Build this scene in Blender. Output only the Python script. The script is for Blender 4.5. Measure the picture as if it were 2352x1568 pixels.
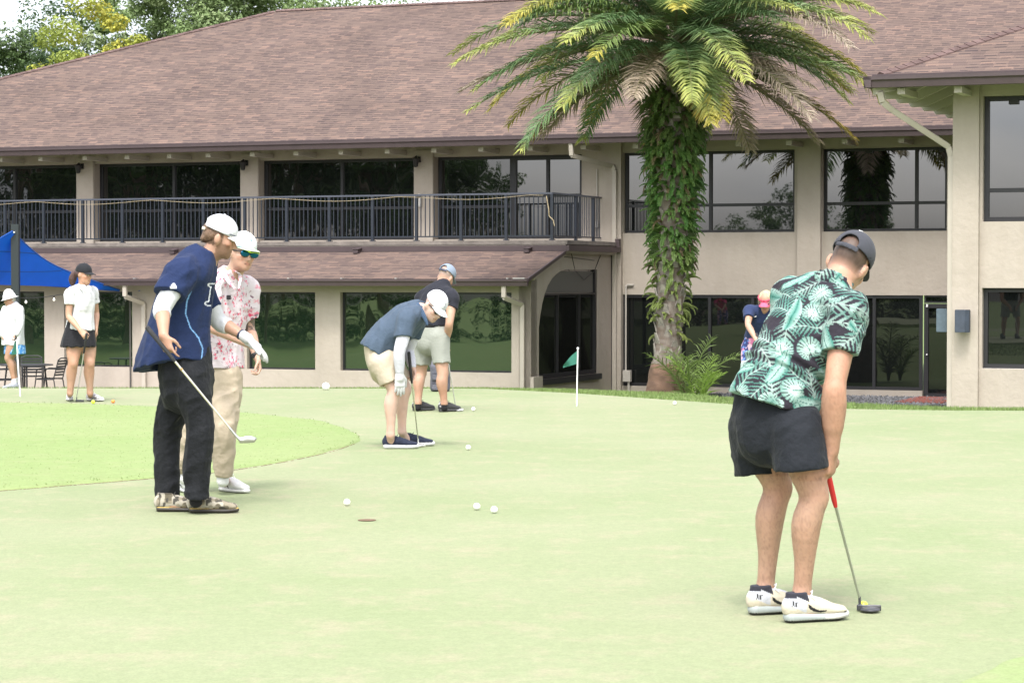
import bpy, bmesh, math, random
import numpy as np
from mathutils import Vector, Matrix
R = math.radians
for o in list(bpy.data.objects): bpy.data.objects.remove(o)
SC = bpy.context.scene
COL = SC.collection

# ------------------------------------------------------------------ camera
F, CX, CY, HOR, CAMH = 5553.0, 1176.0, 784.0, 640.0, 1.43      # in pixels of a 2352 wide picture
PITCH = math.atan((CY - HOR) / F)
cam = bpy.data.objects.new('camera', bpy.data.cameras.new('camera')); COL.objects.link(cam)
cam.location = (0, 0, CAMH); cam.rotation_euler = (R(90) - PITCH, 0, 0)
cam.data.lens = 85.0; cam.data.sensor_width = 36.0
cam.data.clip_start = 0.1; cam.data.clip_end = 2000
SC.camera = cam

# ------------------------------------------------------------------ light
SUN_EL, SUN_AZ = R(58), R(-8)            # azimuth from the camera's back (-Y), towards the left
w = bpy.data.worlds.new('World'); SC.world = w; w.use_nodes = True
nt = w.node_tree; nt.nodes.clear()
sky = nt.nodes.new('ShaderNodeTexSky'); sky.sky_type = 'NISHITA'; sky.sun_disc = False
sky.sun_elevation = SUN_EL; sky.air_density = 1.0; sky.dust_density = 4.0; sky.ozone_density = 1.0
hsv = nt.nodes.new('ShaderNodeHueSaturation'); hsv.inputs['Saturation'].default_value = 0.22
tc = nt.nodes.new('ShaderNodeTexCoord')
nz = nt.nodes.new('ShaderNodeTexNoise'); nz.inputs['Scale'].default_value = 3.2; nz.inputs['Detail'].default_value = 6
mp = nt.nodes.new('ShaderNodeMapping'); mp.inputs['Scale'].default_value = (1, 1, 3.0)
rp = nt.nodes.new('ShaderNodeValToRGB')
rp.color_ramp.elements[0].position = 0.35; rp.color_ramp.elements[0].color = (0.95, 1.0, 1.10, 1)
rp.color_ramp.elements[1].position = 0.62; rp.color_ramp.elements[1].color = (1.50, 1.46, 1.42, 1)
mx = nt.nodes.new('ShaderNodeMix'); mx.data_type = 'RGBA'; mx.blend_type = 'MULTIPLY'; mx.inputs['Factor'].default_value = 1
bg = nt.nodes.new('ShaderNodeBackground'); bg.inputs['Strength'].default_value = 0.15
ou = nt.nodes.new('ShaderNodeOutputWorld')
L = nt.links.new
L(sky.outputs[0], hsv.inputs['Color']); L(tc.outputs['Generated'], mp.inputs[0]); L(mp.outputs[0], nz.inputs['Vector'])
L(nz.outputs['Fac'], rp.inputs[0]); L(hsv.outputs[0], mx.inputs['A']); L(rp.outputs[0], mx.inputs['B'])
L(mx.outputs['Result'], bg.inputs['Color']); L(bg.outputs[0], ou.inputs[0])
sd = bpy.data.lights.new('sun', 'SUN'); sd.energy = 1.1; sd.angle = R(11); sd.color = (1.0, 0.96, 0.90)
sun = bpy.data.objects.new('sun', sd); COL.objects.link(sun)
# vector towards the sun: behind the camera, to the left
SDIR = Vector((math.sin(SUN_AZ) * math.cos(SUN_EL), -math.cos(SUN_AZ) * math.cos(SUN_EL), math.sin(SUN_EL)))
sun.rotation_euler = SDIR.to_track_quat('Z', 'Y').to_euler()
sky.sun_rotation = math.atan2(SDIR.x, SDIR.y)
vs = SC.view_settings
vs.view_transform = 'Standard'; vs.look = 'None'; vs.gamma = 1.0; vs.exposure = 1.38; vs.use_curve_mapping = False
SC.cycles.max_bounces = 8; SC.cycles.diffuse_bounces = 3; SC.cycles.glossy_bounces = 3
SC.cycles.transparent_max_bounces = 8
SC.cycles.use_denoising = True

# ------------------------------------------------------------------ measuring: a picture point at a known distance is a point in the world
def ray(x, y):
    a, b = (x - CX) / F, (CY - y) / F
    c, s = math.cos(PITCH), math.sin(PITCH)
    return np.array([a, c + b * s, -s + b * c])
def at(x, y, d):
    r = ray(x, y); r = r * (d / r[1]); r[2] += CAMH; return r
def ground_d(y, z=0.0):
    r = ray(CX, y); return (z - CAMH) / r[2] * r[1]

# ------------------------------------------------------------------ objects
def tag(o, label=None, cat=None, group=None, kind=None):
    if label: o['label'] = label
    if cat: o['category'] = cat
    if group: o['group'] = group
    if kind: o['kind'] = kind
    return o
def thing(name, label, cat, loc=(0, 0, 0), rz=0.0, group=None):
    o = bpy.data.objects.new(name, None); COL.objects.link(o)
    o.location = tuple(float(v) for v in loc); o.rotation_euler = (0, 0, rz); o.empty_display_size = 0.3
    return tag(o, label, cat, group)
def link(name, me, m=None, parent=None, loc=None):
    o = bpy.data.objects.new(name, me); COL.objects.link(o)
    if parent is not None: o.parent = parent
    if loc is not None: o.location = tuple(float(v) for v in loc)
    if m is not None:
        for mm in (m if isinstance(m, (list, tuple)) else [m]): me.materials.append(mm)
    return o
def mesh_np(name, V, Fq, smooth=True, colors=None, uv=None, mats=None):
    """V (n,3), Fq (m,3|4) arrays -> mesh"""
    me = bpy.data.meshes.new(name)
    V = np.ascontiguousarray(V, dtype=np.float32); Fq = np.ascontiguousarray(Fq, dtype=np.int32)
    k = Fq.shape[1]
    me.vertices.add(len(V)); me.vertices.foreach_set('co', V.ravel())
    me.loops.add(Fq.size); me.loops.foreach_set('vertex_index', Fq.ravel())
    me.polygons.add(len(Fq))
    me.polygons.foreach_set('loop_start', np.arange(len(Fq), dtype=np.int32) * k)
    if mats is not None: me.polygons.foreach_set('material_index', np.ascontiguousarray(mats, dtype=np.int32))
    me.update(calc_edges=True); me.validate()
    me.polygons.foreach_set('use_smooth', np.full(len(me.polygons), smooth, dtype=bool))
    if colors is not None:
        a = me.attributes.new('Col', 'FLOAT_COLOR', 'POINT')
        c = np.ones((len(V), 4), np.float32); c[:, :3] = colors
        a.data.foreach_set('color', c.ravel())
    if uv is not None:
        u = me.uv_layers.new(name='UVMap'); u.data.foreach_set('uv', np.ascontiguousarray(uv[Fq.ravel()], dtype=np.float32).ravel())
    me.update()
    return me

class MB:
    """collects shapes for one mesh"""
    def __init__(s): s.v = []; s.f = []; s.uv = {}
    def add(s, vs, fs):
        b = len(s.v); s.v += [tuple(float(c) for c in v) for v in vs]; s.f += [tuple(i + b for i in f) for f in fs]
    def box(s, x0, x1, y0, y1, z0, z1):
        s.add([(x0,y0,z0),(x1,y0,z0),(x1,y1,z0),(x0,y1,z0),(x0,y0,z1),(x1,y0,z1),(x1,y1,z1),(x0,y1,z1)],
              [(0,3,2,1),(4,5,6,7),(0,1,5,4),(1,2,6,5),(2,3,7,6),(3,0,4,7)])
    def bar(s, a, b, wx, wy, up=(0, 0, 1)):
        a, b = Vector(a), Vector(b); d = (b - a).normalized(); u = Vector(up)
        if abs(d.dot(u)) > 0.98: u = Vector((0, 1, 0))
        sx = d.cross(u).normalized(); sy = sx.cross(d).normalized()
        vs = [p + sx * (wx / 2 * i) + sy * (wy / 2 * j) for p in (a, b) for i, j in ((-1,-1),(1,-1),(1,1),(-1,1))]
        s.add(vs, [(0,1,2,3),(7,6,5,4),(0,4,5,1),(1,5,6,2),(2,6,7,3),(3,7,4,0)])
    def tube(s, pts, r, n=8, cap=True):
        pts = [Vector(p) for p in pts]; rs = r if isinstance(r, (list, tuple)) else [r] * len(pts)
        rings = []; u = None
        for i, p in enumerate(pts):
            d = (pts[min(i + 1, len(pts) - 1)] - pts[max(i - 1, 0)]).normalized()
            if u is None: u = d.orthogonal().normalized()
            u = (u - d * u.dot(d)).normalized(); w_ = d.cross(u)
            rings.append([p + (u * math.cos(6.28318 * k / n) + w_ * math.sin(6.28318 * k / n)) * rs[i] for k in range(n)])
        vs = [q for rg in rings for q in rg]; fs = []
        for i in range(len(pts) - 1):
            for k in range(n):
                k2 = (k + 1) % n; fs.append((i*n+k, i*n+k2, (i+1)*n+k2, (i+1)*n+k))
        if cap: fs += [tuple(range(n))[::-1], tuple((len(pts)-1)*n + k for k in range(n))]
        s.add(vs, fs)
    def lathe(s, prof, c=(0, 0, 0), n=20):
        vs = [(c[0] + r * math.cos(6.28318*k/n), c[1] + r * math.sin(6.28318*k/n), c[2] + z) for r, z in prof for k in range(n)]
        fs = [(i*n+k, i*n+(k+1)%n, (i+1)*n+(k+1)%n, (i+1)*n+k) for i in range(len(prof)-1) for k in range(n)]
        fs += [tuple(range(n))[::-1], tuple((len(prof)-1)*n+k for k in range(n))]
        s.add(vs, fs)
    def prism(s, poly, axis, a, b):
        """poly: list of 2d points; axis 0: (y,z) extruded along x; 1: (x,z) along y; 2: (x,y) along z"""
        def P(p, t):
            return {0: (t, p[0], p[1]), 1: (p[0], t, p[1]), 2: (p[0], p[1], t)}[axis]
        n = len(poly); vs = [P(p, a) for p in poly] + [P(p, b) for p in poly]
        s.add(vs, [tuple(range(n)), tuple(range(2*n-1, n-1, -1))] + [((i+1) % n, i, i+n, (i+1) % n + n) for i in range(n)])
    def build(s, name, m=None, parent=None, loc=None, smooth=False, bevel=0.0):
        me = bpy.data.meshes.new(name); me.from_pydata(s.v, [], s.f); me.update()
        bm = bmesh.new(); bm.from_mesh(me); bmesh.ops.recalc_face_normals(bm, faces=bm.faces)
        if bevel: bmesh.ops.bevel(bm, geom=bm.edges, offset=bevel, segments=2, affect='EDGES', clamp_overlap=True)
        if smooth:
            for f in bm.faces: f.smooth = True
        bm.to_mesh(me); bm.free()
        if smooth: 
            try: me.set_sharp_from_angle(angle=R(40))
            except Exception: pass
        return link(name, me, m, parent, loc)
def copy_tree(o, parent=None):
    c = o.copy(); COL.objects.link(c)
    if parent is not None: c.parent = parent
    for ch in list(o.children): copy_tree(ch, c)
    return c

# ------------------------------------------------------------------ materials
MATS = {}
def mat(name, c, rough=0.6, var=0.0, vscale=8.0, bump=0.0, bscale=60.0, metal=0.0, spec=0.5, attr=False, sss=0.0, stretch=None, c2=None, sheen=0.0, coat=0.0, ior=None, trans=0.0):
    if name in MATS: return MATS[name]
    m = bpy.data.materials.new(name); m.use_nodes = True; t = m.node_tree; N = t.nodes.new; K = t.links.new
    b = t.nodes['Principled BSDF']
    b.inputs['Roughness'].default_value = rough; b.inputs['Metallic'].default_value = metal
    b.inputs['Specular IOR Level'].default_value = spec
    if ior: b.inputs['IOR'].default_value = ior
    if sss: 
        b.inputs['Subsurface Weight'].default_value = sss; b.inputs['Subsurface Radius'].default_value = (0.012, 0.005, 0.003); b.inputs['Subsurface Scale'].default_value = 1.0
    if sheen: b.inputs['Sheen Weight'].default_value = sheen * 0.3; b.inputs['Sheen Roughness'].default_value = 0.5
    if coat: b.inputs['Coat Weight'].default_value = coat
    co = N('ShaderNodeTexCoord'); vec = co.outputs['Object']
    if stretch:
        mpn = N('ShaderNodeMapping'); mpn.inputs['Scale'].default_value = stretch; K(vec, mpn.inputs[0]); vec = mpn.outputs[0]
    if attr:
        a = N('ShaderNodeAttribute'); a.attribute_name = 'Col'; base = a.outputs['Color']
    else:
        rgb = N('ShaderNodeRGB'); rgb.outputs[0].default_value = (*c, 1); base = rgb.outputs[0]
    if var > 0 or c2:
        n = N('ShaderNodeTexNoise'); n.inputs['Scale'].default_value = vscale; n.inputs['Detail'].default_value = 5; n.inputs['Roughness'].default_value = 0.65
        K(vec, n.inputs['Vector'])
        mr = N('ShaderNodeMapRange'); mr.inputs[1].default_value = 0.3; mr.inputs[2].default_value = 0.7
        K(n.outputs['Fac'], mr.inputs[0])
        mxx = N('ShaderNodeMix'); mxx.data_type = 'RGBA'
        if c2:
            K(mr.outputs[0], mxx.inputs['Factor']); K(base, mxx.inputs['A']); mxx.inputs['B'].default_value = (*c2, 1)
        else:
            mr.inputs[3].default_value = 1 - var; mr.inputs[4].default_value = 1 + var
            mxx.blend_type = 'MULTIPLY'; mxx.inputs['Factor'].default_value = 1
            cb = N('ShaderNodeCombineColor')
            for i in range(3): K(mr.outputs[0], cb.inputs[i])
            K(base, mxx.inputs['A']); K(cb.outputs[0], mxx.inputs['B'])
        base = mxx.outputs['Result']
    K(base, b.inputs['Base Color'])
    if trans:
        tr = N('ShaderNodeBsdfTranslucent'); K(base, tr.inputs['Color']); ms = N('ShaderNodeMixShader'); ms.inputs[0].default_value = trans
        K(b.outputs[0], ms.inputs[1]); K(tr.outputs[0], ms.inputs[2]); K(ms.outputs[0], t.nodes['Material Output'].inputs[0])
    if bump > 0:
        n2 = N('ShaderNodeTexNoise'); n2.inputs['Scale'].default_value = bscale; n2.inputs['Detail'].default_value = 4
        K(vec, n2.inputs['Vector'])
        bp = N('ShaderNodeBump'); bp.inputs['Strength'].default_value = bump; bp.inputs['Distance'].default_value = 0.02
        K(n2.outputs['Fac'], bp.inputs['Height']); K(bp.outputs[0], b.inputs['Normal'])
    MATS[name] = m
    return m

# ------------------------------------------------------------------ numpy noise and signed distance fields
def vnoise(P, scale=1.0, seed=0):
    """value noise in 0..1"""
    q = np.asarray(P, np.float64) * scale + seed * 17.31
    i = np.floor(q).astype(np.int64); f = q - i; f = f * f * (3 - 2 * f)
    out = 0
    for dx in (0, 1):
        for dy in (0, 1):
            for dz in (0, 1):
                h = (i[..., 0] + dx) * 374761393 + (i[..., 1] + dy) * 668265263 + (i[..., 2] + dz) * 2147483647 + seed * 1013904223
                h = (h ^ (h >> 13)) * 1274126177; h = (h ^ (h >> 16)) & 0xffff
                wgt = (f[..., 0] if dx else 1 - f[..., 0]) * (f[..., 1] if dy else 1 - f[..., 1]) * (f[..., 2] if dz else 1 - f[..., 2])
                out = out + wgt * h / 65535.0
    return out
def nrm(v):
    v = np.asarray(v, float); return v / (np.linalg.norm(v) + 1e-12)
def catmull(P, sub):
    P = np.asarray(P, float)
    if len(P) < 3 or sub <= 1: return P
    Q = np.vstack([2 * P[0] - P[1], P, 2 * P[-1] - P[-2]]); out = []
    for i in range(1, len(Q) - 2):
        for k in range(sub):
            t = k / sub
            out.append(0.5 * (2*Q[i] + (Q[i+1]-Q[i-1])*t + (2*Q[i-1]-5*Q[i]+4*Q[i+1]-Q[i+2])*t*t + (3*Q[i]-Q[i-1]-3*Q[i+1]+Q[i+2])*t**3))
    out.append(P[-1]); return np.array(out)
class SDF:
    def __init__(s, h): s.h = h; s.ops = []; s.lo = np.full(3, 1e9); s.hi = np.full(3, -1e9); s.dispf = []
    def _grow(s, lo, hi): s.lo = np.minimum(s.lo, lo); s.hi = np.maximum(s.hi, hi)
    def chain(s, pts, rad, k=0.02, side=None, sub=3, op='u', end=None, start=None):
        P = np.asarray(pts, float); r = np.asarray(rad, float)
        if r.ndim == 1: r = np.stack([r, r], 1)
        S = None
        if side is not None:
            S = np.asarray(side, float)
            if S.ndim == 1: S = np.tile(S, (len(P), 1))
            S = catmull(S, sub)
        Pc = catmull(P, sub); rc = np.maximum(catmull(r, sub), 0.002)
        m = rc.max(1)[:, None]; lo, hi = (Pc - m).min(0), (Pc + m).max(0)
        if op == 'u': s._grow(lo, hi)
        caps = []
        if end is not None: caps.append((Pc[-1], nrm(Pc[-1] - Pc[-2]) if end is True else nrm(end)))
        if start is not None: caps.append((Pc[0], nrm(Pc[0] - Pc[1]) if start is True else nrm(start)))
        s.ops.append(('chain', op, k, lo, hi, (Pc, rc, S, caps)))
    def ell(s, c, r, M=None, k=None, op='u'):
        k = (0.02 if op == 'u' else 0.002) if k is None else k
        c = np.asarray(c, float); r = np.asarray(r, float) * np.ones(3); M = np.eye(3) if M is None else np.asarray(M, float)
        e = np.sqrt(((M * r[None, :]) ** 2).sum(1)); lo, hi = c - e, c + e
        if op == 'u': s._grow(lo, hi)
        s.ops.append(('ell', op, k, lo, hi, (c, r, M)))
    def box(s, c, r, M=None, rd=0.005, k=0.0, op='u'):
        c = np.asarray(c, float); r = np.asarray(r, float); M = np.eye(3) if M is None else np.asarray(M, float)
        e = np.abs(M * r[None, :]).sum(1); lo, hi = c - e, c + e
        if op == 'u': s._grow(lo, hi)
        s.ops.append(('box', op, k, lo, hi, (c, r, M, rd)))
    def plane(s, p, n, rad=1e3, k=0.0):
        """cuts away the side n points to, within rad of p"""
        p = np.asarray(p, float); s.ops.append(('plane', 'p', k, p - rad, p + rad, (p, nrm(n), rad)))
    def disp(s, fn): s.dispf.append(fn)
    def mesh(s):
        h = s.h; lo = s.lo - 4 * h; hi = s.hi + 4 * h
        n = np.ceil((hi - lo) / h).astype(int) + 1
        A = np.full(n, 1.0, np.float32); ax = [lo[i] + h * np.arange(n[i]) for i in range(3)]
        def region(l, u):
            i0 = np.clip(np.floor((l - lo) / h).astype(int), 0, n); i1 = np.clip(np.ceil((u - lo) / h).astype(int) + 1, 0, n)
            return i0, i1
        for kind, op, k, l, u, a in s.ops:
            pad = k + 3.5 * h
            i0, i1 = region(l - pad, u + pad)
            if np.any(i1 <= i0): continue
            sl = tuple(slice(i0[j], i1[j]) for j in range(3)); cur = A[sl]
            X = ax[0][sl[0]][:, None, None]; Y = ax[1][sl[1]][None, :, None]; Z = ax[2][sl[2]][None, None, :]
            if kind == 'chain':
                Pc, rc, S, caps = a; D = np.full(cur.shape, 1.0, np.float32)
                for q in range(len(Pc) - 1 if len(Pc) > 1 else 1):
                    p0, p1 = Pc[q], Pc[min(q + 1, len(Pc) - 1)]; r0, r1 = rc[q], rc[min(q + 1, len(Pc) - 1)]
                    mm = max(r0.max(), r1.max()) + pad
                    j0, j1 = region(np.minimum(p0, p1) - mm, np.maximum(p0, p1) + mm)
                    j0 = np.maximum(j0 - i0, 0); j1 = np.minimum(j1 - i0, i1 - i0)
                    if np.any(j1 <= j0): continue
                    s2 = tuple(slice(j0[j], j1[j]) for j in range(3))
                    x = X[s2[0]] - p0[0]; y = Y[:, s2[1]] - p0[1]; z = Z[:, :, s2[2]] - p0[2]
                    d = p1 - p0; L2 = max(d @ d, 1e-12)
                    t = np.clip((x * d[0] + y * d[1] + z * d[2]) / L2, 0, 1)
                    x = x - t * d[0]; y = y - t * d[1]; z = z - t * d[2]
                    ra = r0[0] + (r1[0] - r0[0]) * t; rb = r0[1] + (r1[1] - r0[1]) * t
                    if S is None:
                        dd = np.sqrt(x * x + y * y + z * z) - ra
                    else:
                        sv = nrm(S[q]); dn = nrm(d); sv = nrm(sv - dn * (sv @ dn))
                        c = x * sv[0] + y * sv[1] + z * sv[2]
                        rest = np.maximum(x * x + y * y + z * z - c * c, 0)
                        ln = np.sqrt(c * c / (ra * ra) + rest / (rb * rb))
                        g = np.sqrt(c * c / ra**4 + rest / rb**4) + 1e-9
                        dd = np.where(ln > 0.3, ln * (ln - 1) / g, (ln - 1) * np.minimum(ra, rb))
                    D[s2] = np.minimum(D[s2], dd)
                for p_, n_ in caps: D = np.maximum(D, (X - p_[0]) * n_[0] + (Y - p_[1]) * n_[1] + (Z - p_[2]) * n_[2])
            elif kind in ('ell', 'box'):
                c, r, M = a[:3]; x = X - c[0]; y = Y - c[1]; z = Z - c[2]
                q = [x * M[0, j] + y * M[1, j] + z * M[2, j] for j in range(3)]
                if kind == 'ell':
                    ln = np.sqrt(sum((q[j] / r[j]) ** 2 for j in range(3))); g = np.sqrt(sum((q[j] / r[j] ** 2) ** 2 for j in range(3))) + 1e-9
                    D = np.where(ln > 0.3, ln * (ln - 1) / g, (ln - 1) * r.min())
                else:
                    rd = a[3]; e = [np.abs(q[j]) - r[j] + rd for j in range(3)]
                    D = np.sqrt(sum(np.maximum(v, 0) ** 2 for v in e)) + np.minimum(np.maximum(np.maximum(e[0], e[1]), e[2]), 0) - rd
            else:
                p, nn, rad = a; x = X - p[0]; y = Y - p[1]; z = Z - p[2]
                D = -(x * nn[0] + y * nn[1] + z * nn[2])
                far = (x * x + y * y + z * z) > rad * rad
                A[sl] = np.where(far, cur, np.maximum(cur, -D)).astype(np.float32); continue
            if op == 'u':
                if k > 0:
                    hh = np.clip(0.5 + 0.5 * (D - cur) / k, 0, 1); A[sl] = D * (1 - hh) + cur * hh - k * hh * (1 - hh)
                else: A[sl] = np.minimum(cur, D)
            else:
                if k > 0:
                    hh = np.clip(0.5 - 0.5 * (-D - cur) / k, 0, 1) ; nd = -D
                    hh = np.clip(0.5 + 0.5 * (nd - cur) / k, 0, 1); A[sl] = cur * (1 - hh) + nd * hh + k * hh * (1 - hh)
                else: A[sl] = np.maximum(cur, -D)
        return surface_nets(A, lo, h, s.dispf)
def surface_nets(A, lo, h, dispf=()):
    n = A.shape; I = A < 0
    if dispf:
        near = np.abs(A) < 4 * h; idx = np.argwhere(near); P = lo + idx * h
        dv = 0
        for f in dispf: dv = dv + f(P)
        A[near] += dv.astype(np.float32); I = A < 0
    c = [I[i:n[0]-1+i, j:n[1]-1+j, k:n[2]-1+k] for i in (0, 1) for j in (0, 1) for k in (0, 1)]
    s = sum(x.astype(np.int8) for x in c); act = (s > 0) & (s < 8)
    ids = np.full(act.shape, -1, np.int32); ci = np.argwhere(act); ids[act] = np.arange(len(ci))
    corner = np.array([(i, j, k) for i in (0, 1) for j in (0, 1) for k in (0, 1)])
    val = np.stack([A[ci[:, 0]+i, ci[:, 1]+j, ci[:, 2]+k] for i, j, k in corner], 1)
    acc = np.zeros((len(ci), 3)); cnt = np.zeros(len(ci))
    for a in range(8):
        for b in range(a + 1, 8):
            if np.abs(corner[a] - corner[b]).sum() != 1: continue
            m = (val[:, a] < 0) != (val[:, b] < 0)
            t = val[m, a] / (val[m, a] - val[m, b])
            acc[m] += corner[a] + t[:, None] * (corner[b] - corner[a]); cnt[m] += 1
    V = lo + (ci + acc / cnt[:, None]) * h
    Q = []
    for axn in range(3):
        sl0 = [slice(None)] * 3; sl1 = [slice(None)] * 3; sl0[axn] = slice(0, -1); sl1[axn] = slice(1, None)
        a, b = I[tuple(sl0)], I[tuple(sl1)]
        e = np.argwhere(a != b); u, v = (axn + 1) % 3, (axn + 2) % 3
        e = e[(e[:, u] > 0) & (e[:, v] > 0) & (e[:, u] < n[u] - 1) & (e[:, v] < n[v] - 1)]
        ins = a[e[:, 0], e[:, 1], e[:, 2]]
        def cell(du, dv):
            k = e.copy(); k[:, u] -= du; k[:, v] -= dv; return ids[k[:, 0], k[:, 1], k[:, 2]]
        q = np.stack([cell(1, 1), cell(0, 1), cell(0, 0), cell(1, 0)], 1)
        q[~ins] = q[~ins][:, ::-1]; Q.append(q)
    Q = np.vstack(Q); Q = Q[(Q >= 0).all(1)]
    return V, Q
def relax(V, Q, it=2, f=0.5):
    for _ in range(it):
        acc = np.zeros_like(V); cnt = np.zeros(len(V))
        for a, b in ((0, 1), (1, 2), (2, 3), (3, 0)):
            np.add.at(acc, Q[:, a], V[Q[:, b]]); np.add.at(acc, Q[:, b], V[Q[:, a]])
            np.add.at(cnt, Q[:, a], 1); np.add.at(cnt, Q[:, b], 1)
        V = V * (1 - f) + f * acc / np.maximum(cnt, 1)[:, None]
    return V
def sdf_obj(sd_, name, m, parent, org, color=None, it=2):
    V, Q = sd_.mesh(); V = relax(V, Q, it)
    col = color(V) if callable(color) else (np.tile(color, (len(V), 1)) if color is not None else None)
    return link(name, mesh_np(name, V - np.asarray(org), Q, True, col), m, parent)
# ================================================================== the clubhouse
TH = R(21.8); OX, OY = 2.148, 58.09
UV_ = np.array([math.cos(TH), -math.sin(TH)]); VV_ = np.array([math.sin(TH), math.cos(TH)])
def bw(u, v, z=0.0): return np.array([OX + u*UV_[0] + v*VV_[0], OY + u*UV_[1] + v*VV_[1], z])
FLOOR = -1.30

stucco = mat('stucco', (0.345, 0.302, 0.257), 0.9, var=0.07, vscale=0.9, bump=0.5, bscale=9.0, spec=0.2)
# faint rain streaks and grime on the render
t_ = stucco.node_tree; b_ = t_.nodes['Principled BSDF']; src_ = b_.inputs['Base Color'].links[0].from_socket
co_ = t_.nodes.new('ShaderNodeTexCoord'); mp_ = t_.nodes.new('ShaderNodeMapping'); mp_.inputs['Scale'].default_value = (1.3, 1.3, 0.30); n_ = t_.nodes.new('ShaderNodeTexNoise'); n_.inputs['Scale'].default_value = 1.6; n_.inputs['Detail'].default_value = 7; n_.inputs['Roughness'].default_value = 0.7
r_ = t_.nodes.new('ShaderNodeValToRGB'); r_.color_ramp.elements[0].position = 0.33; r_.color_ramp.elements[0].color = (0.945, 0.94, 0.93, 1); r_.color_ramp.elements[1].position = 0.56; r_.color_ramp.elements[1].color = (1.01, 1.01, 1.01, 1)
m_ = t_.nodes.new('ShaderNodeMix'); m_.data_type = 'RGBA'; m_.blend_type = 'MULTIPLY'; m_.inputs['Factor'].default_value = 1
t_.links.new(co_.outputs['Object'], mp_.inputs[0]); t_.links.new(mp_.outputs[0], n_.inputs['Vector']); t_.links.new(n_.outputs['Fac'], r_.inputs[0]); t_.links.new(src_, m_.inputs['A']); t_.links.new(r_.outputs[0], m_.inputs['B']); t_.links.new(m_.outputs['Result'], b_.inputs['Base Color'])
trim_brown = mat('brown_trim', (0.050, 0.033, 0.035), 0.6, var=0.12, vscale=3, bump=0.05, bscale=20)
frame_m = mat('bronze_frame', (0.010, 0.0095, 0.0115), 0.5)
rail_m = mat('rail_paint', (0.014, 0.018, 0.028), 0.4, var=0.1, vscale=6)
rail_top_m = mat('rail_top_paint', (0.06, 0.065, 0.085), 0.3)
beige_paint = mat('beige_paint', (0.36, 0.322, 0.272), 0.55, var=0.04, vscale=4)
tail_m = mat('rafter_paint', (0.40, 0.365, 0.31), 0.7)
conc = mat('old_concrete', (0.15,0.13,0.115), 0.9, var=0.35, vscale=3.5, bump=0.4, bscale=25)
sill_m = mat('pale_sill', (0.55, 0.52, 0.48), 0.6)

def glass_mat(name, tint, ior, wave, wscale, stretch=(1, 1, 1), base=(0.006, 0.007, 0.007)):
    m = bpy.data.materials.new(name); m.use_nodes = True; t = m.node_tree; b = t.nodes['Principled BSDF']
    b.inputs['Base Color'].default_value = (*base, 1); b.inputs['Roughness'].default_value = 0.012
    b.inputs['IOR'].default_value = ior; b.inputs['Specular Tint'].default_value = (*tint, 1)
    co = t.nodes.new('ShaderNodeTexCoord'); mpn = t.nodes.new('ShaderNodeMapping'); mpn.inputs['Scale'].default_value = stretch
    n = t.nodes.new('ShaderNodeTexNoise'); n.inputs['Scale'].default_value = wscale; n.inputs['Detail'].default_value = 1
    bp_ = t.nodes.new('ShaderNodeBump'); bp_.inputs['Strength'].default_value = wave; bp_.inputs['Distance'].default_value = 0.03
    k = t.links.new
    k(co.outputs['Object'], mpn.inputs[0]); k(mpn.outputs[0], n.inputs['Vector']); k(n.outputs['Fac'], bp_.inputs['Height']); k(bp_.outputs[0], b.inputs['Normal'])
    return m
glass_up = glass_mat('tinted_glass', (1, 1, 1), 2.5, 0.035, 0.9)
glass_wavy = glass_mat('wavy_tinted_glass', (1, 1, 1), 2.1, 0.20, 1.5, (1, 1, 0.55))
glass_low = glass_mat('green_tinted_glass', (0.95, 1, 0.93), 2.15, 0.18, 1.3, (1.2, 1, 0.4), (0.010, 0.020, 0.011))
glass_dark = glass_mat('dark_glass', (1, 1, 1), 1.6, 0.03, 1.0)
glass_sh = glass_mat('dark_doorway_glass', (1, 1, 1), 1.6, 0.04, 1.0, base=(0.008, 0.008, 0.007))

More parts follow.
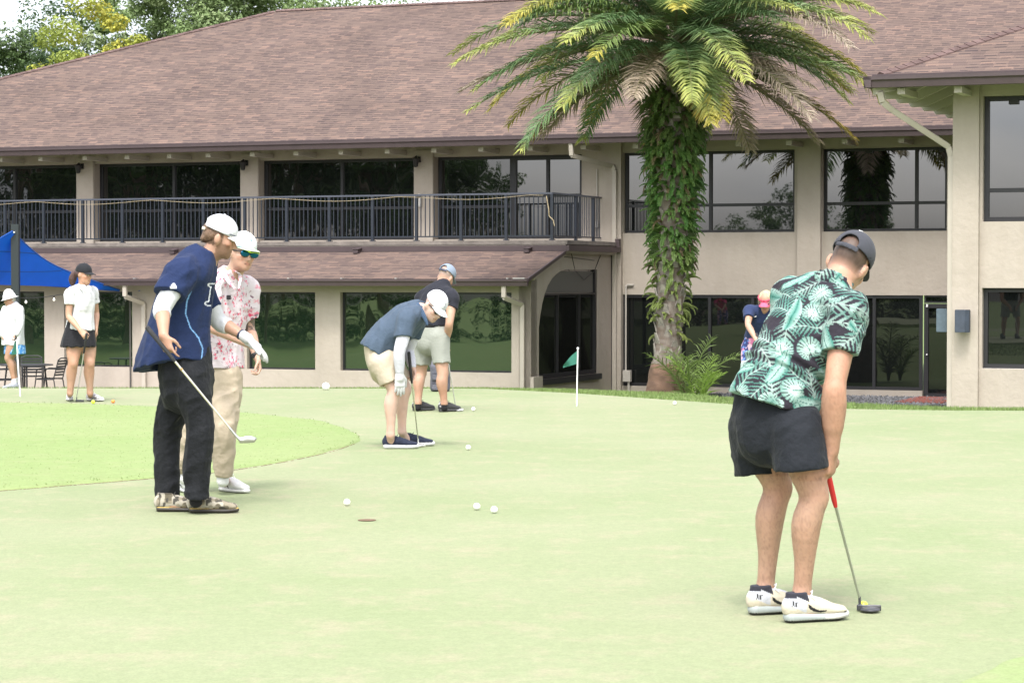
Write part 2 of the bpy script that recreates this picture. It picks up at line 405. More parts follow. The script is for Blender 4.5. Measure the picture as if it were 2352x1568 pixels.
def shingle_mat(name, tab, course):
    m = bpy.data.materials.new(name); m.use_nodes = True; t = m.node_tree; N = t.nodes.new; k = t.links.new
    b = t.nodes['Principled BSDF']; b.inputs['Roughness'].default_value = 0.95; b.inputs['Specular IOR Level'].default_value = 0.15
    uv = N('ShaderNodeUVMap'); uv.uv_map = 'UVMap'
    def M2(op, a, b_=None, c_=None):
        n = N('ShaderNodeMath'); n.operation = op
        for i_, v in enumerate((a, b_, c_)):
            if v is None: continue
            if isinstance(v, (int, float)): n.inputs[i_].default_value = v
            else: k(v, n.inputs[i_])
        return n.outputs[0]
    sp = N('ShaderNodeSeparateXYZ'); k(uv.outputs[0], sp.inputs[0])
    vv = M2('DIVIDE', sp.outputs[1], course); row = M2('FLOOR', vv); fv = M2('FRACT', vv)
    wr_ = N('ShaderNodeTexWhiteNoise'); wr_.noise_dimensions = '1D'; k(row, wr_.inputs['W'])
    uu = M2('MULTIPLY_ADD', wr_.outputs['Value'], 7.3, M2('DIVIDE', sp.outputs[0], tab)); tabi = M2('FLOOR', uu); fu = M2('FRACT', uu)
    def rnd(seed):
        cx = N('ShaderNodeCombineXYZ'); k(tabi, cx.inputs[0]); k(row, cx.inputs[1]); cx.inputs[2].default_value = seed
        wn = N('ShaderNodeTexWhiteNoise'); wn.noise_dimensions = '3D'; k(cx.outputs[0], wn.inputs['Vector']); return wn.outputs['Value']
    ra, rb, rc_ = rnd(1.0), rnd(2.0), rnd(3.0)
    # tone of each tab
    cr = N('ShaderNodeValToRGB'); cr.color_ramp.interpolation = 'LINEAR'
    el = cr.color_ramp.elements; el[0].position = 0; el[0].color = (0.098, 0.070, 0.062, 1); el[1].position = 1; el[1].color = (0.160, 0.108, 0.087, 1)
    e2 = el.new(0.45); e2.color = (0.120, 0.086, 0.072, 1); e3 = el.new(0.8); e3.color = (0.132, 0.093, 0.077, 1)
    k(ra, cr.inputs[0])
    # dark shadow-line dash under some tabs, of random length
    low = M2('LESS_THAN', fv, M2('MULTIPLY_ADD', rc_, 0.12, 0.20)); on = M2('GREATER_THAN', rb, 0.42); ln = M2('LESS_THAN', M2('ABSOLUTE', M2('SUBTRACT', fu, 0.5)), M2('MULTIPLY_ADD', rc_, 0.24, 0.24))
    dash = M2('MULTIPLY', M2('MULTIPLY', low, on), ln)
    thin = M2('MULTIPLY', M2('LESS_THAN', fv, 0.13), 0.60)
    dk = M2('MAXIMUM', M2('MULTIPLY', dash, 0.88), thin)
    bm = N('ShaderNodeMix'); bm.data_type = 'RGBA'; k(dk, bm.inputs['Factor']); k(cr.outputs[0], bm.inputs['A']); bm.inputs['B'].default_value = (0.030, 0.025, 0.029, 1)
    n1 = N('ShaderNodeTexNoise'); n1.inputs['Scale'].default_value = 0.5; n1.inputs['Detail'].default_value = 6; k(uv.outputs[0], n1.inputs['Vector'])
    mr = N('ShaderNodeMapRange'); mr.inputs[1].default_value = 0.3; mr.inputs[2].default_value = 0.7; mr.inputs[3].default_value = 0.88; mr.inputs[4].default_value = 1.12; k(n1.outputs['Fac'], mr.inputs[0])
    n2 = N('ShaderNodeTexNoise'); n2.inputs['Scale'].default_value = 55; k(uv.outputs[0], n2.inputs['Vector'])
    mr2 = N('ShaderNodeMapRange'); mr2.inputs[1].default_value = 0.3; mr2.inputs[2].default_value = 0.7; mr2.inputs[3].default_value = 0.8; mr2.inputs[4].default_value = 1.2; k(n2.outputs['Fac'], mr2.inputs[0])
    mu = N('ShaderNodeMath'); mu.operation = 'MULTIPLY'; k(mr.outputs[0], mu.inputs[0]); k(mr2.outputs[0], mu.inputs[1])
    mxx = N('ShaderNodeMix'); mxx.data_type = 'RGBA'; mxx.blend_type = 'MULTIPLY'; mxx.inputs['Factor'].default_value = 1
    cb = N('ShaderNodeCombineColor'); [k(mu.outputs[0], cb.inputs[i]) for i in range(3)]
    k(bm.outputs['Result'], mxx.inputs['A']); k(cb.outputs[0], mxx.inputs['B']); k(mxx.outputs['Result'], b.inputs['Base Color'])
    # each course steps down over the one below: a saw-tooth height along the slope
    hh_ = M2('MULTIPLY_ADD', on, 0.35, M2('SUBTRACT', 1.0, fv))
    bp_ = N('ShaderNodeBump'); bp_.inputs['Strength'].default_value = 0.5; bp_.inputs['Distance'].default_value = 0.02; k(hh_, bp_.inputs['Height']); k(bp_.outputs[0], b.inputs['Normal'])
    return m
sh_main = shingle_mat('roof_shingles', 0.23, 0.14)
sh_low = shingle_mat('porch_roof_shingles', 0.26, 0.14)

club = thing('clubhouse', 'two storey beige stucco clubhouse with brown shingle hip roofs, balcony and dark windows', 'building', bw(0, 0, 0), -TH)

def slope_mesh(name, polys, m, parent, thick=0.05):
    """polys: lists of 3d points (counter clockwise seen from above); uv = along the eave, up the slope"""
    V, Fq, UVs = [], [], []
    me = bpy.data.meshes.new(name); bm = bmesh.new(); uvl = bm.loops.layers.uv.new('UVMap')
    for poly in polys:
        P = [Vector(p) for p in poly]; n = (P[1] - P[0]).cross(P[2] - P[0]).normalized()
        if n.z < 0: P.reverse(); n = -n
        e = Vector((-n.y, n.x, 0)).normalized(); s_ = n.cross(e)
        top = [bm.verts.new(p) for p in P]; f = bm.faces.new(top)
        for lp in f.loops: lp[uvl].uv = (lp.vert.co.dot(e) + 50, lp.vert.co.dot(s_) + 50)
        bot = [bm.verts.new(p - n * thick) for p in P]; bm.faces.new(bot[::-1])
        for i in range(len(P)):
            j = (i + 1) % len(P); bm.faces.new((top[j], top[i], bot[i], bot[j]))
    bm.to_mesh(me); bm.free()
    return link(name, me, m, parent)

SL = 0.45
EZ, EV = 4.80, -1.22
ridge_v = 8.70; ridge_z = EZ + SL * (ridge_v - EV); ridge_u = -13.2; hip_u = -26.4
WU0, WV0 = 10.14, -14.92; WR = 18.5; wz = EZ + SL * (WR - WU0)
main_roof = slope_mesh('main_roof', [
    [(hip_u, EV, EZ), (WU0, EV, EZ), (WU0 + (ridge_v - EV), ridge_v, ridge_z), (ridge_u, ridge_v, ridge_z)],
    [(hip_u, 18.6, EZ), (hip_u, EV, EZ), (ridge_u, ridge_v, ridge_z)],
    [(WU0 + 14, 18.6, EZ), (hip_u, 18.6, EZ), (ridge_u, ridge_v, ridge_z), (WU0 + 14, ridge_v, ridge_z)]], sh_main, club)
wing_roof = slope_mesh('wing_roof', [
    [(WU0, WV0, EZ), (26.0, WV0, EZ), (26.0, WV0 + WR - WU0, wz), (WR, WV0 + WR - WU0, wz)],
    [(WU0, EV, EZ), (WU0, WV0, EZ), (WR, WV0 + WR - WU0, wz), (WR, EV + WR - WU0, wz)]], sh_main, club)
# hip caps: short bent shingles lapped up the ridge lines
def hip_caps(a, b, name, parent, step=0.16, wd=0.13):
    a, b = Vector(a), Vector(b); d = (b - a); n = int(d.length / step); d.normalize()
    sx = d.cross(Vector((0, 0, 1))).normalized(); up = sx.cross(d)
    mb = MB()
    for i in range(n):
        p = a + d * (i * step); q = p + d * (step * 1.25)
        l0, l1 = 0.028, 0.012
        vs = []
        for pt, h_ in ((p, l0), (q, l1)):
            vs += [pt - sx*wd + up*(h_ - 0.05), pt + up*h_, pt + sx*wd + up*(h_ - 0.05), pt - sx*wd + up*(h_ - 0.075), pt + sx*wd + up*(h_ - 0.075)]
        mb.add(vs, [(0,1,6,5),(1,2,7,6),(0,3,4,2,1),(3,0,5,8),(2,4,9,7),(5,6,7,9,8)])
    return mb.build(name, hipcap_m, parent)
hipcap_m = mat('hip_cap_shingle', (0.115, 0.078, 0.072), 0.95, var=0.35, vscale=2.2, bump=0.3, bscale=60, spec=0.15)
hip_caps((WU0 + 0.1, WV0 + 0.1, EZ + 0.06), (WR, WV0 + WR - WU0, wz + 0.02), 'hip_cap', wing_roof)
hip_caps((hip_u, EV, EZ + 0.02), (ridge_u, ridge_v, ridge_z + 0.02), 'hip_cap', main_roof)
hip_caps((ridge_u, ridge_v, ridge_z + 0.02), (8, ridge_v, ridge_z + 0.02), 'ridge_cap', main_roof)

# gutters: a K-shaped profile (v, z) run along the eave
def gutter_u(name, u0, u1, v, z, h=0.185, d=0.13):
    mb = MB(); mb.prism([(v, z), (v, z - h), (v - d*0.65, z - h), (v - d*0.8, z - h*0.45), (v - d, z - h*0.3), (v - d, z), (v - d + 0.012, z), (v - d + 0.012, z - 0.05), (v - 0.012, z - 0.05), (v - 0.012, z)], 0, u0, u1)
    return mb.build(name, trim_brown, club)
gutter_u('gutter', hip_u, WU0 - 0.15, EV, EZ - 0.006)
gutter_u('gutter', WU0 - 0.13, 26, WV0, EZ - 0.006)
mb = MB(); mb.prism([(WU0, EZ-.006), (WU0, EZ-.19), (WU0-.085, EZ-.19), (WU0-.13, EZ-.06), (WU0-.13, EZ-.006)], 1, EV + 0.3, WV0 - 0.13)
mb.build('gutter', trim_brown, club)
mb = MB(); mb.box(hip_u, WU0 - 0.2, EV - 0.05, EV + 0.03, EZ + 0.002, EZ + 0.03); mb.box(WU0, 26, WV0 - 0.05, WV0 + 0.03, EZ + 0.002, EZ + 0.03); mb.build('drip_edge', trim_brown, club)
# roof underside boards
mb = MB()
mb.prism([(EV + 0.02, EZ - 0.09), (0.3, EZ - 0.09 + 0.3), (0.3, EZ - 0.12 + 0.3), (EV + 0.02, EZ - 0.12)], 0, hip_u + .2, WU0)
mb.build('soffit', stucco, club)
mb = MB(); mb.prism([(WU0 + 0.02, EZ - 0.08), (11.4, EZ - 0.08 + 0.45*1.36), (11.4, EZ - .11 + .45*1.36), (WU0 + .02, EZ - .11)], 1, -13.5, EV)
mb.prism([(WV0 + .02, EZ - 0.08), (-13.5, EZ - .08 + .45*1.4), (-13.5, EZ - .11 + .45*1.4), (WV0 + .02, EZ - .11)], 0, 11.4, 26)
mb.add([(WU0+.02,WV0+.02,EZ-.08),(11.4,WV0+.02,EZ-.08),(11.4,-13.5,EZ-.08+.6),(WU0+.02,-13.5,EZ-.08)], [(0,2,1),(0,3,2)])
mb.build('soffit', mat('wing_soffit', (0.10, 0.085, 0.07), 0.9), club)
# rafter tails
tl = MB(); tl.box(-0.065, 0.065, -1.0, 0.02, -0.05, 0.05); t0 = tl.build('rafter_tail', tail_m, club, (-16.3, 0, 4.53))
us = [-15.08, -13.75, -12.5, -11.27, -10.15, -8.9, -7.68, -6.45, -5.2, -3.95, -2.72, -1.45, -0.1, 1.2, 2.5, 3.7, 4.9, 6.2, 7.5]
for u in us:
    c = t0.copy(); COL.objects.link(c); c.parent = club; c.location = (u, 0, 4.53)
for u in (10.6, 11.55, 13.0):
    c = t0.copy(); COL.objects.link(c); c.parent = club; c.location = (u, -14.02 + 0.2, 4.55)
rf = MB(); rf.prism([(-1.25, -0.10), (0.1, 0.45), (0.1, 0.27), (-0.95, -0.18), (-1.2, -0.18)], 1, -0.06, 0.06)
r0 = None
for i in range(12):
    v = -13.85 + i * 1.05
    if r0 is None: r0 = rf.build('rafter', tail_m, club, (11.3, v, EZ - 0.12)); c = r0
    else: c = r0.copy(); COL.objects.link(c); c.parent = club
    c.location = (11.3, v, EZ - 0.12)
mb = MB(); mb.bar((11.35, -13.9, EZ + 0.10), (10.15, -14.85, EZ - 0.22), 0.12, 0.16); mb.build('corner_beam', tail_m, club)

# walls. Main wall v = 0, its windows set back.
wl = MB()
BOT = FLOOR - 0.5
TOPW = 4.95
def wall_with_holes(mb, u0, u1, z0, z1, v0, v1, holes):
    """solid wall between v0 (front) and v1 with rectangular holes (u0,u1,z0,z1), holes sorted by u and not overlapping in u"""
    cur = u0
    for a, b, c, d in holes:
        if a > cur: mb.box(cur, a, v0, v1, z0, z1)
        if c > z0: mb.box(a, b, v0, v1, z0, c)
        if d < z1: mb.box(a, b, v0, v1, d, z1)
        cur = b
    if cur < u1: mb.box(cur, u1, v0, v1, z0, z1)
UP0, UP1 = 2.40, 4.43
# left upper wall behind the balcony
wall_with_holes(wl, hip_u + 1.2, -0.46, 2.0, TOPW, 0.06, 0.5, [(-19.0, -14.62, UP0, UP1), (-14.1, -9.77, UP0, UP1), (-9.25, -4.925, UP0, UP1), (-4.408, -0.53, UP0, UP1)])
wl.build('upper_wall', stucco, club)
cl = MB(); cl.box(-0.26, 0.26, -0.02, 0.055, 2.3, 4.60); c0 = cl.build('column', stucco, club, (-14.36, 0, 0), bevel=0.012)
for u in (-9.51, -4.667):
    c = c0.copy(); COL.objects.link(c); c.parent = club; c.location = (u, 0, 0)
wl = MB()
# right part: pier, spandrel, column
wl.box(-0.46, 0.50, -0.02, 0.5, BOT, TOPW)
wall_with_holes(wl, 0.50, 4.83, 1.05, TOPW, 0.13, 0.5, [(0.51, 4.73, 2.52, UP1 + 0.01)])
wall_with_holes(wl, 5.385, 11.3, 1.05, TOPW, 0.13, 0.5, [(5.40, 8.30, 2.52, UP1 + 0.01)])
wl.box(0.50, 7.76, 0.10, 0.5, BOT, -1.135)
wl.build('main_wall', stucco, club)
mb = MB(); mb.box(4.83, 5.385, -0.005, 0.5, 1.05, TOPW); mb.build('column', stucco, club, bevel=0.0)

PANES = []
def window(u0, u1, z0, z1, v, us_=(), zs=(), glass=None, fw=0.06, fd=0.09, parent=None, name='window', sill=False):
    """frame with mullions at us_ and transoms at zs; a pane behind"""
    f = MB()
    f.box(u0, u0 + fw, v, v + fd, z0, z1); f.box(u1 - fw, u1, v, v + fd, z0, z1)
    f.box(u0 + fw, u1 - fw, v, v + fd, z1 - fw, z1); f.box(u0 + fw, u1 - fw, v, v + fd, z0, z0 + fw)
    for u in us_: f.box(u - 0.035, u + 0.035, v - 0.004, v + fd - 0.01, z0 + fw, z1 - fw)
    for z in zs: f.box(u0 + fw, u1 - fw, v + 0.006, v + fd - 0.015, z - 0.035, z + 0.035)
    wn = f.build(name, frame_m, club)
    g = MB(); g.box(u0 + 0.02, u1 - 0.02, v + fd * 0.55, v + fd * 0.75, z0 + 0.02, z1 - 0.02)
    g.build('pane', glass, wn)
    if sill:
        s_ = MB(); s_.box(u0 - 0.03, u1 + 0.03, v - 0.10, v + 0.02, z0 - 0.035, z0 - 0.002); s_.build('sill', sill_m, wn)
    return wn
for a, b, m_ in ((-19.0, -14.62, -16.73), (-14.1, -9.77, -11.88), (-9.25, -4.925, -7.05)):
    window(a + 0.005, b - 0.005, UP0 + 0.002, UP1 - 0.002, 0.30, (m_,), (3.20,), glass_wavy, fw=0.07, sill=False)
window(-4.40, -2.42, UP0 + .002, UP1 - .002, 0.30, (), (3.20,), glass_wavy, fw=0.07)
window(-2.41, -0.535, UP0 - 0.05, UP1 - .002, 0.24, (-1.48,), (3.45,), glass_up, fw=0.11, name='balcony_door')
window(0.515, 4.725, 2.524, UP1 + .006, 0.24, (2.65,), (3.17,), glass_up, fw=0.06)
window(5.405, 8.295, 2.524, UP1 + .006, 0.24, (7.575,), (3.17,), glass_up, fw=0.06)
window(0.505, 7.74, -1.13, 1.048, 0.16, (2.66, 3.72, 6.62), (), glass_dark, fw=0.07)
door = window(7.78, 8.75, FLOOR + 0.01, 0.86, 0.16, (), (), glass_dark, fw=0.10, name='entrance_door')
mb = MB(); mb.tube([(7.86, 0.10, -0.30), (7.86, 0.13, -0.30)], 0.018, 8); mb.box(7.84, 7.88, 0.11, 0.16, 0.78, 0.85); mb.build('door_handle', mat('pale_metal', (0.6, 0.6, 0.6), 0.35), door)
window(7.78, 8.75, 0.87, 1.048, 0.17, (), (), glass_dark, fw=0.04, name='transom_window')
mb = MB(); mb.box(8.76, 11.3, 0.14, 0.5, BOT, 1.05); mb.box(7.76, 8.76, 0.2, 0.5, BOT, FLOOR + 0.01); mb.build('lower_wall', stucco, club)

# balcony
mb = MB(); mb.box(hip_u + 1, 0.44, -3.52, -0.022, 2.21, 2.30); mb.build('balcony_slab', conc, club)
mb = MB(); mb.box(hip_u + 1, 0.445, -3.60, -3.525, 2.055, 2.185); mb.box(0.45, 0.51, -3.60, -0.03, 2.055, 2.185); mb.box(0.40, 0.5, -.16, -.025, 2.187, 2.38)
mb.build('balcony_fascia', trim_brown, club)
mb = MB(); mb.box(hip_u + 1, 0.40, -3.5, -0.03, 2.0, 2.205); mb.build('balcony_underside', stucco, club)
# roof vents on the fascia edge
for u in (-9.6, -4.72, -0.45):
    mb = MB(); mb.box(-0.06, 0.06, -0.20, 0.01, -0.04, 0.05); mb.prism([(-0.22, 0.052), (0.02, 0.085), (0.02, 0.052)], 0, -0.075, 0.075)
    mb.build('roof_vent', trim_brown, club, (u, -3.603, 2.065))
# railing
rail = thing('railing', None, None, (0, -3.33, 2.305)); rail.parent = club
mb = MB(); mb.box(-19.2, 0.02, -0.025, 0.025, 1.045, 1.085); mb.box(-0.025, 0.021, 0.026, 3.28, 1.045, 1.085); mb.build('top_rail', rail_top_m, rail)
mb = MB(); mb.box(-19.2, 0.0, -0.014, 0.014, 0.085, 0.115); mb.box(-0.014, 0.014, 0.03, 3.28, 0.085, 0.115); mb.build('bottom_rail', rail_m, rail)
po = MB(); po.box(-0.032, 0.032, -0.032, 0.032, 0.02, 1.043); po.box(-0.06, 0.06, -0.05, 0.05, 0, 0.02); p0 = None
sp_ = 1.124
def bay(n, ax, span):
    b = MB()
    for i in range(1, n + 1):
        t = span * i / (n + 1)
        if ax == 0: b.box(t - 0.010, t + 0.010, -0.009, 0.009, 0.116, 1.044)
        else: b.box(-0.009, 0.009, t - 0.010, t + 0.010, 0.116, 1.044)
    return b
b0 = None
for k in range(0, 18):
    u = -k * sp_
    if p0 is None: p0 = po.build('post', rail_m, rail, (u, 0, 0))
    else: c = p0.copy(); COL.objects.link(c); c.parent = rail; c.location = (u, 0, 0)
    if k:
        if b0 is None: b0 = bay(9, 0, sp_).build('baluster_bay', rail_m, rail, (u, 0, 0))
        else: c = b0.copy(); COL.objects.link(c); c.parent = rail; c.location = (u, 0, 0)
for v in (1.55, 2.75):
    c = p0.copy(); COL.objects.link(c); c.parent = rail; c.location = (0, v, 0)
bay(13, 1, 1.55).build('baluster_bay', rail_m, rail); bay(9, 1, 1.2).build('baluster_bay', rail_m, rail, (0, 1.55, 0)); bay(4, 1, 0.55).build('baluster_bay', rail_m, rail, (0, 2.75, 0))

# porch: lean-to roof, front wall, arched end wall
LZ, LV = 1.425, -5.92
slope_mesh('porch_roof', [[(hip_u, LV, LZ), (0.40, LV, LZ), (0.40, -3.61, 2.05), (hip_u, -3.61, 2.05)]], sh_low, club, 0.04)
mb = MB(); mb.prism([(LV - 0.02, LZ + 0.012), (-3.61, 2.062), (-3.61, 1.99), (LV - 0.02, LZ - 0.07)], 0, 0.405, 0.445); mb.build('rake_board', trim_brown, club)
gutter_u('gutter', hip_u, 0.445, LV - 0.01, LZ - 0.005, 0.15, 0.11)
mb = MB()
for u in np.arange(-16, 0.3, 1.33): mb.box(u, u + 0.05, LV - 0.11, LV + 0.05, LZ + 0.004, LZ + 0.02)
mb.box(0.12, 0.40, LV - 0.13, LV - 0.02, LZ + 0.004, LZ + 0.022)
mb.build('gutter_strap', mat('bare_aluminium', (0.55, 0.53, 0.52), 0.35, metal=0.6), club)
fw_ = MB(); G0, G1 = -0.645, 1.125
wall_with_holes(fw_, hip_u + 1, 0.28, BOT, 1.42, -5.36, -5.0, [(-15.6, -12.18, G0, G1), (-11.63, -9.77, G0, G1), (-6.74, -4.99, G0, G1), (-4.355, -0.182, G0, G1)])
fw_.build('porch_wall', stucco, club)
for a, b in ((-15.6, -12.18), (-11.63, -9.77), (-6.74, -4.99), (-4.355, -0.182)):
    window(a + .004, b - .004, G0 + .003, G1 - .003, -5.24, (), (), glass_low, fw=0.035, fd=0.06)
# end wall with the quarter arch: the polygon of the opening in (v, z)
arch = [(-4.885, -0.80), (-4.885, 0.35), (-4.80, 0.62), (-4.68, 0.87), (-4.535, 1.08), (-4.32, 1.28), (-4.05, 1.44), (-3.80, 1.53), (-3.5, 1.61), (-3.18, 1.645), (-1.08, 1.645), (-1.08, -0.80)]
ew = MB()
outer = [(-5.36, BOT), (-5.36, 1.54), (-3.62, 2.0), (-0.025, 2.0), (-0.025, BOT)]
# split in strips: left pier, above the arch, right pier, below
ew.prism([(-5.36, BOT), (-5.36, 1.54), (-4.885, 1.665), (-4.885, BOT)], 0, 0.0, 0.28)
for i in range(1, len(arch) - 2):
    a, b = arch[i], arch[i + 1]
    tz = lambda v: min(2.0, 1.54 + (v + 5.36) * 0.2644)
    if b[0] - a[0] > 1e-6: ew.prism([(a[0], a[1]), (a[0], tz(a[0])), (b[0], tz(b[0])), (b[0], b[1])], 0, 0.0, 0.28)
ew.prism([(-1.08, BOT), (-1.08, 2.0), (-0.025, 2.0), (-0.025, BOT)], 0, 0.0, 0.28)
ew.prism([(-4.885, BOT), (-4.885, -0.80), (-1.08, -0.80), (-1.08, BOT)], 0, 0.0, 0.28)
ew.build('end_wall', stucco, club)
mb = MB(); mb.prism([(-5.36, 1.40), (-5.36, 1.51), (-3.62, 1.985), (-3.62, 1.87)], 0, 0.285, 0.36); mb.build('rake_trim', stucco, club)
mb = MB(); mb.box(0.30, 0.38, -5.46, -4.9, BOT, -0.72); mb.build('plinth', stucco, club)
g = MB(); g.prism([(v, z) for v, z in arch], 0, 0.19, 0.21)
aw = MB()
aw.box(0.21, 0.27, -4.87, -1.09, 1.06, 1.10); aw.box(0.21, 0.27, -4.87, -1.09, -0.79, -0.70); aw.box(0.21, 0.27, -1.20, -1.09, -0.70, 1.06); aw.box(.21, .27, -1.2, -1.09, 1.1, 1.63)
aw.box(0.21, 0.255, -3.62, -3.58, -0.70, 1.06); aw.box(0.21, 0.255, -2.2, -2.16, -.70, 1.06); aw.box(0.28, 0.36, -4.86, -0.95, -0.93, -0.80)
arw = aw.build('arched_window', frame_m, club); g.build('pane', glass_sh, arw)
mb = MB(); mb.box(0.212, 0.22, -4.5, -1.22, 1.11, 1.60); mb.build('reflection_sheet', mat('painted_reflection', (0.10, 0.095, 0.085), 0.7), arw)  # grey sheet whose colour imitates the reflection in the upper pane

# downspouts
def spout(pts, name='downspout'):
    mb = MB()
    for a, b in zip(pts[:-1], pts[1:]): mb.bar(a, b, 0.10, 0.075, up=(0, 1, 0))
    return mb.build(name, beige_paint, club, bevel=0.006)
spout([(-9.62, -5.93, 1.30), (-9.62, -5.93, 1.02), (-9.42, -5.42, 0.86), (-9.42, -5.42, BOT)])
spout([(-0.13, -5.93, 1.30), (-0.13, -5.93, 1.02), (0.10, -5.42, 0.86), (0.10, -5.42, BOT)])
spout([(-0.32, -1.25, 4.62), (-0.32, -1.2, 4.33), (0.30, -0.08, 4.12), (0.36, -0.08, 4.02), (0.36, -0.08, BOT)])
spout([(10.25, -14.85, 4.55), (10.28, -14.8, 4.38), (10.42, -14.65, 4.25), (11.22, -13.95, 3.66), (11.26, -13.93, 3.5), (11.26, -13.93, BOT)])
# conduits and boxes
cm = mat('grey_conduit', (0.40, 0.37, 0.33), 0.5)
mb = MB(); mb.tube([(-0.10, -0.045, 4.05), (-0.10, -0.045, 2.75)], 0.02, 6); mb.box(-0.17, -0.05, -0.09, -0.021, 2.66, 2.8)
mb.tube([(0.78, 0.10, 1.28), (0.62, 0.09, 1.28), (0.60, 0.06, 1.26), (0.60, 0.06, -0.95)], 0.022, 6); mb.box(0.55, 0.74, -0.02, 0.095, -1.03, -0.76); mb.tube([(0.68, 0.04, -0.8), (0.68, 0.04, BOT)], 0.03, 6)
mb.build('conduit', cm, club)
mb = MB(); mb.tube([(0.30, -0.90, 1.98), (0.285, -1.3, 1.6), (0.287, -2.0, 1.05+.35), (0.285, -2.6, 1.62), (0.30, -2.9, 2.05)], 0.008, 5); mb.tube([(0.29, -3.3, 1.93), (0.287, -1.3, 1.86)], 0.008, 5)
mb.build('loose_cable', frame_m, club)
mb = MB(); mb.tube([(0.285, -0.06, 1.98), (0.30, -0.06, BOT)], 0.03, 6); mb.build('drain_pipe', mat('dark_pipe', (0.06, 0.055, 0.05), 0.6), club)
mb = MB(); mb.tube([(-9.80, -5.40, 1.05), (-9.80, -5.40, -1.2)], 0.02, 6); mb.build('dark_conduit', mat('dark_pipe', (0.06, .055, .05)), club)

# wing: front wall with column
wl = MB(); wl.box(11.30, 11.742, -14.0, -13.3, BOT, TOPW); wl.build('wing_column', stucco, club)
wl = MB(); wall_with_holes(wl, 11.742, 22, BOT, TOPW, -13.9, -13.5, [(11.775, 15.0, 2.39, 4.50)])
WALLW = wl
wl2 = MB()
# storey by storey so the two windows stack
wl2.box(11.742, 11.79, -13.9, -13.5, BOT, TOPW)
wl2.box(15.0, 22, -13.9, -13.5, BOT, TOPW)
for a, b in ((BOT, -0.085), (1.275, 2.39), (4.50, TOPW)): wl2.box(11.79, 15.0, -13.9, -13.5, a, b)
wl2.build('wing_wall', stucco, club)
mb = MB(); mb.box(11.30, 11.6, -13.3, 0.12, BOT, TOPW); mb.build('wing_side_wall', stucco, club)
window(11.795, 14.99, 2.394, 4.496, -13.78, (13.4,), (2.92,), glass_up, fw=0.075)
window(11.795, 14.99, -0.081, 1.271, -13.78, (13.4,), (), glass_dark, fw=0.07, sill=True)
mb = MB(); mb.box(12.2, 12.36, -13.80, -13.72, 4.36, 4.44); mb.box(6.4, 6.55, 0.20, 0.26, 4.33, 4.38); mb.box(8.1, 8.25, .20, .26, 4.33, 4.38); mb.build('blind_bracket', frame_m, club)

# fixtures on the building: things of their own
blk = mat('black_metal', (0.012, 0.012, 0.013), 0.35)
for i, (u, lab) in enumerate(((-14.43, 'black wall lantern on the pillar farthest left above the balcony'), (-9.58, 'black wall lantern on the pillar above the man in the navy jersey'), (-4.78, 'black wall lantern on the pillar with the small white sensor'))):
    t = thing('wall_lantern', lab, 'lamp', bw(u, -0.05, 4.28), -TH, 'wall lanterns on the balcony pillars')
    mb = MB(); mb.box(-0.05, 0.05, -0.03, 0.028, 0.02, 0.16); mb.tube([(0, -0.03, 0.12), (0, -0.14, 0.17), (0, -0.17, 0.13)], 0.014, 6); mb.build('bracket', blk, t)
    mb = MB(); mb.lathe([(0.02, -0.13), (0.055, -0.11), (0.085, 0.06), (0.095, 0.075), (0.03, 0.13), (0.01, 0.15)], (0, -0.17, 0.02), 10); mb.build('lamp_shade', blk, t, smooth=True)
t = thing('wall_sensor', 'small white tube shaped sensor on the balcony pillar', 'sensor', bw(-4.74, -0.06, 3.20), -TH)
mb = MB(); mb.lathe([(0.035, 0), (0.05, 0.02), (0.05, 0.30), (0.035, 0.33)], (0, 0, 0), 10); mb.build('sensor_body', sill_m, t, smooth=True)
mb = MB(); mb.box(-0.03, 0.03, -0.062, -0.045, 0.22, 0.27); mb.build('lens', blk, t)
sp = MB(); sp.box(-0.155, 0.155, -0.12, 0.12, -0.28, 0.28)
t = thing('outdoor_speaker', 'dark blue grey box speaker on the beige pillar right of the entrance door', 'speaker', bw(11.52, -14.2, 0.72), -TH)
mb = MB(); mb.prism([(-0.115, -0.085), (0.06, -0.085), (0.115, -0.02), (0.115, 0.10), (-0.115, 0.10)], 2, -0.19, 0.19); mb.build('cabinet', mat('speaker_paint', (0.035, 0.045, 0.065), 0.6, var=0.25, vscale=9), t, bevel=0.006)
mb = MB(); mb.box(-0.03, 0.03, 0.10, 0.195, -0.05, 0.05); mb.build('bracket', blk, t)
t = thing('outdoor_speaker', 'grey blue box speaker half hidden behind the pillar beside the entrance door', 'speaker', bw(11.10, -13.6, 0.72), -TH)
mb = MB(); mb.prism([(-0.13, -0.10), (0.13, -0.10), (0.13, 0.10), (-0.10, 0.10)], 2, -0.20, 0.20); mb.build('cabinet', mat('speaker_paint_pale', (0.075, 0.105, 0.13), 0.6, var=0.2, vscale=9), t, bevel=0.006)
mb = MB(); mb.box(0.131, 0.20, -0.03, 0.03, -0.05, 0.05); mb.build('bracket', blk, t)
